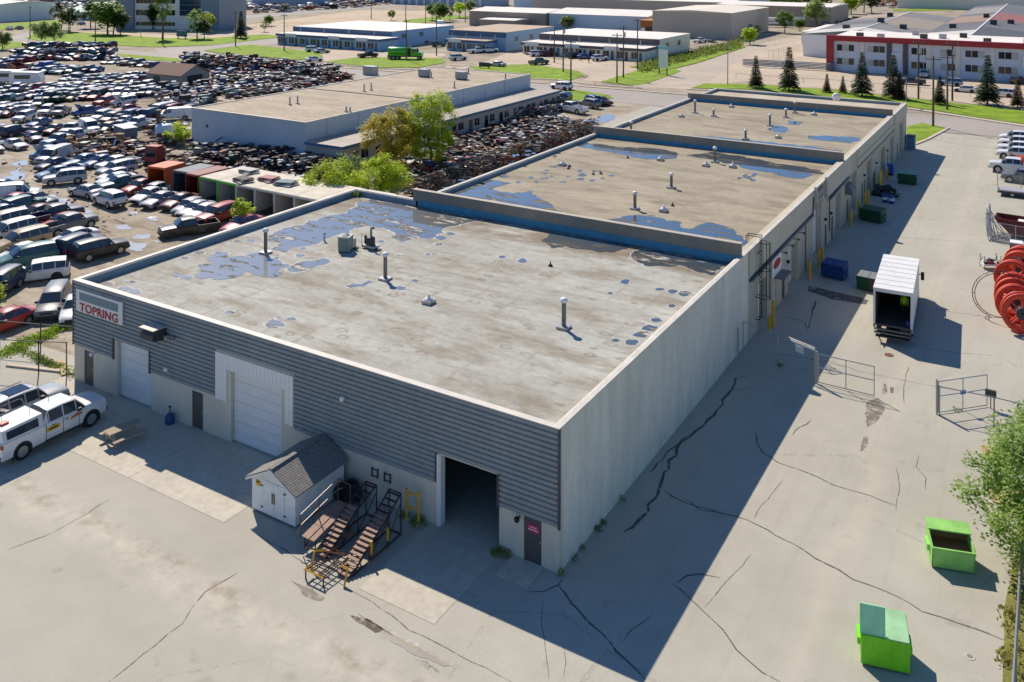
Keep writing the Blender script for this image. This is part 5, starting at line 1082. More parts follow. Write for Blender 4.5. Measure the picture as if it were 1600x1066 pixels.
def spruce(xy, h, label, M=None, var=0, group=None, sparse=1.0):
    if var not in SPR:
        rnd = random.Random(50+var); H = 9.0; tk = MB(); tk.cyl((0,0,0),(0,0,H*0.98),0.16,0.02,n=7); c = MB(); z = 0.9
        while z < H*0.99:
            L = (1-z/H)*2.35*rnd.uniform(0.8,1.12)+0.12; nb = max(4, int(10*(1-z/H)+4))
            for i in range(nb):
                a = i*2*math.pi/nb+rnd.uniform(-.3,.3); l = L*rnd.uniform(0.72,1.12); d = Vector((math.cos(a), math.sin(a), 0)); s = Vector((-d.y, d.x, 0)); m_ = max(2, int(l/0.28))
                for j in range(m_):
                    f = (j+0.5)/m_; p = Vector((0,0,z))+d*(l*f)+Vector((0,0,-0.32*l*f*f+rnd.uniform(-.04,.04))); w = 0.50*(1-0.45*f)*rnd.uniform(0.7,1.2)
                    for sg in (1,-1): c.add([tuple(p), tuple(p+d*0.22+s*sg*w*0.5+Vector((0,0,-.05))), tuple(p+d*0.30+s*sg*w+Vector((0,0,-.13))), tuple(p+d*0.05+s*sg*w*0.7+Vector((0,0,-.10)))], [(0,1,2,3)])
                    c.add([tuple(p-d*.1), tuple(p+d*0.12+s*0.05+Vector((0,0,-.15))), tuple(p+d*0.38+Vector((0,0,-.06))), tuple(p+d*0.12-s*0.05)], [(0,1,2,3)])
            z += 0.22*rnd.uniform(0.8,1.25)*sparse
        SPR[var] = (tk.mesh('spruce_trunk', M_BARK), c.mesh('spruce_crown', M_NEEDLE))
    t = thing('spruce_tree', label, 'tree', (*xy, 0), random.uniform(0,6), group); s = h/9.0; t.scale = (s*1.05, s*1.05, s)
    mesh_obj('trunk', SPR[var][0], t); c = mesh_obj('crown', SPR[var][1], t)
    if M: c.material_slots[0].link = 'OBJECT'; c.material_slots[0].material = M
    return t

# ------------------------------------------------------------------ blue grey building beyond the fence
M_BLUEW = mat('pale_blue_wall', (186, 196, 204), 0.75, var=0.06, scale=1.2, var2=0.06, scale2=0.2); M_GREYW = mat('warm_grey_wall', (178,174,166), 0.8, var=0.08, scale=1.4, var2=0.06, scale2=0.2)
M_TEAL = mat('blue_fascia', (70,108,140), 0.6, var=0.08); M_DARKG = mat('dark_window_glass', (26,32,38), 0.12, spec=0.7)
bb = thing('workshop_building', 'long pale blue industrial building with tan gravel roof and lower lean-to row', 'building')
x0, x1, x2, y0, y1, h1, h2 = -87.5, -65.3, -59.1, 51.8, 110.4, 5.6, 3.25
MB().box(x0, x1, y0, y1, 0, h1).build('wall', M_BLUEW, bb)
MB().box(x0+0.25, x1-0.25, y0+0.25, y1-0.25, h1+0.002, h1+0.05).build('roof', roof_material('tan_gravel_roof', (172,157,134), (190,176,153), (150,137,116), False), bb)
for nm, b in (('parapet_cap', (x0-.05,x1+.05,y0-.08,y0+.2)), ('parapet_cap', (x1-.2,x1+.05,y0+.2,y1)), ('parapet_cap', (x0-.05,x0+.2,y0+.2,y1)), ('parapet_cap', (x0+.2,x1-.2,y1-.2,y1+.05))): MB().box(*b, h1, h1+0.16).build(nm, M_CAP, bb)
MB().box(x0+0.2, x1-0.2, 75.2, 75.5, h1+0.052, h1+0.14).build('roof_joint', M_DGREY, bb)
for i in range(8): y = y0+6.5*(i+0.6); MB().box(x1+0.001, x1+0.03, y, y+0.06, h2, h1).build('panel_joint', mat('joint_grey', (140,140,136), 0.9), bb)  # thin grey strips for the panel joints
MB().box(x1+0.002, x2, y0, y1, 0, h2-0.35).build('lean_to_wall', M_GREYW, bb)
MB().box(x1+0.003, x2+0.35, y0-0.3, y1+0.2, h2-0.35, h2-0.02).build('lean_to_fascia', M_TEAL, bb)
MB().box(x1+0.004, x2+0.30, y0-0.28, y1+0.15, h2-0.018, h2+0.02).build('lean_to_roof', mat('lean_to_membrane', (172,164,152), 0.8, var=0.1, var2=0.15, scale2=0.15), bb)
for i in range(13):
    y = y0+2.2+i*4.45; w = MB().box(x2+0.002, x2+0.05, y, y+1.0, 0.1, 2.2).build('door', M_DARKG if i % 3 else mat('brown_door', (96,84,72), 0.6), bb)
    n_ = MB().box(x2+0.002, x2+0.05, y+1.6, y+2.9, 1.1, 2.2).build('window', M_DARKG, bb); MB().box(x2+0.051, x2+0.07, y+2.2, y+2.26, 1.1, 2.2).build('mullion', M_CAP, n_)
MB().box(x0+3, x0+3.4, y0-0.06, y0-0.002, 3.2, 3.6).build('wall_vent', M_DGREY, bb)
def roof_vent(xy, z, h, label, cap=True, r=0.13, w=0.34):
    t = thing('roof_vent', label, 'roof vent', (xy[0], xy[1], z), 0, 'roof vent pipes')
    MB().prism([(-w,-w),(w,-w),(w,w),(-w,w)], 0, 0.14).build('curb', M_LGREY, t)
    MB().cyl((0,0,0.14),(0,0,h),r,n=12).build('pipe', mat('vent_pipe_grey', (120,118,112), 0.5, 0.3, var=0.15), t, smooth=False)
    if cap: MB().lathe([(r*0.6,h-0.02),(r*1.7,h+0.02),(r*1.75,h+0.14),(r*1.2,h+0.24),(r*0.2,h+0.28)], n=14).build('cap', M_WHITE, t, smooth=True)
    return t
for i, (u, v) in enumerate([(453,164),(465,162),(569,143),(580,141),(541,175),(547,176),(674,122),(710,138),(732,116),(790,124)]):
    roof_vent(at2(u, v, h1+0.05), h1+0.05, 1.0 if i not in (4,5) else 0.6, ['leftmost dark vent','second dark vent from the left','vent left of the pair','vent right of the pair','stubby vent nearest the edge','stubby vent beside the edge one','vent beside the roof unit','vent by the far parapet edge','vent near the far kerb side','vent at the far right end'][i]+' on the tan roof of the pale blue building', r=0.10, w=0.2)
for u, v, lb in ((663,120,'left'), (721,124,'right')):
    t = thing('rooftop_unit', lb+' grey box air unit on the far part of the tan roof', 'roof unit', (*at2(u, v, h1+.05), h1+.05)); MB().box(-.9,.9,-.7,.7,.15,1.3).build('housing', mat('unit_grey', (150,156,158), 0.5, 0.2), t); MB().box(-.95,.95,-.75,.75,1.302,1.4).build('lid', M_LGREY, t); MB().box(-.8,.8,-.6,.6,0,.15).build('curb', M_DGREY, t)

# ------------------------------------------------------------------ things on the warehouse roof
RV = [(415,396,RZ,1.55,1,'thin vent pipe standing in the left puddle of the front roof'),(602,437,RZ,1.55,1,'tall white capped vent in the middle of the front roof'),(881,513,RZ,1.5,1,'tall white capped vent nearest the right parapet of the front roof'),
    (992,327,RZ+.12,1.25,1,'left of two tall vents near the divider on the middle roof'),(1049,294,RZ+.12,1.15,1,'right of two tall vents near the divider on the middle roof'),(1117,254,RZ+.12,1.4,1,'tall vent beside the right puddle strip on the middle roof'),(986,215,RZ+.12,1.7,1,'thin white vent pipe against the far divider of the middle roof'),
    (1165,218,RZ+.12,0.95,1,'vent nearest the divider on the far roof'),(1203,197,RZ+.12,1.3,1,'vent beside small puddles on the far roof'),(1228,184,RZ+.12,1.0,1,'left of the vent pair before the last divider'),(1242,177,RZ+.12,1.4,1,'right of the vent pair before the last divider'),(1086,177,RZ+.12,1.6,1,'tall pale vent at the left side of the far roof'),(1115,182,RZ+.12,0.8,1,'short vent right of the tall pale one on the far roof')]
for u, v, z, h, c, lb in RV: roof_vent(at2(u, v, z), z, h, lb)
def cowl(xy, z, label, s=1.0):
    t = thing('roof_vent', label, 'roof vent', (*xy, z), 0, 'low roof cowls'); MB().prism([(-.32*s,-.32*s),(.32*s,-.32*s),(.32*s,.32*s),(-.32*s,.32*s)], 0, 0.22*s).build('curb', M_LGREY, t); MB().lathe([(.30*s,.221*s),(.26*s,.30*s),(.10*s,.36*s),(.08*s,.52*s),(.02*s,.56*s)], n=12).build('cowl', M_WHITE, t, smooth=True)
for u, v, z, lb in [(670,474,RZ,'low white roof cowl in the middle of the front roof'),(1037,331,RZ+.12,'low white cowl near the two tall vents of the middle roof'),(1103,260,RZ+.12,'low cowl left of the right puddle of the middle roof'),(1145,262,RZ+.12,'low cowl at the right puddle of the middle roof'),(879,259,RZ+.12,'low cowl at the left of the middle roof'),(1032,251,RZ+.12,'stub cowl in the centre of the middle roof'),(975,213,RZ+.12,'low cowl beside the thin white pipe at the divider'),(1216,216,RZ+.12,'low cowl near the second divider on the far roof'),(1272,180,RZ+.12,'low cowl near the last divider at right'),(1143,168,RZ+.12,'low cowl by the last divider at left'),(1065,183,RZ+.12,'low cowl at the left edge of the far roof'),(1062,162,RZ+.12,'small cowl near the far left corner of the far roof')]: cowl(at2(u, v, z), z, lb)
dt = MATS['black_metal']
for i, (u, v, z) in enumerate([(860,416,RZ),(1051,322,RZ+.12),(888,264,RZ+.12),(890,261,RZ+.12),(927,273,RZ+.12),(939,272,RZ+.12),(981,247,RZ+.12)]):
    t = thing('roof_drain', ['small round roof drain right of centre on the front roof','small drain right of the cowl on the middle roof','stub pipe left one of a pair on the middle roof','stub pipe right one of a pair on the middle roof','stub pipe in the small puddles of the middle roof','stub pipe right of the small puddles of the middle roof','dark drain spot near the blue puddle strip'][i], 'roof drain', (*at2(u, v, z), z)); MB().lathe([(.16,0),(.16,.05),(.10,.12)], n=12).build('dome', dt, t); MB().cyl((0,0,.1),(0,0,.3),.05,n=8).build('stub', dt, t)
ac = thing('air_conditioner', 'grey green upright air conditioning unit on the front roof', 'air conditioner', (*at2(540,392,RZ), RZ), R(20))
M_ACG = mat('ac_grey_green', (142,152,142), 0.55, var=0.08, scale=3)
MB().prism([(-.42,-.42),(.42,-.42),(.42,.42),(-.42,.42)], 0.08, 1.05).build('housing', M_ACG, ac); MB().prism([(-.45,-.45),(.45,-.45),(.45,.45),(-.45,.45)], 1.051, 1.12).build('top_cover', mat('ac_top', (172,176,168), 0.5), ac); MB().lathe([(.28,1.121),(.30,1.16),(.10,1.2)], n=16).build('fan_guard', M_DGREY, ac); MB().box(-.4,.4,-.4,.4,0,.08).build('feet', M_DGREY, ac)
for i in range(7): MB().box(-.36,.36,-.435,-.421,.2+i*.11,.25+i*.11).build('louvre', mat('ac_louvre', (110,120,112), 0.6), ac)
ex = thing('exhaust_fan', 'dark rooftop exhaust fan with gooseneck pipe beside the air conditioner', 'exhaust fan', (*at2(579,388,RZ), RZ))
MB().lathe([(.30,.25),(.34,.3),(.34,.75),(.22,.85)], n=14).build('fan_drum', M_DGREY, ex, smooth=True); MB().path([(0.05,0,.8),(0.05,0,1.35),(0.10,0,1.5),(0.25,0,1.55),(0.32,0,1.45)], .08, 8).build('gooseneck', mat('galv_grey', (120,124,126), 0.45, 0.4), ex); MB().box(-.6,.6,-.3,.3,.1,.25).build('base_rail', M_LGREY, ex); MB().cyl((-.55,.1,.25),(-.55,.1,.85),.10,n=10).build('motor', M_BLACK, ex); MB().cyl((-.75,-.1,.1),(-.75,-.1,1.0),.02).build('flue', M_LGREY, ex); MB().box(.5,.95,-.2,.1,0.0,.1).build('cable_tray', M_DGREY, ex)
jb = thing('junction_box', 'small pale service box right of the air conditioner on the roof', 'service box', (*at2(553,388,RZ), RZ)); MB().box(-.12,.12,-.1,.1,.1,.75).build('box', mat('box_cream', (190,184,164), 0.6), jb); MB().box(-.3,.3,-.2,.2,0,.1).build('base', M_DGREY, jb)
fl = thing('roof_flue', 'small bent flue left of the air conditioner in the big puddle', 'flue', (*at2(507,377,RZ), RZ)); MB().cyl((0,0,0),(0,0,.5),.07,n=8).build('pipe', M_LGREY, fl); MB().lathe([(.08,.5),(.12,.55),(.04,.65)], n=10).build('cap', M_LGREY, fl)
dp = thing('satellite_dish', 'small white satellite dish on the last roof edge', 'dish', (*at2(1306,152,7.1), 6.5)); MB().lathe([(.05,-.02),(.45,.08),(.6,.18),(.58,.2),(.42,.1),(.05,.02)], n=16, axis='y').build('bowl', M_WHITE, dp, (0,0,.6), smooth=True); MB().cyl((0,.05,0),(0,.05,.6),.04).build('mast', M_LGREY, dp)

# ------------------------------------------------------------------ fences
M_GALV = mat('galvanised_pipe', (172,174,174), 0.4, 0.55)
def wire_net(mb, a, b, z0, z1, step=0.2, r=0.0025):
    L = math.hypot(b[0]-a[0], b[1]-a[1]); n = max(1, int(L/step)); H = z1-z0; k = int(H/step)
    P = lambda s, z: (a[0]+(b[0]-a[0])*s/L, a[1]+(b[1]-a[1])*s/L, z)
    for i in range(-k, n+1):
        for sg in (0, 1):
            s0 = i*step; s1 = s0+H; za, zb_ = (z0, z1) if sg == 0 else (z1, z0)
            t0 = max(0, -s0/H) if H else 0; t1 = min(1, (L-s0)/H)
            if t1 <= t0: continue
            mb.cyl(P(s0+H*t0, za+(zb_-za)*t0), P(s0+H*t1, za+(zb_-za)*t1), r, n=3, cap=False)
def fence(label, pts, h, M=None, rail=True, step=3.0, net=True, mid=False, barb=False, postr=0.04, nstep=0.2, name='chain_link_fence', cat='fence', group=None, nr=0.0025):
    M = M or M_GALV; t = thing(name, label, cat, (0,0,0), 0, group)
    for a, b in zip(pts[:-1], pts[1:]):
        L = math.hypot(b[0]-a[0], b[1]-a[1]); n = max(1, round(L/step))
        for i in range(n+1):
            f = i/n; x, y = a[0]+(b[0]-a[0])*f, a[1]+(b[1]-a[1])*f; MB().cyl((x,y,0),(x,y,h+0.05),postr,n=8).build('post', M, t)
        if rail: MB().cyl((*a,h),(*b,h),postr*0.8,n=6).build('top_rail', M, t)
        if mid: MB().cyl((*a,h*0.5),(*b,h*0.5),postr*0.6,n=6).build('mid_rail', M, t)
        if barb:
            for z in (h+.12, h+.24): MB().cyl((*a,z),(*b,z),0.008,n=3).build('barbed_wire', M, t)
        if net: mb = MB(); wire_net(mb, a, b, 0.08, h, nstep, nr); tag(mb.build('wire_mesh', M, t), kind='stuff')
    return t
gp = (5.47, 24.37)
f1 = fence('chain link fence from the long wall to the drive gate post', [(0.15, 26.6), gp], 2.0, barb=True, step=2.7)
sgf = MB().box(-.28,.28,-.02,.02,1.55,1.95).build('fence_sign', M_WHITE, f1, (4.4,24.75,0), R(-20))
def gate_leaf(label, a, b, h, sign=None):
    t = thing('gate', label, 'gate', (0,0,0)); 
    MB().cyl((*a,0),(*a,h+.15),.06,n=10).build('hinge_post', M_GALV, t); c = (a[0]+(b[0]-a[0])*.03, a[1]+(b[1]-a[1])*.03)
    for q in (c, b, ((c[0]+b[0])/2, (c[1]+b[1])/2)): MB().cyl((*q,.1),(*q,h),.03,n=6).build('stile', M_GALV, t)
    for z in (.1, h*.55, h): MB().cyl((*c,z),(*b,z),.03,n=6).build('rail', M_GALV, t)
    mb = MB(); wire_net(mb, c, b, .1, h); tag(mb.build('wire_mesh', M_GALV, t), kind='stuff'); return t
gate_leaf('open chain link gate leaf lit by sun beside the building shadow', (5.6,24.32), (9.05,24.3), 1.9)
gl2 = gate_leaf('chain link gate leaf with small blue plate on the right of the drive', (12.6,24.0), (15.1,26.6), 1.95); MB().box(-.18,.18,-.02,.02,1.0,1.25).build('blue_plate', mat('plate_blue', (60,110,170), 0.5), gl2, (13.9,25.3,0), R(45))
fence('chain link fence running right from the second drive gate', [(12.75,24.0),(15.6,24.2),(20,24.0)], 1.7, step=2.6)
mt = thing('electric_box', 'small dark box on the right gate', 'box', (15.3,26.5,0)); MB().box(-.3,.3,-.1,.1,.7,1.1).build('case', M_DGREY, mt); MB().cyl((0,0,0),(0,0,.7),.03).build('stem', M_DGREY, mt)
fence('silver chain link fence along the right edge in front of the tree', [(17.42,-6),(17.42,10.0)], 1.8, step=3.2, postr=0.05)
tag(lawn([(16.95,-10),(17.0,3.3),(16.9,7.4),(17.1,14.0),(17.4,20),(30,20),(30,-10)], 21, z=0.03, raw=True, jit=0.15, M=grass_material('verge_grass', (112,116,54), (156,152,82))), None)
fence('chain link fence with slanted barbed wire arms beside the parked silver suv', [(-36.3,0.1),(-38.0,-0.75),(-40.5,-1.9),(-46,-4)], 2.1, M=mat('dark_pipe', (70,72,74), 0.6), step=2.0, barb=True)
fence('old chain link fence behind the weedy kerb at the left edge', [(-36.6,3.0),(-41,1.2),(-50,-2.2)], 1.9, M=mat('dark_pipe', (70,72,74)), step=3.4, net=False)
fence('long chain link fence between the narrow lane and the parts yard', [(-43.2,46),(-43.2,92)], 2.3, step=3.0, nstep=0.6, M=mat('dull_pipe', (110,108,104), 0.6), nr=0.012)
gpipe = thing('gas_pipe', 'yellow gas pipe running along the left parapet of the middle roofs', 'pipe', (0,0,0)); MB().cyl((-28.75,28,5.7),(-28.75,63.5,5.7),.05,n=8).build('run', M_YELLOW, gpipe)
for i in range(7): MB().box(-28.8,-28.3,29.5+i*5.2,29.6+i*5.2,5.55,5.65).build('support', M_DGREY, gpipe)

# ------------------------------------------------------------------ scrap that nobody could count
SCRAPM = [mat('scrap_rust', (104,72,56), 0.85, var=0.3, scale=3), mat('scrap_grey', (120,122,124), 0.5, 0.4, var=0.2), mat('scrap_black', (30,31,34), 0.7), mat('scrap_white', (204,204,200), 0.5), mat('scrap_blue', (40,72,120), 0.5), mat('scrap_red', (128,34,34), 0.5), mat('scrap_tan', (148,124,96), 0.85, var=0.2), mat('scrap_teal', (40,92,108), 0.6)]
def scrap(name, poly, n, zmax, size, weights, seed, long=0.3, z0=0.0, ang=None, parent=None, row=None):
    """heap of small odd pieces over a patch of ground"""
    rnd = random.Random(seed); mb = MB(); xs = [p[0] for p in poly]; ys = [p[1] for p in poly]
    def inside(x, y):
        c = False; j = len(poly)-1
        for i in range(len(poly)):
            if (poly[i][1] > y) != (poly[j][1] > y) and x < (poly[j][0]-poly[i][0])*(y-poly[i][1])/(poly[j][1]-poly[i][1])+poly[i][0]: c = not c
            j = i
        return c
    k = 0
    while k < n:
        x, y = rnd.uniform(min(xs), max(xs)), rnd.uniform(min(ys), max(ys))
        if not inside(x, y): continue
        if row: y = round(y/row)*row+rnd.gauss(0, 0.3)
        k += 1; z = z0+zmax*rnd.random()**1.6; a = rnd.uniform(0, 3.14) if ang is None else ang+rnd.gauss(0, 0.25); mi = rnd.choices(range(len(weights)), weights)[0]; s = size*rnd.uniform(0.4, 1.5); q = rnd.random()
        if q < long: L = s*rnd.uniform(2, 5); dx, dy = math.cos(a)*L/2, math.sin(a)*L/2; dz = rnd.uniform(-.2,.2); mb.cyl((x-dx,y-dy,z+.1-dz),(x+dx,y+dy,z+.1+dz), s*0.12, n=4, mi=mi)
        elif q < long+0.25: mb.lathe([(s*.3,0),(s*.5,s*.1),(s*.5,s*.35),(s*.25,s*.45)], (x, y, z), n=7, mi=mi)
        else: mb.obox((x, y), a, s*rnd.uniform(.3,.7), s*rnd.uniform(.2,.5), z, z+s*rnd.uniform(.15,.7), mi)
    return tag(mb.build(name, SCRAPM, parent), kind='stuff')
pp = lambda *L: [at2(u, v) for u, v in L]
scrap('scrap_metal_heap', pp((100,222),(160,218),(250,234),(262,248),(200,252),(120,246)), 520, 1.1, 0.8, [5,2,3,1,.3,.4,4,.2], 1, 0.55)
scrap('scrap_metal_heap', pp((225,258),(300,246),(430,262),(420,285),(330,282),(260,270)), 700, 0.7, 0.7, [4,3,3,1,.4,.5,4,.3], 2, 0.45)
scrap('scrap_metal_heap', pp((228,200),(285,195),(297,215),(297,232),(250,230)), 260, 1.2, 0.8, [3,3,3,2,.8,.6,3,.5], 3, 0.35)
scrap('car_part_rows', pp((320,262),(520,285),(545,268),(520,255),(300,240)), 900, 2.0, 0.7, [1,1.5,9,.3,1.0,.2,.5,.8], 4, 0.35)
scrap('car_part_rows', [(-58.6,56),(-45,56),(-44.5,76),(-58.6,76)], 900, 0.9, 0.75, [3,3,4,1.4,.6,1.0,1.5,.4], 5, 0.3, row=2.2)
scrap('car_part_rows', [(-58.4,76),(-44.5,76),(-44.5,98),(-58.4,98)], 1100, 0.8, 0.7, [2,4,5,1.6,.4,1.2,1,.3], 6, 0.2, row=2.6)
scrap('fence_side_scrap', [(-44.9,46),(-43.5,46),(-43.5,92),(-44.9,92)], 900, 1.9, 0.55, [3,3,4,1,.3,1.2,2.5,.2], 7, 0.4)
scrap('car_part_rows', pp((285,96),(400,104),(530,118),(530,127),(440,120),(330,108),(285,104)), 1300, 2.6, 1.0, [1.5,3,6,2,1.4,1.6,.5,.6], 8, 0.2)
scrap('car_part_rows', pp((330,120),(420,118),(520,134),(440,150),(380,156),(330,150)), 900, 1.2, 1.0, [2,4,5,2.5,1.2,.8,1,1], 9, 0.25)
scrap('rusty_part_rows', pp((440,138),(535,118),(550,122),(450,142)), 500, 0.8, 0.8, [9,1,1.5,.3,.1,2.5,1,.1], 10, 0.3)
scrap('car_part_rows', pp((245,150),(330,140),(335,160),(300,178),(250,176)), 700, 2.2, 1.0, [1,3,5,3,2.5,.8,.5,2.5], 11, 0.3)
scrap('yard_litter', pp((0,250),(150,240),(220,330),(150,380),(40,300)), 160, 0.05, 0.25, [3,2,2,1.5,.2,.3,4,.1], 12, 0.4)
rnd = random.Random(4)
# parts racks: low long frames stacked with pieces
for i, (p, q) in enumerate([((700,192),(762,178)),((705,205),(770,190)),((760,196),(870,180)),((770,186),(878,172))]):
    a, b = at2(*p), at2(*q); t = thing('parts_rack', ['nearest','second nearest','third nearest','farthest'][i]+' long rack of salvaged parts beside the lean-to', 'rack', (*a, 0), math.atan2(b[1]-a[1], b[0]-a[0]), 'parts racks by the lean-to'); L = math.hypot(b[0]-a[0], b[1]-a[1])
    for k in range(4):
        for s in (0, .9): MB().bar((L*k/3, s, 0), (L*k/3, s, 1.4), .06).build('post', M_DGREY, t)
    for z in (.5, 1.3): MB().box(0, L, -.05, .95, z, z+.05).build('shelf', SCRAPM[1], t)
    scrap('stacked_parts', [(0,0),(L,0),(L,.9),(0,.9)], 160, .25, .5, [1,5,4,2,.3,.5,1,.2], 60+i, .2, 0.56, parent=t); scrap('stacked_parts', [(0,0),(L,0),(L,.9),(0,.9)], 160, .3, .5, [1,5,4,3,.3,.5,1,.2], 70+i, .2, 1.36, parent=t)

# ------------------------------------------------------------------ salvage yard sheds and containers
M_CTOP = mat('container_top', (206,198,180), 0.8, var=0.14, scale=1.0, var2=0.1, scale2=0.3)
def container(x, y, rz, label, M, L=6.0, w=2.45, h=2.6, front=None, Mtop=None):
    """shipping container, open end at local y=0"""
    t = thing('shipping_container', label, 'container', (x, y, 0), rz); e = .06
    MB().box(0, e, 0, L, .1, h).build('side_wall', M, t); MB().box(w-e, w, 0, L, .1, h).build('side_wall', M, t); MB().box(e, w-e, L-e, L, .1, h).build('end_wall', M, t)
    MB().box(0, w, 0, L, h, h+.06).build('roof', Mtop or M, t); MB().box(0, w, 0, L, .0, .1).build('floor', M_DGREY, t)
    for a, b in (((-.03,.12),(0,h)), ((w-.12,w+.03),(0,h)), ((.12,w-.12),(h-.18,h))): MB().box(a[0], a[1], -.06, .0, b[0] if b[0] else 0.0, b[1]).build('door_frame', front or M, t)
    return t
M_ORA = mat('orange_container', (204,92,34), 0.6, var=0.12, scale=2); M_MAR = mat('maroon_container', (120,36,34), 0.6, var=0.2, scale=2); M_GRF = mat('green_frame', (70,190,40), 0.5); M_CW = mat('white_container', (196,196,192), 0.6, var=0.1)
container(-72.9, 33.6, R(8), 'bright orange open fronted container', M_ORA, L=3.2, w=2.6)
container(-68.6, 33.8, R(4), 'dark blue grey container between the orange and the maroon ones', mat('blue_grey_container', (70,84,100), 0.6, var=0.2), L=4)
container(-66.2, 33.6, R(0), 'faded maroon container left of the green framed shed', M_MAR, L=4.5, w=2.1)
container(-63.6, 33.4, R(-2), 'green framed open shed bay with pale flat roof', M_CW, L=6, w=3.0, front=M_GRF, Mtop=M_CTOP); container(-60.5, 33.25, R(-2), 'second green framed bay with a white door panel', M_CW, L=6, w=3.0, front=M_GRF, Mtop=M_CTOP)
for i, lb in enumerate(['leftmost white framed open bay with cream roof','second white framed open bay','third white framed open bay','white framed bay with weeds in front','white framed bay with cream roof nearest the warehouse corner','rightmost white framed bay half hidden by the warehouse parapet']): container(-57.3+i*2.9, 33.0-i*0.02, 0, lb, M_CW, L=6, w=2.85, Mtop=M_CTOP)
MB_pd = MB().box(0, 1.0, -.08, -.061, .1, 2.3)
for nm, x, y, z, M, lb in (('roof_sheet', -55.5, 36.0, 2.67, SCRAPM[5], 'red metal cover lying on the pale container roofs'), ('roof_sheet', -60.2, 37.4, 2.67, SCRAPM[1], 'grey stack of panels on the green framed roof'), ('roof_sheet', -52.5, 35.6, 2.67, SCRAPM[7], 'teal grey stacked panels on the white bays roof'), ('roof_sheet', -57.6, 34.2, 2.67, SCRAPM[2], 'dark pile of hoods on the pale roof edge')):
    t = thing('panel_stack', lb, 'panels', (x, y, z), R(random.uniform(-20, 20)))
    for i in range(5): MB().box(-1.3+.08*i, 1.3-.1*i, -.8+.05*i, .8, .09*i, .09*i+.05).build('panel', M if i % 2 == 0 else SCRAPM[(i*3) % 8], t, (0,0,0), R(6*i-10))
ys = thing('yard_shed', 'old timber yard shed with brown gable roof among the wrecks', 'shed', (-143.5, 90.5, 0), R(2))
MB().prismx([(0,0),(7.5,0),(7.5,2.6),(3.75,4.4),(0,2.6)], -5.2, 5.2).build('wall', mat('shed_grey_boards', (150,146,142), 0.8, var=0.12), ys)
for s in (0, 1):
    a, b = (-.4, 2.5) if s == 0 else (3.75, 4.55); yy = (-.5, 3.75) if s == 0 else (3.75, 8.0); zz = (2.45, 4.5) if s == 0 else (4.5, 2.45)
    MB().add([(-5.5,yy[0],zz[0]),(5.5,yy[0],zz[0]),(5.5,yy[1],zz[1]),(-5.5,yy[1],zz[1]),(-5.5,yy[0],zz[0]+.12),(5.5,yy[0],zz[0]+.12),(5.5,yy[1],zz[1]+.12),(-5.5,yy[1],zz[1]+.12)], [(0,3,2,1),(4,5,6,7),(0,1,5,4),(1,2,6,5),(2,3,7,6),(3,0,4,7)]).build('roof_slope', mat('brown_shingle_roof', (124,98,86), 0.9, var=0.15, scale=2), ys)
MB().box(-3.5,-1.5,-.05,-.002,.1,2.1).build('door', M_DGREY, ys); MB().box(5.201,5.25,1.5,5.5,.1,2.4).build('painted_bay_shade', M_BLACK, ys)  # black panel on the solid wall painted as the dark inside of a bay
pst = thing('timber_post', 'tall weathered post standing beside the white tank', 'post', (*at2(248,220), 0)); MB().cyl((0,0,0),(0,0,4.5),.35,.3,n=10).build('trunk', mat('old_post', (100,84,70), 0.9, var=0.2), pst); MB().cyl((0,0,4.5),(0,0,4.6),.4,n=10).build('cap', M_DGREY, pst)
tk = thing('storage_tank', 'pale blue upright tank beside the blue building', 'tank', (*at2(257,222), 0)); MB().lathe([(1.3,0),(1.3,2.3),(1.1,2.6),(.3,2.75)], n=18).build('shell', mat('tank_white_blue', (196,208,220), 0.5), tk, smooth=True); MB().cyl((0,0,2.7),(0,0,3.0),.2,n=10).build('hatch', M_LGREY, tk)
rt_ = thing('loader_cab', 'faded red machine cab standing behind the orange container', 'machine', (*at2(242,262), 0), R(15)); MB().prismx([(-.9,.9),(.9,.9),(.9,1.9),(.5,2.9),(-.7,2.9),(-.9,1.9)], -.9, .9).build('cab', mat('faded_red', (150,60,52), 0.6, var=0.15), rt_); MB().box(-1.0,1.0,-1.0,1.0,.3,.88).build('chassis', SCRAPM[2], rt_); MB().box(-.7,.7,-.93,-.905,1.5,2.4).build('window', M_DARKG, rt_)
# two white campers and a brick red bin at the left edge
for i, (u, v, lb) in enumerate(((12,131,'left of the two white campers at the back of the salvage yard'), (43,134,'right of the two white campers, with a dark side window'))):
    t = thing('camper', lb, 'camper', (*at2(u, v), 0), R(36)); MB().prismy([(-3.2,.6),(3.0,.6),(3.2,1.6),(2.6,2.9),(-3.0,3.1),(-3.3,2.4)], -1.2, 1.2).build('body', M_WHITE, t)
    for s in (-1, 1): MB().box(-2.2,1.0,s*1.21-.01,s*1.21+.01,1.6,2.4).build('window', M_GLASS, t)
    MB().box(-3.31,-3.25,-.8,.8,1.4,2.3).build('rear_window', M_GLASS, t)
    for x in (-1.2, -.4):
        for s in (-1, 1): mesh_obj('wheel', wmt, t, (x, s*1.0, .45), scale=(.8,.8,.8))
bn = thing('scrap_bin', 'long rusty red open scrap bin behind the white campers', 'scrap bin', (*at2(28,115), 0), R(160)); M_RB = mat('brick_red_steel', (122,46,40), 0.75, var=0.2)
for s in (-1, 1): MB().box(-5,5,s*1.3-.05,s*1.3+.05,.2,2.2).build('side_wall', M_RB, bn)
MB().box(-5.05,-4.95,-1.25,1.25,.2,2.2).build('end_wall', M_RB, bn); MB().box(4.95,5.05,-1.25,1.25,.2,2.2).build('end_wall', M_RB, bn); MB().box(-4.9,4.9,-1.2,1.2,.1,.2).build('floor', SCRAPM[0], bn)
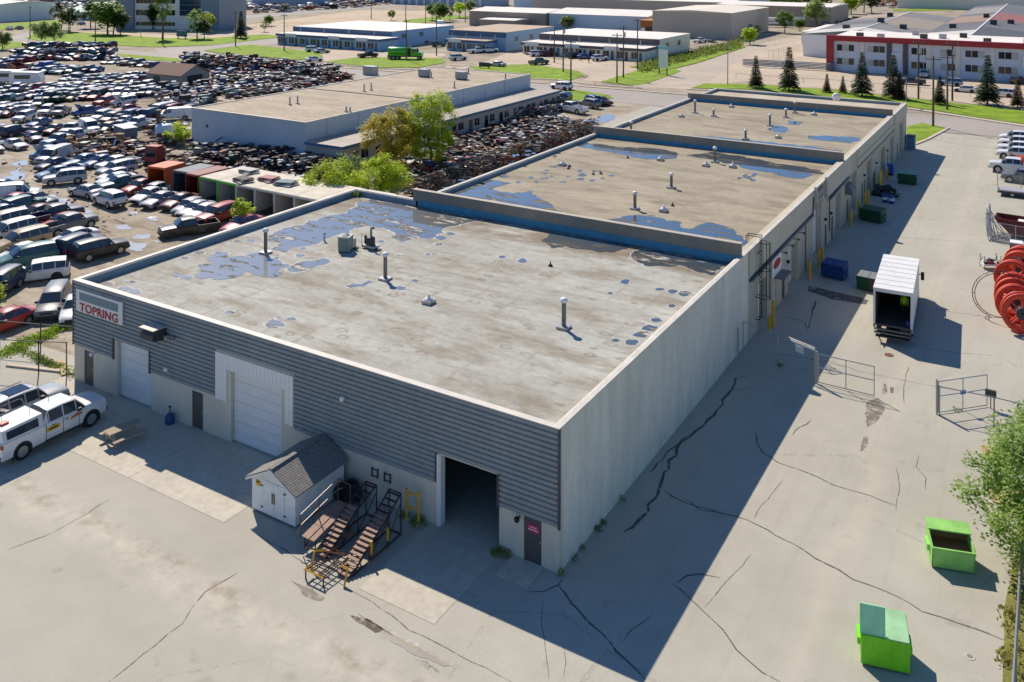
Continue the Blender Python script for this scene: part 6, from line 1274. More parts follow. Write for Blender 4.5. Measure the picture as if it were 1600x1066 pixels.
tp = thing('truck_cap', 'pale steel utility box among the pickups', 'box', (*at2(196,213), 0), R(165)); MB().box(-2.2,2.2,-1.0,1.0,.1,1.5).build('box', mat('slate_box', (92,108,122), 0.6), tp); MB().box(-2.25,2.25,-1.05,1.05,1.502,1.58).build('lid', mat('pale_lid', (180,190,196), 0.5), tp)

# ------------------------------------------------------------------ trees in the yard
tree(at2(612,272), 9.0, 3.6, M_LEAFO, 'olive yellow leafed tree in front of the lean-to windows', 21, 1.2, 100, 170, 0.20, 0.85)
tree(at2(672,266), 11.0, 3.9, M_LEAFY, 'tall bright yellow green tree right of the olive one', 22, 1.0, 120, 180, 0.20, 0.85)
tree(at2(592,318), 5.6, 3.4, M_LEAFY, 'broad low lime green tree rising behind the warehouse roof corner', 23, 0.6, 90, 170, 0.19, 0.8)
tree(at2(517,318), 5.4, 2.9, M_LEAFY, 'thin bushy tree behind the white framed bays', 24, 0.3, 60, 110, 0.19, 0.75)
tree(at2(545,300), 4.6, 2.2, M_LEAFG, 'small green tree left of the lime green one', 25, 0.3, 40, 110, 0.19, 0.7)
tree(at2(373,356), 3.2, 0.9, M_LEAFY, 'slim yellow green sapling in front of the white bays', 26, 0.2, 22, 40, 0.22, 0.4); tree(at2(385,350), 2.6, 0.8, M_LEAFY, 'small sapling right of the slim one at the bays', 27, 0.2, 18, 40, 0.22, 0.35)
tree(at2(280,226), 3.4, 1.9, M_LEAFY, 'bright green shrub beside the pale blue tank', 28, 0.3, 36, 60, 0.26, 0.6); tree(at2(245,258), 1.9, 1.1, M_LEAFG, 'small green shrub among the scrap left of the orange container', 29, 0.1, 16, 50, 0.22, 0.5)
# weeds along the left fence and kerb
rnd = random.Random(31); mb = MB()
for i in range(90):
    f = rnd.random(); a, b = at2(0,556), at2(112,506); x, y = a[0]+(b[0]-a[0])*f, a[1]+(b[1]-a[1])*f; leafy(mb, (x+rnd.gauss(0,.3), y+rnd.gauss(0,.3), 0), .45, .12, 26, .16, rnd)
tag(mb.build('weeds', leaf_mat('fresh_grass', (110,140,40), (158,180,70), .5)), kind='stuff'); mb = MB()
for i in range(60):
    f = rnd.random(); a, b = at2(25,545), at2(108,585); leafy(mb, (a[0]+(b[0]-a[0])*f+rnd.gauss(0,.12), a[1]+(b[1]-a[1])*f+rnd.gauss(0,.12), 0), .3, .14, 20, .13, rnd)
tag(mb.build('weeds', M_WEED), kind='stuff')
tree((-37.5,4.5), 2.2, 0.8, M_LEAFY, 'yellow green bush at the weedy kerb next to the warehouse corner', 33, 0.1, 18, 30, 0.16, 0.3)
tree(at2(-8,478), 2.0, 0.7, M_LEAFY, 'leafy sapling cut by the left edge of the picture', 34, 0.3, 18, 34, 0.18, 0.4)
kb = struct(MB().obox(((at2(40,575)[0]-36.5)/2, (at2(40,575)[1]+0.3)/2), math.atan2(0.3-at2(40,575)[1], -36.5-at2(40,575)[0]), 3.0, .15, 0, .12).build('kerb', M_KERB))
pl = thing('timber_plank', 'pale loose timber lying at the fence foot by the corner', 'timber', (*at2(95,576), .05), R(-25)); MB().box(-1.3,1.3,-.12,.12,0,.06).build('plank', mat('fresh_timber', (188,160,116), 0.8), pl); MB().box(-1.1,1.2,.14,.3,0,.05).build('plank', mat('fresh_timber', (212,184,130)), pl)
# ------------------------------------------------------------------ salvage cars placed one by one (kind, paint, nose px, tail px, label)
def kindword(k): return {'sedan':'sedan','hatchback':'hatchback','suv':'suv','minivan':'minivan','van':'van','pickup':'pickup truck','crewpickup':'pickup truck'}[k]
def px_car(kind, paint, nose, tail, label, **kw):
    a, b = at2(*nose), at2(*tail); h = math.atan2(a[1]-b[1], a[0]-b[0]); return car(kind, paint, ((a[0]+b[0])/2, (a[1]+b[1])/2), h, label, cat=kindword(kind) if kindword(kind) != 'hatchback' else 'car', group='wrecks in the salvage yard', **kw)
NEAR = [
 ('suv','white',(16,441),(103,430),'white two door suv without wheels, nearest the warehouse corner',dict(wheels=False)),
 ('minivan','teal',(-8,424),(90,404),'teal green minivan behind the white wheelless suv',{}),
 ('suv','dark blue',(152,383),(96,404),'dark blue suv with roof rack beside the black pickup',{}),
 ('suv','black',(190,392),(122,409),'black suv with orange tail lights at the end of the left block',{}),
 ('sedan','white',(78,391),(148,372),'white sedan wedged behind the dark blue suv',{}),
 ('minivan','gold',(-6,398),(72,378),'gold minivan at the left edge in front of the white van',{}),
 ('sedan','white',(2,415),(62,397),'white coupe half hidden between gold and teal minivans',{}),
 ('minivan','white',(-20,382),(50,364),'white minivan with dark windows at the left edge',{}),
 ('minivan','beige',(-30,366),(37,350),'cream minivan farthest back in the left edge block',{}),
 ('pickup','grey',(142,352),(70,372),'dark grey pickup with orange stains beyond the white sedan',{}),
 ('sedan','orange',(62,366),(132,346),'faded orange red sedan behind the grey pickup',{}),
 ('pickup','dark blue',(120,338),(48,355),'navy pickup pointing to the puddles',{}),
 ('sedan','maroon',(24,351),(88,333),'maroon sedan behind the navy pickup',{}),
 ('suv','teal',(62,323),(10,338),'dark teal suv beside the faded pink sedan',{}),
 ('sedan','pink',(-6,333),(46,315),'faded pink red sedan near the white cargo van',{}),
 ('sedan','light blue',(-20,345),(22,337),'light blue sedan cut by the left edge',{}),
 ('sedan','grey',(78,322),(36,318),'dark grey coupe at the puddle edge',{}),
 ('van','white',(50,312),(-14,318),'white cargo van at the left edge by the mud puddle',{}),
 ('sedan','blue',(-24,300),(14,299),'blue sedan at the left edge above the cargo van',{}),
 ('suv','silver',(70,290),(132,284),'silver blue suv standing alone on the mud',{}),
 ('sedan','light blue',(66,281),(110,274),'light blue car just behind the silver blue suv',{}),
 ('sedan','silver',(110,302),(160,312),'silver sedan facing left beside the mud puddle',{}),
 ('suv','white',(148,313),(194,329),'white suv seen from its rear corner beside the silver sedan',{}),
 ('sedan','white',(200,325),(262,303),'white sedan at the front of the middle row',{}),
 ('sedan','silver',(214,333),(284,309),'silver blue wagon next to the white sedan in the middle row',{}),
 ('sedan','maroon',(243,336),(316,311),'maroon sedan in the middle row',{}),
 ('hatchback','silver',(262,342),(328,318),'stripped silver car right of the maroon sedan',dict(wheels=False)),
 ('sedan','silver',(270,348),(340,324),'silver pink sedan fourth from the right in the middle row',{}),
 ('sedan','white',(284,352),(352,329),'white sedan beside the red suv',{}),
 ('suv','red',(304,358),(372,336),'bright red suv at the front of the middle row',{}),
 ('pickup','black',(256,371),(334,359),'black stripped pickup lying by the warehouse parapet',dict(wheels=False)),
 ('sedan','red',(186,309),(248,291),'bright red sedan behind the white suv',{}),
 ('sedan','pink',(345,372),(410,348),'faded purple pink car almost hidden by the parapet',{}),
 ('hatchback','silver',(210,318),(268,297),'pale car behind the white sedan of the middle row',{}),
 ('pickup','teal',(160,303),(222,291),'dark green pickup left of the red sedan',{}),
 ('sedan','white',(150,294),(212,283),'white sedan behind the dark green pickup',{}),
 ('hatchback','white',(152,288),(205,277),'white hatchback second behind the dark green pickup',{}),
 ('minivan','silver',(148,280),(214,266),'silver minivan in the stack of white cars',{}),
 ('pickup','white',(146,273),(220,257),'white pickup with long bed near the scrap heap',{}),
 ('sedan','blue',(128,266),(184,253),'blue sedan beside the scrap heap',{}),
 ('sedan','light blue',(108,263),(150,253),'light blue wreck left of the blue sedan',{}),
 ('sedan','dark blue',(54,271),(110,257),'dark navy sedan near the mud track',{}),
 ('sedan','silver',(66,280),(136,266),'long silver wagon in front of the navy sedan',{}),
 ('pickup','light blue',(44,258),(106,238),'light blue pickup with crumpled nose by the mud track',dict(hood_up=True)),
 ('van','silver',(58,263),(108,246),'silver blue van beside the crumpled pickup',{}),
 ('sedan','white',(46,237),(0,228),'dusty white sedan facing the camera at the left',{}),
 ('sedan','purple',(68,229),(38,213),'dark purple sedan with a bare windshield',{}),
 ('sedan','white',(6,243),(-30,232),'white car tail cut by the left edge',{}),
 ('suv','dark blue',(40,208),(4,216),'dark blue suv behind the dusty white sedan',{}),
 ('hatchback','grey',(22,214),(-12,205),'grey hatchback at the left edge behind the white sedan',{}),
 ('sedan','dark blue',(75,207),(44,216),'navy hatch sedan behind the purple one',{}),
 ('sedan','maroon',(70,213),(98,204),'maroon purple sedan in the second aisle',{}),
 ('pickup','white',(98,216),(126,204),'white pickup in front of the white step van',{}),
 ('van','white',(156,216),(124,200),'white high roof van facing right in the second aisle',{}),
 ('pickup','white',(100,223),(140,216),'white low pickup at the edge of the scrap heap',{}),
 ('pickup','light blue',(78,229),(108,222),'blue pickup bed lying by the scrap heap',dict(wheels=False)),
 ('sedan','blue',(45,202),(76,194),'bright navy pickup style car in the second aisle',{}),
 ('suv','white',(18,196),(55,184),'white suv in the row by the left aisle',{}),
 ('hatchback','maroon',(0,186),(28,178),'maroon hatchback at the far left aisle',{}),
 ('pickup','grey',(80,188),(108,174),'dark grey pickup at the end of the van row',{}),
 ('suv','white',(62,186),(82,174),'white suv beside the grey pickup',{}),
 ('pickup','blue',(120,184),(156,178),'bright blue pickup with lifted hood on the middle aisle',dict(hood_up=True)),
 ('pickup','white',(190,207),(242,194),'white pickup with open bed near the pale box',{}),
 ('sedan','white',(180,200),(208,190),'white sedan left of the white pickup',{}),
 ('suv','white',(142,194),(172,184),'white suv behind the high roof van',{}),
 ('suv','red',(150,168),(176,162),'red and silver pickup suv on the middle aisle',{}),
 ('sedan','yellow',(230,172),(258,177),'bright yellow car by the stacked racks',{}),
 ('van','white',(250,188),(296,186),'white van beside the blue building wall',{}),
 ('sedan','red',(180,178),(214,174),'red hatch sedan behind the white suv',{}),
 ('suv','white',(172,168),(214,162),'white suv with lifted tailgate on the middle aisle',dict(hood_up=True)),
]
for kind, paint, nose, tail, lb, kw in NEAR: px_car(kind, paint, nose, tail, lb, **kw)
px_car('sedan', 'red', (-34,530), (44,500), 'dark red sedan behind the left fence and weeds'); px_car('minivan', 'grey', (68,512), (98,462), 'dusty grey minivan seen from behind by the weedy kerb'); px_car('sedan', 'white', (108,520), (125,470), 'white car mostly hidden behind the warehouse corner')
px_car('suv', 'dark blue', (-22,470), (16,448), 'dark blue car with open tailgate at the left edge')
# ------------------------------------------------------------------ rows farther back
ORDN = ['first','second','third','fourth','fifth','sixth','seventh','eighth','ninth','tenth','eleventh','twelfth','thirteenth','fourteenth','fifteenth','sixteenth','seventeenth','eighteenth','nineteenth','twentieth']
PW = [('white',20),('silver',16),('grey',9),('black',8),('dark blue',13),('light blue',6),('maroon',6),('red',4),('teal',4),('gold',4),('beige',5),('blue',4),('green',3),('purple',1),('brown',2)]
KW = [('sedan',9),('hatchback',4),('suv',5),('minivan',4),('pickup',4),('van',1)]
rr = random.Random(77)
def yard_row(desc, p0, p1, n, vec=(-16,4), dv=0.0):
    for i in range(n):
        f = i/max(1, n-1); u = p0[0]+(p1[0]-p0[0])*f+rr.uniform(-1.5,1.5); v = p0[1]+(p1[1]-p0[1])*f+rr.uniform(-.7,.7)
        a = at2(u, v); b = at2(u+vec[0], v+vec[1]); h = math.atan2(b[1]-a[1], b[0]-a[0])+rr.gauss(0, .12)+(math.pi if rr.random() < .25 else 0)
        k = rr.choices([x for x, _ in KW], [w for _, w in KW])[0]; p = rr.choices([x for x, _ in PW], [w for _, w in PW])[0]
        car(k, p, a, h, '%s %s, %s from left in the row %s' % (p, kindword(k), ORDN[i], desc), cat=kindword(k) if k != 'hatchback' else 'car', group='wrecks in the salvage yard', parts=False, wheels=rr.random() > .25, tilt=(rr.gauss(0,.02), rr.gauss(0,.02)), scale=rr.uniform(.92,1.06))
yard_row('under the crushed car heap', (8,108), (112,110), 10); yard_row('along the grass verge', (168,99), (280,108), 11, (-14,3))
yard_row('just past the red scrap bin', (62,116), (150,113), 8); yard_row('left of the shed, back line', (105,127), (245,121), 14, (-15,4))
yard_row('left of the shed, second line', (100,134), (245,130), 14, (-15,4)); yard_row('left of the shed, third line', (120,141), (240,140), 11, (-15,4))
yard_row('behind the two campers', (-4,122), (40,118), 4); yard_row('in front of the two campers', (2,146), (60,140), 6)
yard_row('right of the campers', (64,140), (140,146), 8); yard_row('behind the red pickup', (70,160), (148,155), 8, (-18,6)); yard_row('facing the middle aisle', (160,152), (262,150), 9, (-17,6))
yard_row('at the back of the middle aisle', (72,151), (150,149), 8); yard_row('left of the middle aisle', (4,160), (60,152), 6); yard_row('of vans by the left aisle', (2,174), (60,168), 6, (-14,6)); yard_row('of vans, second line', (2,182), (46,176), 5, (-14,6))
yard_row('between white suvs and racks', (176,192), (240,184), 6, (-18,6)); yard_row('beside the yellow car', (250,180), (292,180), 4); yard_row('under the parts racks', (262,146), (300,150), 4); yard_row('right of the brown shed', (345,116), (375,122), 3); yard_row('near the middle parts racks', (340,146), (395,136), 4)
yard_row('close to the scrap heap corner', (150,208), (186,202), 3, (-18,6)); yard_row('farthest left by the side road', (-8,100), (50,96), 5)
# crushed cars piled up against the side road
rr2 = random.Random(5); n_ = 0
for lay, (u0, u1, v0, n) in enumerate(((18,178,94,15), (26,176,92,14), (40,172,90,11))):
    for i in range(n):
        u = u0+(u1-u0)*i/(n-1)+rr2.uniform(-2,2); p = rr2.choices([x for x, _ in PW], [1 if x == 'white' else w for x, w in PW])[0]; a = at2(u, v0)
        car(rr2.choice(['sedan','hatchback','suv','pickup']), p, a, rr2.uniform(0, 6.28), '%s crushed car, %s from left in the %s layer of the heap' % (p, ORDN[i], ['bottom','middle','top'][lay]), cat='car', group='crushed cars in the heap', name='crushed_car', parts=False, wheels=False, z=lay*1.35+.1, tilt=(rr2.gauss(0,.18), rr2.gauss(0,.18)))
for i, (u, v) in enumerate(((70,90), (152,87))): 
    pass
# cut off front ends set out in rows by the blue building
k = 0
for r_i, (p0, p1, n) in enumerate((((396,262),(490,272),8), ((384,270),(505,284),9), ((388,280),(515,296),9), ((405,291),(500,303),7))):
    for i in range(n):
        f = i/(n-1); u = p0[0]+(p1[0]-p0[0])*f; v = p0[1]+(p1[1]-p0[1])*f; a = at2(u, v); p = rr.choices([x for x, _ in PW], [w for _, w in PW])[0]
        car('nose', p, (a[0]+rr.uniform(-.3,.3)-1.3, a[1]+rr.uniform(-.3,.3)), R(215)+rr.gauss(0,.15), '%s cut off car front, %s from left, %s row behind white bays' % (p, ORDN[i], ['farthest','second farthest','second nearest','nearest'][r_i]), cat='car part', group='car fronts set out in rows', parts=False, wheels=False)
# ------------------------------------------------------------------ shops and halls beyond the street
def shop(label, x0, x1, yp, y0, y1, h, hp, M, Mf, Mroof, xp0=None, xp1=None, signs=(), n_win=8, side=True, Mp=None):
    """flat roofed unit with a lower shop front facing the street"""
    t = thing('shop_building', label, 'building'); xp0 = x0 if xp0 is None else xp0; xp1 = x1 if xp1 is None else xp1
    MB().box(x0, x1, y0, y1, 0, h).build('wall', M, t); MB().box(x0-.1, x1+.1, y0-.12, y0-.002, h-1.5, h+.05).build('upper_fascia', Mf, t)
    MB().box(x0-.1, x1+.1, y0-.1, y1+.1, h+.052, h+.14).build('roof', Mroof, t)
    MB().box(xp0, xp1, yp, y0-.13, 0, hp-.7).build('shop_front', Mp or M, t); MB().box(xp0-.4, xp1+.4, yp-.5, y0-.14, hp-.698, hp).build('canopy_fascia', Mf, t); MB().box(xp0-.35, xp1+.35, yp-.45, y0-.14, hp+.002, hp+.06).build('canopy_roof', Mroof, t)
    w = (xp1-xp0)/n_win
    for i in range(n_win):
        a = xp0+i*w+w*.12; o = MB().box(a, a+w*.42, yp-.06, yp-.002, .6, 2.3).build('window', M_DARKG, t); MB().box(a+w*.19, a+w*.22, yp-.08, yp-.061, .6, 2.3).build('mullion', M_CAP, o); MB().box(a+w*.55, a+w*.75, yp-.06, yp-.002, .05, 2.3).build('door', M_DARKG if i % 2 else mat('teal_door', (60,110,130), 0.5), t)
    for a in signs: MB().box(a, a+4.5, yp-.62, yp-.502, hp-.75, hp+.25).build('shop_sign', mat('pale_shop_sign', (206,214,216), 0.5), t)
    if side:
        for k in range(2): o = MB().box(x1+.002, x1+.06, y0+5+k*9, y0+7+k*9, 2.6, 4.0).build('window', M_DARKG, t)
    for i in range(4): x = x0+(x1-x0)*(i+.5)/4; MB().cyl((x, y0-2, hp), (x, y0-2, hp+1.6), .12).build('flue', M_LGREY, t)
    return t
M_WROOF = mat('white_membrane_roof', (226,220,210), 0.8, var=0.06, scale=.5, var2=.06, scale2=.08); M_BLUEW2 = mat('sky_blue_wall', (150,180,206), 0.75, var=.06, scale=.8); M_CREAM = mat('cream_wall', (220,216,200), 0.8, var=.06, scale=.8); M_CHAR = mat('charcoal_fascia', (92,86,90), 0.7, var=.06); M_BLUEF = mat('steel_blue_fascia', (70,98,130), 0.6)
shop('low blue strip of shops with white roof left of the green tank truck', -196, -155, 172, 181, 214, 5.0, 3.5, M_BLUEW2, M_BLUEF, M_WROOF, -194, -152.5, (-190, -172, -161), 9)
shop('pale blue workshop with brown gravel roof and bright shop front', -141, -120.5, 186, 191.5, 221, 5.5, 3.3, M_BLUEW2, M_BLUEF, mat('brown_gravel_roof', (186,166,142), 0.9, var=.1, scale=.6), -138, -124, (-137,), 4)
shop('cream strip of shops with charcoal canopy and white roof across the street', -112.5, -74.8, 188.5, 197.5, 221.5, 5.2, 3.4, M_CREAM, M_CHAR, M_WROOF, -113, -75.5, (-112, -99, -87), 9)
def hall(label, x0, x1, y0, y1, h, M, Mr, rise=0.0, axis='x', doors=0, parts=()):
    t = thing('warehouse_hall', label, 'building'); MB().box(x0, x1, y0, y1, 0, h).build('wall', M, t)
    if axis == 'x': P = [(y0-.2, h), (y1+.2, h), (y1+.2, h+.1), ((y0+y1)/2, h+.1+rise), (y0-.2, h+.1)]; MB().prismx([(a, b+.002) for a, b in P], x0-.2, x1+.2).build('roof', Mr, t)
    else: P = [(x0-.2, h), (x1+.2, h), (x1+.2, h+.1), ((x0+x1)/2, h+.1+rise), (x0-.2, h+.1)]; MB().prismy([(a, b+.002) for a, b in P], y0-.2, y1+.2).build('roof', Mr, t)
    for i in range(doors): w = (x1-x0)/doors; MB().box(x0+w*(i+.3), x0+w*(i+.62), y0-.06, y0-.002, .05, h*.72).build('overhead_door', M_WDOOR, t)
    return t
M_BEIGE = mat('beige_metal_wall', (186,174,158), 0.75, var=.05, scale=.6, stretch=(4,4,.2)); M_BROWNW = mat('taupe_wall', (158,146,130), 0.8, var=.06, scale=.6)
h_ = hall('big plain beige metal hall behind the white pickup', -105, -76.3, 266, 312, 9.0, M_BEIGE, mat('cream_metal_roof', (220,210,192), 0.7, var=.05), .6, 'y'); MB().box(-76.29, -76.2, 285, 290, 0.1, 4).build('side_door', M_BLUEF, h_)
hall('long pale blue hall with shallow white roof', -152.6, -111, 276, 306, 6.0, mat('ice_blue_wall', (186,204,218), 0.75, var=.05), M_WROOF, 1.6, 'x')
hall('taupe hall with pale roof left of the long pale blue hall', -189, -153.2, 274, 300, 6.0, M_BROWNW, M_WROOF, 1.2, 'x'); hall('small taupe annex with white roof in front of the taupe hall', -176, -160, 262, 273.8, 3.6, M_BROWNW, M_WROOF, .3, 'x')
hall('tall white cube shaped hall at the top of the picture', -234, -208, 384, 410, 14.0, mat('white_blue_wall', (196,212,224), 0.7), M_WROOF, .3); hall('long grey storage row with white doors at the far edge', -330, -262, 398, 425, 8.0, mat('blue_grey_wall', (150,166,184), 0.75), M_WROOF, .5, 'x', 12)
hall('long beige hall far behind the blue one', -215, -110, 372, 400, 7.5, M_BEIGE, M_WROOF, .6, 'x'); hall('brown grey hall behind the big beige hall', -108, -60, 345, 380, 8, M_BROWNW, M_WROOF, .5)
for i, (x0, x1, y) in enumerate(((-150,-134,318), (-136,-114,316))):
    t = thing('storage_tent', ['smaller','larger'][i]+' white arched storage tent behind the long pale blue hall', 'tent'); MB().prismx([(y+4.5*math.cos(a*math.pi/10), 5*math.sin(a*math.pi/10)+.8) for a in range(11)], x0, x1).build('cover', M_WHITE, t); MB().box(x0+.2, x1-.2, y-4.4, y+4.4, 0, .8).build('base', M_CONC, t)
oh = thing('timber_building', 'orange brown timber building beside the big beige hall', 'building', (-110.5,268,0)); MB().box(0,5,0,8,0,5).build('wall', mat('orange_timber', (170,108,62), 0.8, var=.1), oh); MB().box(-.5,5.5,-.6,8.3,5.002,5.4).build('roof', mat('rust_roof', (176,120,50), 0.8), oh); MB().box(2.2,4.6,-.06,-.002,1.5,3).build('window', M_DARKG, oh); MB().box(.2,1.8,-.06,-.002,0.05,2.6).build('door', M_WHITE, oh)
# red framed two storey building
rb = thing('office_building', 'two storey white building framed in red with rows of windows', 'building'); M_REDF = mat('crimson_frame', (158,42,48), 0.6, var=.05); bx0, bx1, by, bh = -29.4, 46, 195.5, 8.7
MB().box(bx0, bx1, by, by+26, 0, bh-.8).build('wall', mat('pale_grey_panel', (206,212,220), 0.7, var=.04), rb); MB().box(bx0-.6, bx1, by-.9, by+.2, bh-1.3, bh).build('red_fascia', M_REDF, rb); MB().box(bx0-.6, bx0+1.0, by-.88, by+.2, 0, bh-1.3).build('red_pier', M_REDF, rb); MB().box(bx0, bx1, by+.21, by+26, bh-.79, bh-.6).build('roof', M_WROOF, rb)
for i, x in enumerate((-22.3, -1.5, 5.5, 13.5, -7.6, 28, 36)): MB().box(x, x+1.0, by-.25, by-.002, 0, bh-1.31).build('cream_pier', M_CREAM, rb)
for x in (-16.2, -12.6, 17.0, 20.6): MB().box(x, x+1.1, by-.28, by-.002, 0, bh-1.31).build('grey_pier', M_CHAR, rb)
for x in (-27.6, -20.6, -10.8, -4.6, .6, 7.3, 22.6, 30.5):
    for z in (1.7, 5.0):
        for k in range(3):
            o = MB().box(x+k*1.35, x+k*1.35+1.2, by-.05, by-.002, z, z+1.5).build('window', M_DARKG if (int(x*3)+k+int(z)) % 4 else mat('pale_blind', (176,178,170), 0.5), rb); MB().box(x+k*1.35-.04, x+k*1.35+1.24, by-.09, by-.051, z-.1, z-.01).build('sill', M_CAP, o)
MB().box(-15.1,-12.8,by-.3,by-.25,3.6,5.2).build('wall_sign', mat('pale_shop_sign', (206,214,216)), rb); MB().box(12.0,16.8,by-.35,by-.27,3.2,5.8).build('wall_sign', M_WHITE, rb); MB().box(14.5,16.5,by-.37,by-.355,3.6,4.1).build('sign_band', mat('plate_blue', (60,110,170)), rb)
for i, (x, y) in enumerate(((-24,200),(-19,199),(-10,204),(-6,206),(4,199),(12,201),(20,204),(-13,214),(-2,212))): MB().box(x, x+1.6, y, y+1.2, bh-.6, bh+.5).build('roof_unit', M_LGREY if i % 2 else M_DGREY, rb)
hA = hall('long hall with grey shingle roof behind the red framed building', -43, -13, 226, 330, 6.2, M_WHITE, mat('mid_grey_roof', (128,128,128), 0.85, var=.1, scale=.4, var2=.15, scale2=.05), 1.6, 'y'); hB = hall('second long hall with patchwork roof right of the shingled hall', -12.7, 12, 224, 420, 6.4, M_WHITE, mat('slate_grey_roof', (104,106,112), 0.85, var=.1, scale=.4, var2=.2, scale2=.03), 1.4, 'y')
def roof_strip(t, x0, x1, y0, y1, za, zb, rgb, nm): MB().add([(x0,y0,za),(x1,y0,zb),(x1,y1,zb),(x0,y1,za)], [(0,1,2,3)]).build('roof_panel', mat(nm, rgb, 0.85, var=.1, scale=.6), t)
for x0, x1, y0, y1, za, zb, c_, nm in ((-42.8,-28.2,226.2,242,6.36,7.92,(196,194,188),'pale_roof_strip'),(-27.8,-13.2,226.2,236,7.92,6.36,(206,204,198),'paler_roof_strip'),(-42.8,-28.2,262,284,6.36,7.92,(104,104,108),'dark_roof_strip'),(-27.8,-13.2,258,300,7.92,6.36,(150,138,124),'tan_roof_strip'),(-42.8,-28.2,300,326,6.36,7.92,(170,150,132),'sand_roof_strip')): roof_strip(hA, x0, x1, y0, y1, za, zb, c_, nm)
for x0, x1, y0, y1, za, zb, c_, nm in ((-12.5,-.6,224.2,246,6.56,7.92,(188,186,182),'pale_roof_strip'),(-.2,11.8,224.2,262,7.92,6.56,(82,86,94),'charcoal_roof_strip'),(-12.5,-.6,288,330,6.56,7.92,(150,128,112),'brown_roof_strip'),(-.2,11.8,300,345,7.92,6.56,(150,96,96),'rose_roof_strip'),(-12.5,-.6,345,400,6.56,7.92,(140,136,132),'ash_roof_strip')): roof_strip(hB, x0, x1, y0, y1, za, zb, c_, nm)
for t_, x, y, z in ((hA,-34,240,6.9),(hA,-28,262,7.9),(hA,-20,250,6.9),(hA,-31,300,7.5),(hB,-8,262,6.8),(hB,2,275,7.6),(hB,-2,310,7.6),(hB,6,290,7.0)): MB().box(x-.9,x+.9,y-.8,y+.8,z,z+1.5).build('roof_unit', M_DGREY, t_)
MB().box(-28.2,-27.8,226,330,7.85,8.05).build('ridge', M_WHITE, hA); MB().box(-.6,-.2,224,420,7.85,8.05).build('ridge', M_WHITE, hB)
hall('low pale shed left of the shingled hall', -52, -43.6, 262, 300, 4.0, M_CREAM, M_WROOF, .3, 'y'); hall('flat roofed middle block with dark trim on the right', 13, 30, 226, 248, 5.5, M_WHITE, mat('slate_grey_roof', (104,106,112)), .4, 'y')
hall('lower blue grey hall with white roof at the right edge', 13, 50, 250, 275, 6.0, mat('blue_grey_wall', (150,166,184)), M_WROOF, .4); hall('grey annex with flat roof at the right edge', 14, 40, 290, 330, 7, M_BROWNW, M_WROOF, .3)
# big office block at the upper left
ob = thing('office_block', 'four storey office block with dark glass towers at the upper left', 'building', (-294, 185, 0), R(23)); ob.scale = (.93,.93,1); M_PRE = mat('pale_precast', (238,232,218), 0.8, var=.04); M_DGL = mat('tower_cladding', (122,136,150), 0.5, var=.05)
MB().box(0, 8, -1, 24, 0, 19).build('left_tower', M_DGL, ob); MB().box(38, 46, -1.5, 24, 0, 19).build('right_tower', M_DGL, ob); MB().box(8.01, 37.99, 0, 22, 0, 17).build('wall', M_PRE, ob)
for z in (1.4, 5.4, 10.0, 14.4):
    for k in range(10): o = MB().box(8.6+k*1.75, 8.6+k*1.75+1.6, -.1, -.002, z, z+(1.4 if z < 2 else 2.1)).build('window', M_DARKG, ob)
for r_ in range(4):
    for k in range(6): MB().box(28.2+k*1.5, 28.2+k*1.5+1.4, -.5, -.002, 5.4+r_*2.1, 5.4+r_*2.1+1.95).build('glass_pane', mat('teal_glass', (34,66,84), 0.1, spec=.7), ob)
for x in (22.5, 29.5): MB().box(x, x+2.2, -.16, -.101, 12.7, 13.6).build('name_panel', M_DGL, ob)
# left edge buildings
wb = hall('long white metal building at the far left edge', -420, -368, 180, 206, 7.5, M_WHITE, M_WROOF, 1.0, 'x', 4)
gh = thing('pavilion', 'low building with pale green hipped roof at the upper left', 'building', (-363, 207, 0), R(8)); MB().box(0,28,0,16,0,3.6).build('wall', M_BLUEW2, gh); MB().add([(-1.5,-1.5,3.6),(29.5,-1.5,3.6),(29.5,17.5,3.6),(-1.5,17.5,3.6),(9,8,7.6),(19,8,7.6)], [(0,1,5,4),(1,2,5),(2,3,4,5),(3,0,4),(3,2,1,0)]).build('hip_roof', mat('mint_metal_roof', (186,214,196), 0.6), gh)
for k in range(5): MB().box(2+k*5,5+k*5,-.05,-.002,1,2.6).build('window', M_DARKG, gh)
hall('brick toned hall behind the green roofed pavilion', -385, -330, 245, 275, 6, mat('pinkish_brick', (170,140,126), 0.85, var=.1), M_WROOF, .5); hall('far white industrial hall left of the storage row', -420, -345, 330, 360, 9, mat('blue_grey_wall', (150,166,184)), M_WROOF, .5); hall('far grey hall at the top left corner', -560, -450, 280, 320, 9, M_BEIGE, M_WROOF, .5)
hall('distant pale hall above the tall trees', -60, 20, 520, 560, 9, M_CREAM, M_WROOF, .5); hall('distant white hall at the top edge', -260, -140, 520, 560, 9, M_WHITE, M_WROOF, .5)

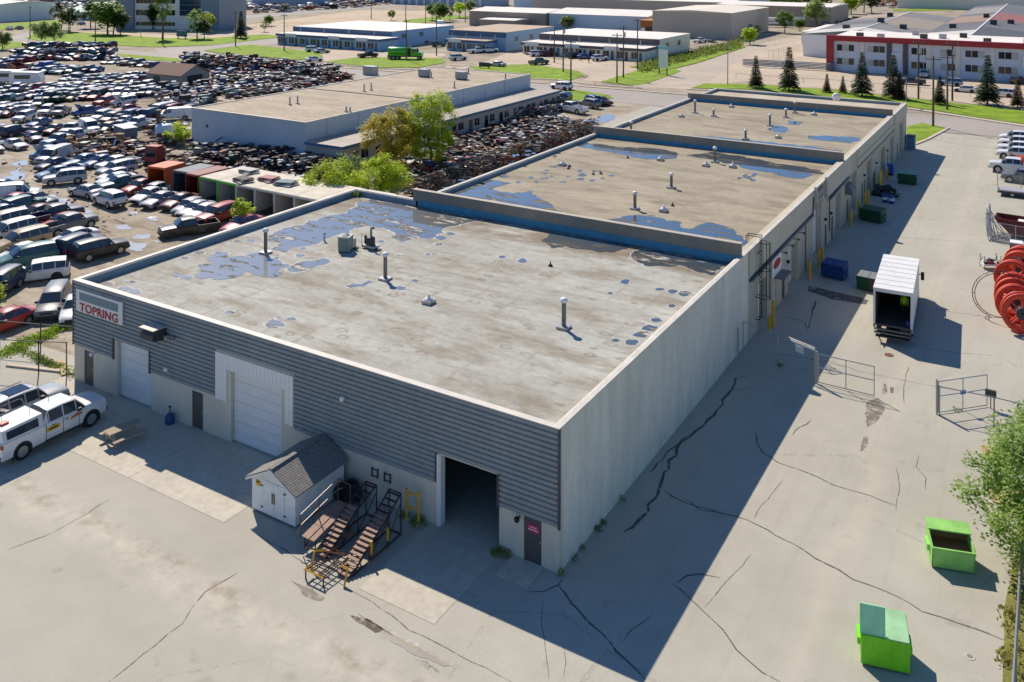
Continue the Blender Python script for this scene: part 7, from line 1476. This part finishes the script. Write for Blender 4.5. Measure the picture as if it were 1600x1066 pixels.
# ------------------------------------------------------------------ street furniture and poles
M_POLE = mat('utility_pole_wood', (104,88,74), 0.9, var=.2, scale=2); M_STEELP = mat('grey_lamp_post', (140,142,144), 0.5, .3)
def pole(u, v, h, label, kind='wood', arms=1, box=False):
    x, y = at2(u, v); t = thing('utility_pole' if kind == 'wood' else 'lamp_post', label, 'utility pole' if kind == 'wood' else 'lamp post', (x, y, 0), R(random.uniform(-8, 8)), 'poles along the streets')
    MB().cyl((0,0,0),(0,0,h),.19 if kind == 'wood' else .11,.12 if kind == 'wood' else .07,n=8).build('pole', M_POLE if kind == 'wood' else M_STEELP, t)
    if kind == 'wood':
        for k in range(arms): MB().box(-1.2,1.2,-.07,.07,h-.6-k*.9,h-.45-k*.9).build('crossarm', M_POLE, t)
        for x_ in (-1.0, 0.9): MB().cyl((x_,0,h-.45),(x_,0,h-.2),.05,n=6).build('insulator', M_LGREY, t)
        if box: MB().cyl((.35,-.2,h-2.6),(.35,-.2,h-1.5),.28,n=12).build('transformer', M_LGREY, t)
    else: MB().path([(0,0,h),(.3,0,h+.3),(1.8,0,h+.4)], .05).build('arm', M_STEELP, t); MB().box(1.6,2.3,-.15,.15,h+.3,h+.42).build('lamp_head', M_STEELP, t)
    return t
for u, v, h, lb, kd, bx in [(964,130,11,'wooden pole nearest the kerb on the small triangular lawn','wood',0),(974,122,12,'wooden pole with transformer on the triangular lawn','wood',1),(996,108,12.5,'wooden pole at the back of the triangular lawn','wood',0),(880,113,12,'tall wooden pole on the lawn before the cream shops','wood',1),(892,141,10.5,'wooden pole at the kerb beside the passing suv','wood',0),(866,98,9,'thin pole in front of the cream shop windows','wood',0),(1137,133,12,'tall grey steel lamp post at the lane corner','lamp',0),
    (1435,155,11.5,'wooden pole behind the far corner of the warehouse','wood',1),(1458,198,11.5,'wooden pole on the small grass corner by the drive','wood',0),(1480,172,10,'wooden pole right of the small spruce','wood',0),(1488,158,11.5,'wooden pole with box right of the small spruce','wood',1),(635,95,11,'wooden pole rising through the green tank truck','wood',0),(682,87,11,'wooden pole right of the green tank truck','wood',0),(444,80,11,'bare wooden pole on the left lawn','wood',0),
    (254,70,12,'wooden pole on the office lawn','wood',0),(149,70,11,'wooden pole at the road bend by the crushed cars','wood',0),(368,73,11,'wooden pole right of the office block lawn','wood',0),(47,60,11,'wooden pole at the left side road','wood',0),(580,30,11,'distant pole behind the blue shops','wood',0),(634,35,11,'distant pole above the blue shop roof','wood',0),(665,40,11,'distant pole near the roadside shrubs','wood',0),(727,35,11,'distant pole left of the taupe hall','wood',0),(220,58,9,'pale lamp post on the office forecourt','lamp',0),(1416,160,4.5,'thin lamp post at the far warehouse corner','lamp',0),(68,30,11,'distant pole by the white building','wood',0),(110,52,9,'lamp post at the lawn edge near the pavilion','lamp',0)]: pole(u, v, h, lb, kd, 1, bx)
ps = thing('pylon_sign', 'white upright sign board on two posts at the lane corner', 'sign', (*at2(1036,117), 0), R(-20)); MB().box(-1.3,1.3,-.15,.15,1.6,6.0).build('board', M_WHITE, ps); MB().box(-1.5,1.5,-.2,.2,6.002,6.8).build('header', mat('header_blue', (130,186,200), 0.5), ps)
for s in (-1.2, 1.2): MB().box(s-.1,s+.1,-.1,.1,0,1.6).build('post', M_DGREY, ps)
ms = thing('low_sign', 'low dark sign board on the lawn by the parked wagon', 'sign', (*at2(757,107), 0)); MB().box(-1.6,1.6,-.1,.1,.4,1.5).build('board', M_DGREY, ms); MB().box(-1.4,-1.2,-.08,.08,0,.4).build('leg', M_DGREY, ms); MB().box(1.2,1.4,-.08,.08,0,.4).build('leg', M_DGREY, ms)
os_ = thing('low_sign', 'blue sign panel on the office lawn', 'sign', (*at2(284,61), 0)); MB().box(-2.5,2.5,-.2,.2,.8,2.8).build('board', M_BLUEF, os_); MB().box(-2,-1.7,-.1,.1,0,.8).build('leg', M_DGREY, os_); MB().box(1.7,2,-.1,.1,0,.8).build('leg', M_DGREY, os_)
ug = thing('utility_box', 'grey concrete box at the end of the rusty part rows', 'box', (*at2(579,117), 0)); MB().box(-1.6,1.6,-.9,.9,0,1.9).build('box', M_CONC, ug); MB().box(-1.7,1.7,-1,1,1.902,2.05).build('lid', M_LGREY, ug)
fence('white chain link fence along the lane beside the gravel compound', pp((1200,92),(1330,62)), 2.2, step=4, M=M_CAP, nstep=.8, nr=.012); fence('grey fence in front of the red framed building', pp((1160,104),(1290,110)), 1.8, step=4, nstep=.8, mid=True); fence('low post and rail fence behind the spruces', pp((1150,122),(1330,134),(1600,160)), 1.0, step=5, net=False, M=M_DGREY)
fence('chain link fence along the green bank by the cream shops', pp((1010,104),(1160,66)), 1.9, step=5, nstep=.9, M=M_DGREY); fence('fence line by the far field', pp((400,44),(545,44)), 2.0, step=6, net=False, mid=True, M=M_DGREY)
sw = thing('sliding_gate', 'blue grey slatted sliding gate at the compound entrance', 'gate', (0,0,0)); A_, B_ = at2(1160,104), at2(1305,112)
for k in range(5): MB().bar((A_[0],A_[1]+.5,.4+k*.35),(B_[0],B_[1]+.5,.4+k*.35),.18).build('slat', mat('gate_slat', (112,128,146), 0.6), sw)

# ------------------------------------------------------------------ cars, trucks and people around the streets
ST = [('sedan','white',(370,93),1,'white car driving behind the racks on the street'),('suv','white',(490,81),0,'white suv parked at the corner lawn by the blue shops'),('sedan','silver',(503,83),0,'silver sedan next to the white suv at the corner lawn'),('sedan','white',(491,96),0,'white sedan turning at the corner lawn'),('sedan','blue',(444,61),0,'blue car on the road left of the blue shops'),('suv','grey',(470,66),0,'dark suv at the left end of the blue shops'),('pickup','black',(493,67),0,'black pickup in front of the blue shop door'),('pickup','silver',(526,72),0,'silver pickup in front of the blue shops'),('suv','black',(573,72),0,'black suv at the right end of the blue shops'),('pickup','black',(575,90),0,'black pickup on the lawn edge left of the tank truck'),('suv','green',(685,73),0,'dark green car beside the pale blue workshop'),('suv','white',(716,94),0,'white suv alone on the pale forecourt'),('pickup','white',(745,83),0,'white pickup left one of the pair at the bright shop front'),('pickup','white',(764,82),0,'white pickup right one of the pair at the bright shop front'),('sedan','silver',(777,104),1,'silver blue wagon by the low dark sign'),('pickup','green',(842,101),0,'dark green pickup on the cream shop forecourt'),('suv','white',(840,88),0,'white suv at the left cream shop bay'),('suv','maroon',(856,88),0,'maroon suv beside the white suv at the cream shops'),('suv','black',(898,91),0,'black suv in front of the cream shops'),('hatchback','blue',(913,92),0,'blue hatchback in front of the cream shops'),('suv','white',(937,95),0,'white suv at the middle of the cream shops'),('suv','white',(877,140),1,'white suv passing on the street behind the kerb pole'),
 ('pickup','white',(1094,67),2,'white pickup in front of the big beige hall'),('hatchback','grey',(1112,66),2,'grey car beside the white pickup at the beige hall'),('sedan','maroon',(1281,44),1,'dark red car on the far gravel lane'),('suv','white',(1444,121),2,'white suv in front of the red framed building'),('pickup','dark blue',(1425,132),1,'dark blue car in front of the red framed building'),('suv','light blue',(1485,134),1,'light blue van like suv by the twin poles'),('sedan','white',(1508,144),1,'white sedan by the twin poles'),('suv','white',(1566,151),1,'white suv right of the big spruce'),('suv','brown',(1592,131),0,'brown suv at the right edge by the red framed building'),('sedan','blue',(127,39),1,'dark blue car by the pavilion'),('sedan','black',(30,46),1,'dark car at the far left kerb'),('sedan','silver',(15,47),1,'silver car at the far left kerb'),('suv','black',(52,44),1,'black suv on the far left kerb'),('sedan','white',(66,42),1,'white car on the far left kerb'),('sedan','black',(415,17),1,'dark car on the far road'),('sedan','white',(600,3),1,'white car at the top of the far road'),
 ('sedan','black',(660,68),1,'dark sedan behind the green tank truck'),('sedan','white',(655,66),0,'pale wrecked coupe beside the blue shop wall')]
for i, (k, p, (u, v), o, lb) in enumerate(ST): car(k, p, at2(u, v), [R(60), R(175), R(-95)][o]+random.gauss(0, .1), lb, cat=kindword(k) if k != 'hatchback' else 'car', group='vehicles on the streets and forecourts', parts=False, dusty=False)
for k, p, nose, tail, lb in [('crewpickup','white',(872,172),(918,180),'white pickup parked at the lean-to end'),('suv','grey',(900,164),(942,172),'dark suv behind the white pickup'),('suv','dark blue',(950,168),(912,160),'dark blue suv second from the street'),('sedan','maroon',(957,166),(925,160),'maroon car nearest the street in the parked group'),('suv','black',(873,163),(890,156),'dark car at the lean-to corner')]:
    a, b = at2(*nose), at2(*tail); car(k, p, ((a[0]+b[0])/2, (a[1]+b[1])/2), math.atan2(a[1]-b[1], a[0]-b[0]), lb, cat=kindword(k), group='cars parked by the lean-to', dusty=False)
a, b = at2(907,207), at2(934,196); car('sedan','light blue',((a[0]+b[0])/2,(a[1]+b[1])/2), math.atan2(b[1]-a[1], b[0]-a[0]), 'light teal car behind the middle roof corner', group='cars parked by the lean-to', dusty=False)
sheet('puddle', rough_poly([at2(*p) for p in [(928,186),(945,178),(960,180),(958,188),(935,192)]], .4, .8, 3), 0.004, M_MUDWATER, ground)
person(at2(943,166), R(200), 'person in dark clothes walking across the street', mat('dark_jacket', (54,48,40), .8), mat('grey_trousers', (70,66,62), .8)); person(at2(920,99), R(90), 'person in black on the cream shop forecourt', mat('black_jacket', (28,28,30), .8), mat('dark_trousers', (40,42,46), .8)); person(at2(906,95), R(0), 'person beside the black suv at the cream shops', mat('navy_jacket', (30,36,56), .8), mat('dark_trousers', (40,42,46), .8))
# lime tank truck
tt = thing('tank_truck', 'lime green vacuum tank truck parked on the lawn edge', 'tank truck', (*at2(632,93), 0), R(25)); M_LG = paint_mat('lime green', False)
MB().lathe([(.4,-4.6),(1.05,-4.4),(1.15,-4.2),(1.15,.9),(1.05,1.1),(.4,1.3)], (0,0,2.2), n=16, axis='x').build('tank', M_LG, tt, smooth=True); MB().box(-4.7,5.0,-.5,.5,.7,1.05).build('chassis', M_BLACK, tt)
MB().prismy([(1.9,1.0),(5.0,1.0),(5.0,1.9),(3.8,2.1),(3.4,3.1),(1.9,3.1)], -1.15, 1.15).build('cab', M_LG, tt); MB().poly([(3.83,-1,2.15),(3.83,1,2.15),(3.47,.95,3.0),(3.47,-.95,3.0)]).build('windshield', M_GLASS, tt); MB().box(1.35,1.85,-1.1,1.1,.9,3.2).build('pump_cabinet', M_BLACK, tt)
for s in (-1, 1): MB().box(2.2,3.3,s*1.16-.01,s*1.16+.01,2.1,2.9).build('side_window', M_GLASS, tt); MB().cyl((1.6,s*.9,3.0),(1.6,s*.9,4.0),.09).build('exhaust_stack', M_LGREY, tt); MB().box(-4.3,1.2,s*1.2-.1,s*1.2+.1,1.1,1.5).build('side_rail', M_LG, tt)
for x in (-3.9,-2.8,-1.7,4.1):
    for s in (-1, 1): mesh_obj('wheel', wmt, tt, (x, s*1.0, .5))
st_ = thing('semi_truck', 'white tractor unit parked behind the pale blue workshop', 'truck', (*at2(688,46), 0), R(-60)); MB().prismy([(-1,.8),(3.4,.8),(3.4,2.0),(2,2.2),(1.6,3.4),(-1,3.6)], -1.2, 1.2).build('cab', M_WHITE, st_); MB().box(-6,-1,-.5,.5,.7,1).build('chassis', M_BLACK, st_)
for x in (-5,-3.8,2.6):
    for s in (-1, 1): mesh_obj('wheel', wmt, st_, (x, s*1.0, .5))
# fleet at the right edge of the drive
for i, (y, k, lb) in enumerate(((119,'minivan','farthest'),(114.5,'suv','second farthest'),(110,'suv','third farthest'),(105.8,'suv','nearest'))): car(k, 'white', (13.6+.1*i, y), R(178), lb+' white fleet vehicle of the row at the right edge', cat=kindword(k), group='white fleet at the right edge', dusty=False)
fp = car('crewpickup','white',(14.3,96.3),R(178),'white pickup loaded with orange tubes at the right edge','pickup truck',dusty=False); M_ORT = mat('orange_tube', (214,70,34), .5)
for i in range(5): MB().cyl((-3.4,-.75+i*.36,1.5),(-1.0,-.75+i*.36,1.6),.17,n=8).build('orange_tube', M_ORT, fp)
car('suv','grey',(15.2,91.2),R(178),'dark grey suv nearest on the right edge of the drive','suv',dusty=False)
ol = thing('trailer', 'flat trailer heaped with orange barriers at the right edge', 'trailer', (16.0,100.4,0), R(5)); MB().box(-2.8,2.8,-1.1,1.1,.7,.85).build('deck', M_DGREY, ol)
for i in range(7): MB().cyl((-2.4,-.9+i*.3,1.05+.2*(i%2)),(2.4,-.85+i*.3,1.1+.2*(i%2)),.2,n=8).build('barrier', M_ORT, ol)
MB().box(-2.7,-2.3,-1,1,.86,1.8).build('head_board', mat('brown_door', (96,84,72)), ol)
for x in (-.5,.5):
    for s in (-1, 1): mesh_obj('wheel', wmt, ol, (x, s*1.0, .35), scale=(.7,.7,.7))
sk = thing('skip_bin', 'dark red tapered skip bin at the right edge', 'skip', (16.6,66.5,0), R(-4)); M_SKR = mat('skip_dark_red', (112,34,32), .6, var=.15); pr = [(-3.2,1.7),(-1.6,.15),(3,.15),(3.4,1.7)]
for s in (-1, 1): MB().prismy(pr, s*1.1-.04, s*1.1+.04).build('side_wall', M_SKR, sk)
for a, b in ((pr[0],pr[1]), (pr[1],pr[2]), (pr[2],pr[3])): MB().add([(a[0],-1.05,a[1]),(a[0],1.05,a[1]),(b[0],1.05,b[1]),(b[0],-1.05,b[1]),(a[0]+.06,-1.05,a[1]),(a[0]+.06,1.05,a[1]),(b[0]+.06,1.05,b[1]+.05),(b[0]+.06,-1.05,b[1]+.05)], [(0,1,2,3),(7,6,5,4),(0,4,5,1),(3,2,6,7)]).build('plate', M_SKR, sk)
MB().box(-1.2,.4,-.7,.6,1.0,1.5).build('white_load', M_WHITE, sk)
fpn = thing('fence_panels', 'bundle of galvanised fence poles leaning at the drive edge', 'fence poles', (12.9,64.6,0))
for i in range(14): MB().cyl((random.uniform(0,1.6),random.uniform(-1.2,1.2),.03+.02*i),(random.uniform(-.3,.2),random.uniform(0.5,2.2),random.uniform(1.6,3.0)),.045,n=6).build('pole', M_GALV, fpn)
for i in range(10): MB().cyl((.2+i*.18,-1.6,.06),(.6+i*.16,1.4,.10+.03*i),.05,n=6).build('pole', M_GALV, fpn)
fence('temporary fence panels at the right edge by the skip', [(13.0,63.5),(20,62.5)], 1.8, step=2.4, mid=True); fence('galvanised fence behind the low flatbed', [(12.6,87.0),(20,86.6)], 2.0, step=2.2, mid=True)
fb_ = thing('flatbed', 'low flatbed stacked with pale pipes behind the fence posts', 'flatbed', (15.8,83.5,0)); MB().box(-3,3,-1,1,.4,.55).build('deck', M_DGREY, fb_)
for i in range(8): MB().cyl((-2.8,-.85+i*.24,.68),(2.8,-.85+i*.24,.68),.11,n=8).build('pipe', mat('pale_pipe', (190,184,190), .5), fb_)
for x in (-1.5, 1.5):
    for s in (-1, 1): mesh_obj('wheel', wmt, fb_, (x, s*.8, .3), scale=(.6,.6,.6))
el = thing('electric_cabinet', 'grey electric cabinets beside the cable reels', 'cabinet', (15.9,57.0,0)); MB().box(-.8,.2,-.5,.5,0,1.9).build('cabinet', mat('cab_grey', (112,116,124), .5), el); MB().box(.3,1.2,-.4,.4,0,1.4).build('cabinet', mat('cab_grey', (112,116,124)), el); MB().box(-.8,.2,-.5,.5,1.902,2.0).build('lid', M_WHITE, el)
pl2 = thing('scrap_trolley', 'small white scrap trolley left of the orange reels', 'trolley', (13.7,54.5,0), R(30)); MB().box(-.8,.8,-.5,.5,.35,.5).build('deck', M_WHITE, pl2)
for x in (-.7,.7):
    for y in (-.4,.4): MB().cyl((x,y,0),(x,y,1.2),.03).build('upright', M_DGREY, pl2)
scrap('loose_parts', [(-.7,-.4),(.7,-.4),(.7,.4),(-.7,.4)], 30, .2, .25, [1,4,2,5,0,1,0,0], 90, .3, .5, parent=pl2)
# orange cable reels
def reel(x, y, r, rz, tilt, label):
    t = thing('cable_reel', label, 'cable reel', (x, y, r), rz, 'orange cable reels'); t.rotation_euler = (tilt, 0, rz); M = mat('reel_orange', (218,70,40), .6, var=.22, scale=3, var2=.12, scale2=1.0)
    for s in (-1, 1):
        MB().lathe([(r*.74,-.07),(r*.97,-.10),(r,-.02),(r,.06),(r*.95,.11),(r*.74,.07)], n=30, axis='y', ring=True).build('flange', M, t, (0, s*.42, 0), smooth=True)
        for i in range(8): a = i*math.pi/4; MB().bar((math.cos(a)*r*.28, s*.42, math.sin(a)*r*.28), (math.cos(a)*r*.80, s*.42, math.sin(a)*r*.80), .07).build('spoke', M, t)
    MB().lathe([(r*.30,-.46),(r*.32,-.4),(r*.32,.4),(r*.30,.46)], n=16, axis='y').build('hub', M_DGREY, t); MB().cyl((0,-.6,0),(0,.6,0),.06,n=8).build('axle', M_BLACK, t)
for i, (x, y, r, rz, tl, lb) in enumerate([(16.55,40.3,1.42,R(8),-.15,'nearest orange cable reel of the row at the right edge'),(16.1,42.0,1.42,R(6),-.22,'second orange cable reel from the front'),(15.95,43.5,1.42,R(3),-.25,'third orange cable reel from the front'),(15.9,45.0,1.40,R(0),-.2,'fourth orange cable reel from the front'),(15.7,48.3,1.40,R(-6),-.15,'fifth orange cable reel, leaning beside the gap'),(16.1,51.2,1.40,R(-4),-.15,'sixth orange cable reel from the front'),(16.2,53.0,1.38,R(-8),-.1,'farthest orange cable reel of the row')]): reel(x, y, r, rz, tl, lb)
wr_ = thing('wire_hoop_frame', 'large dark wire hoop frame leaning on the cable reels', 'wire frame', (15.0,42.6,0), R(15))
for k, rr_ in enumerate((1.9, 1.75)): MB().path([(rr_*math.cos(a*math.pi/16), -.1*k, 1.7+rr_*math.sin(a*math.pi/16)*.95) for a in range(33)], .03, 5).build('hoop', M_BLACK, wr_)
for i in range(12): a = i*math.pi/6; MB().cyl((1.75*math.cos(a),-.1,1.7+1.66*math.sin(a)),(1.9*math.cos(a),0,1.7+1.8*math.sin(a)),.02,n=4).build('strut', M_BLACK, wr_)
for i, (x, y, lb) in enumerate(((15.9,20.6,'pale timber pallet behind the leafy tree at right'),(16.6,16.2,'second timber pallet half hidden in the leafy tree'))):
    t = thing('pallet', lb, 'pallet', (x, y, .1), R(15))
    for k in range(6): MB().box(-.7,.7,-.6+k*.21,-.43+k*.21,.14,.18).build('slat', mat('fresh_timber', (188,160,116), .8), t)
    for k in (-.6,-.05,.5): MB().box(k,k+.1,-.6,.62,0,.138).build('bearer', mat('fresh_timber', (188,160,116), .8), t)

# ------------------------------------------------------------------ vegetation beyond and at the right edge
SPL = [(1181,138,7.0,'slim spruce leftmost on the verge',2,None),(1233,142,9.3,'tall full spruce second from the left on the verge',0,None),(1292,145,4.0,'brown half dead small conifer on the verge',2,M_NEEDLB),(1317,146,3.6,'short green conifer beside the brown one',1,M_LEAFD),(1347,151,9.0,'broad spruce in the middle of the verge',1,None),(1396,154,8.8,'full spruce left of the warehouse far corner',0,None),(1406,156,5.5,'thin young conifer close to the full spruce',2,M_NEEDLB),(1468,164,5.6,'small spruce between the wooden poles',2,None),(1543,164,9.6,'big spruce at the right end of the verge',0,None),(1590,168,5.5,'bare thin conifer at the right edge',2,M_NEEDLB),(376,60,10,'dark spruce right of the office block',0,None)]
for u, v, h, lb, vr, M in SPL: spruce(at2(u, v), h, lb, M, vr, 'conifers', 1.0)
tree((18.6,11.2), 7.4, 3.5, leaf_mat('tree_leaves_fresh', (112,146,56), (176,198,108), .45, .9), 'leafy green tree leaning in at the right edge', 41, .1, 190, 120, 0.15, 0.7); tree((18.9,16.0), 6.6, 2.9, MATS['tree_leaves_fresh'], 'second leafy tree behind the first at the right edge', 42, .8, 90, 150, 0.14, 0.6)
tree((19.6,73), 5.5, 2.6, M_LEAFY, 'yellow green tree showing at the right edge by the flatbed', 43, .6, 50, 60, .26, .6); tree((20.3,50), 5.0, 2.2, M_LEAFY, 'yellow leaved tree behind the reels', 44, .6, 40, 60, .26, .6)
FT = [(65,72,8.5,'pale green willow at the road bend',M_LEAFP),(85,72,8.0,'second pale green willow at the road bend',M_LEAFP),(4,78,6,'green bush at the left edge by the side road',M_LEAFP),(96,47,12,'dark grey green tree left of the pavilion',M_LEAFD),(108,50,10,'dark tree right beside the first at the pavilion',M_LEAFD),(142,44,11,'dark pine like tree in front of the pavilion',M_LEAFD),(168,54,13,'tall loose tree left of the office block',M_LEAFG),(177,55,12,'second loose tree left of the office block',M_LEAFG),(188,55,9,'thin tree at the office forecourt edge',M_LEAFD),(254,62,18,'tall narrow poplar in front of the office block',M_LEAFG),(239,46,11,'short dark poplar by the office wall',M_LEAFD),(308,61,11,'round green tree at the office corner',M_LEAFG),(323,52,8,'bright yellow green bush at the office tower',M_LEAFY),(319,62,7,'green tree beside the round one at the office',M_LEAFD),(326,40,15,'pale poplar behind the office corner',M_LEAFP),(356,42,13,'slim tree first right of the office tower',M_LEAFD),(363,42,12,'slim tree second right of the office tower',M_LEAFD),(369,42,12,'slim tree third right of the office tower',M_LEAFD),(420,41,5,'small green bush by the far field',M_LEAFG),(413,50,4.5,'small bush on the road corner',M_LEAFG),(612,32,5,'small round tree above the blue shop roof',M_LEAFG),(675,32,8,'leftmost green shrub of the roadside clump',M_LEAFG),(688,34,9,'tall shrub in the middle of the roadside clump',M_LEAFG),(703,32,7,'dark shrub of the roadside clump',M_LEAFD),(718,28,8,'yellow green shrub of the roadside clump',M_LEAFY),(735,25,8,'rightmost yellow shrub of the roadside clump',M_LEAFP),
 (886,47,6,'pale young tree behind the cream shop roof',M_LEAFP),(838,40,4,'green bush beside the taupe hall',M_LEAFG),(1072,50,5,'dark round shrub at the beige hall',M_LEAFD),(1143,57,5.5,'dark shrub at the corner of the beige hall',M_LEAFD),(1172,70,6,'bright green bush on the lane bank',M_LEAFY),(1184,55,4,'pale green bush by the beige hall wall',M_LEAFP),(1226,52,9,'round green tree by the white trailers',M_LEAFG),(1275,45,12,'large pale green willow by the gravel lane',M_LEAFP),(1250,48,5,'low green bush at the lane side',M_LEAFG),(1225,22,15,'big dark tree at the top centre right',M_LEAFG),(1245,20,15,'second big dark tree at the top',M_LEAFG),(1265,18,14,'third big tree at the top',M_LEAFG),(1330,22,10,'yellow green tree behind the halls',M_LEAFY),(1350,20,14,'big green tree behind the hall ridge',M_LEAFG),(1362,22,13,'dark green tree right of the big one',M_LEAFD),(1215,24,13,'green tree left of the big dark tree',M_LEAFG),(1290,14,14,'tall green tree at the top edge',M_LEAFG),(1320,32,6,'low shrub behind the halls',M_LEAFD)]
for i, (u, v, h, lb, M) in enumerate(FT): tree(at2(u, v), h, h*(.36 if 'poplar' not in lb and 'slim' not in lb else .16), M, lb, 100+i % 4, None, 46, 42, .55, 1.0, group='trees beyond the street', key=('far', i % 4, 'poplar' in lb or 'slim' in lb), rz=random.uniform(0, 6))
for i, (u, v) in enumerate(((1207,42), (1235,40))):
    t = thing('parked_trailer', ['left','right'][i]+' white box trailer behind the round green tree', 'trailer', (*at2(u, v), 0), R(5)); MB().box(-6,6,-1.2,1.2,1.2,3.8).build('box', M_WHITE, t); MB().box(-6,6,-1.21,-1.201,2.2,2.5).build('blue_stripe', M_BLUEF, t)
    for x in (-4.5,-3.3):
        for s in (-1, 1): mesh_obj('wheel', wmt, t, (x, s*1.0, .5))
rnd = random.Random(17); mb = MB()
for i in range(120): leafy(mb, (rnd.uniform(16.9,19.0), rnd.uniform(-4,13), 0.03), .3, .14, 9, .16, rnd)
tag(mb.build('weeds', leaf_mat('dry_grass_tufts', (128,124,62), (178,172,96), .5)), kind='stuff'); mb = MB()
for i in range(420): u = rnd.uniform(1000,1160); a = at2(u, 106-(u-1010)*.25+rnd.uniform(-6,6)); leafy(mb, (*a, .05), 1.2, .7, 8, .6, rnd)
tag(mb.build('long_grass', M_WEED), kind='stuff')
# far off clutter of yards at the horizon edge
scrap('distant_yard', pp((0,6),(180,2),(180,12),(0,24)), 500, 2, 3.0, [1,3,2,4,1.5,1.5,1,.5], 301, .1); scrap('distant_yard', pp((370,10),(610,1),(640,3),(560,12),(400,22)), 500, 2.2, 2.6, [1,3,3,5,1.5,1.2,.5,.5], 302, .1)
scrap('distant_yard', pp((1370,8),(1440,4),(1440,10),(1390,14)), 120, 2, 2.5, [1,2,1,4,1.5,3,1,.5], 303, .1); scrap('distant_yard', pp((1290,40),(1350,30),(1350,34),(1290,46)), 140, 1.2, 1.6, [3,2,3,2,.5,.5,1,.5], 304, .2)
for i, (u, v, lb) in enumerate(((1570,8,'yellow site cabin'),(1582,12,'white site cabin'))):
    t = thing('site_cabin', lb+' at the top right corner', 'cabin', (*at2(u, v), 0)); MB().box(-5,5,-2,2,.3,4).build('box', M_YELLOW if i == 0 else M_WHITE, t); MB().box(-5.1,5.1,-2.1,2.1,4.002,4.2).build('roof', M_LGREY, t); MB().box(-4,4,-1.5,1.5,0,.3).build('base', M_DGREY, t)
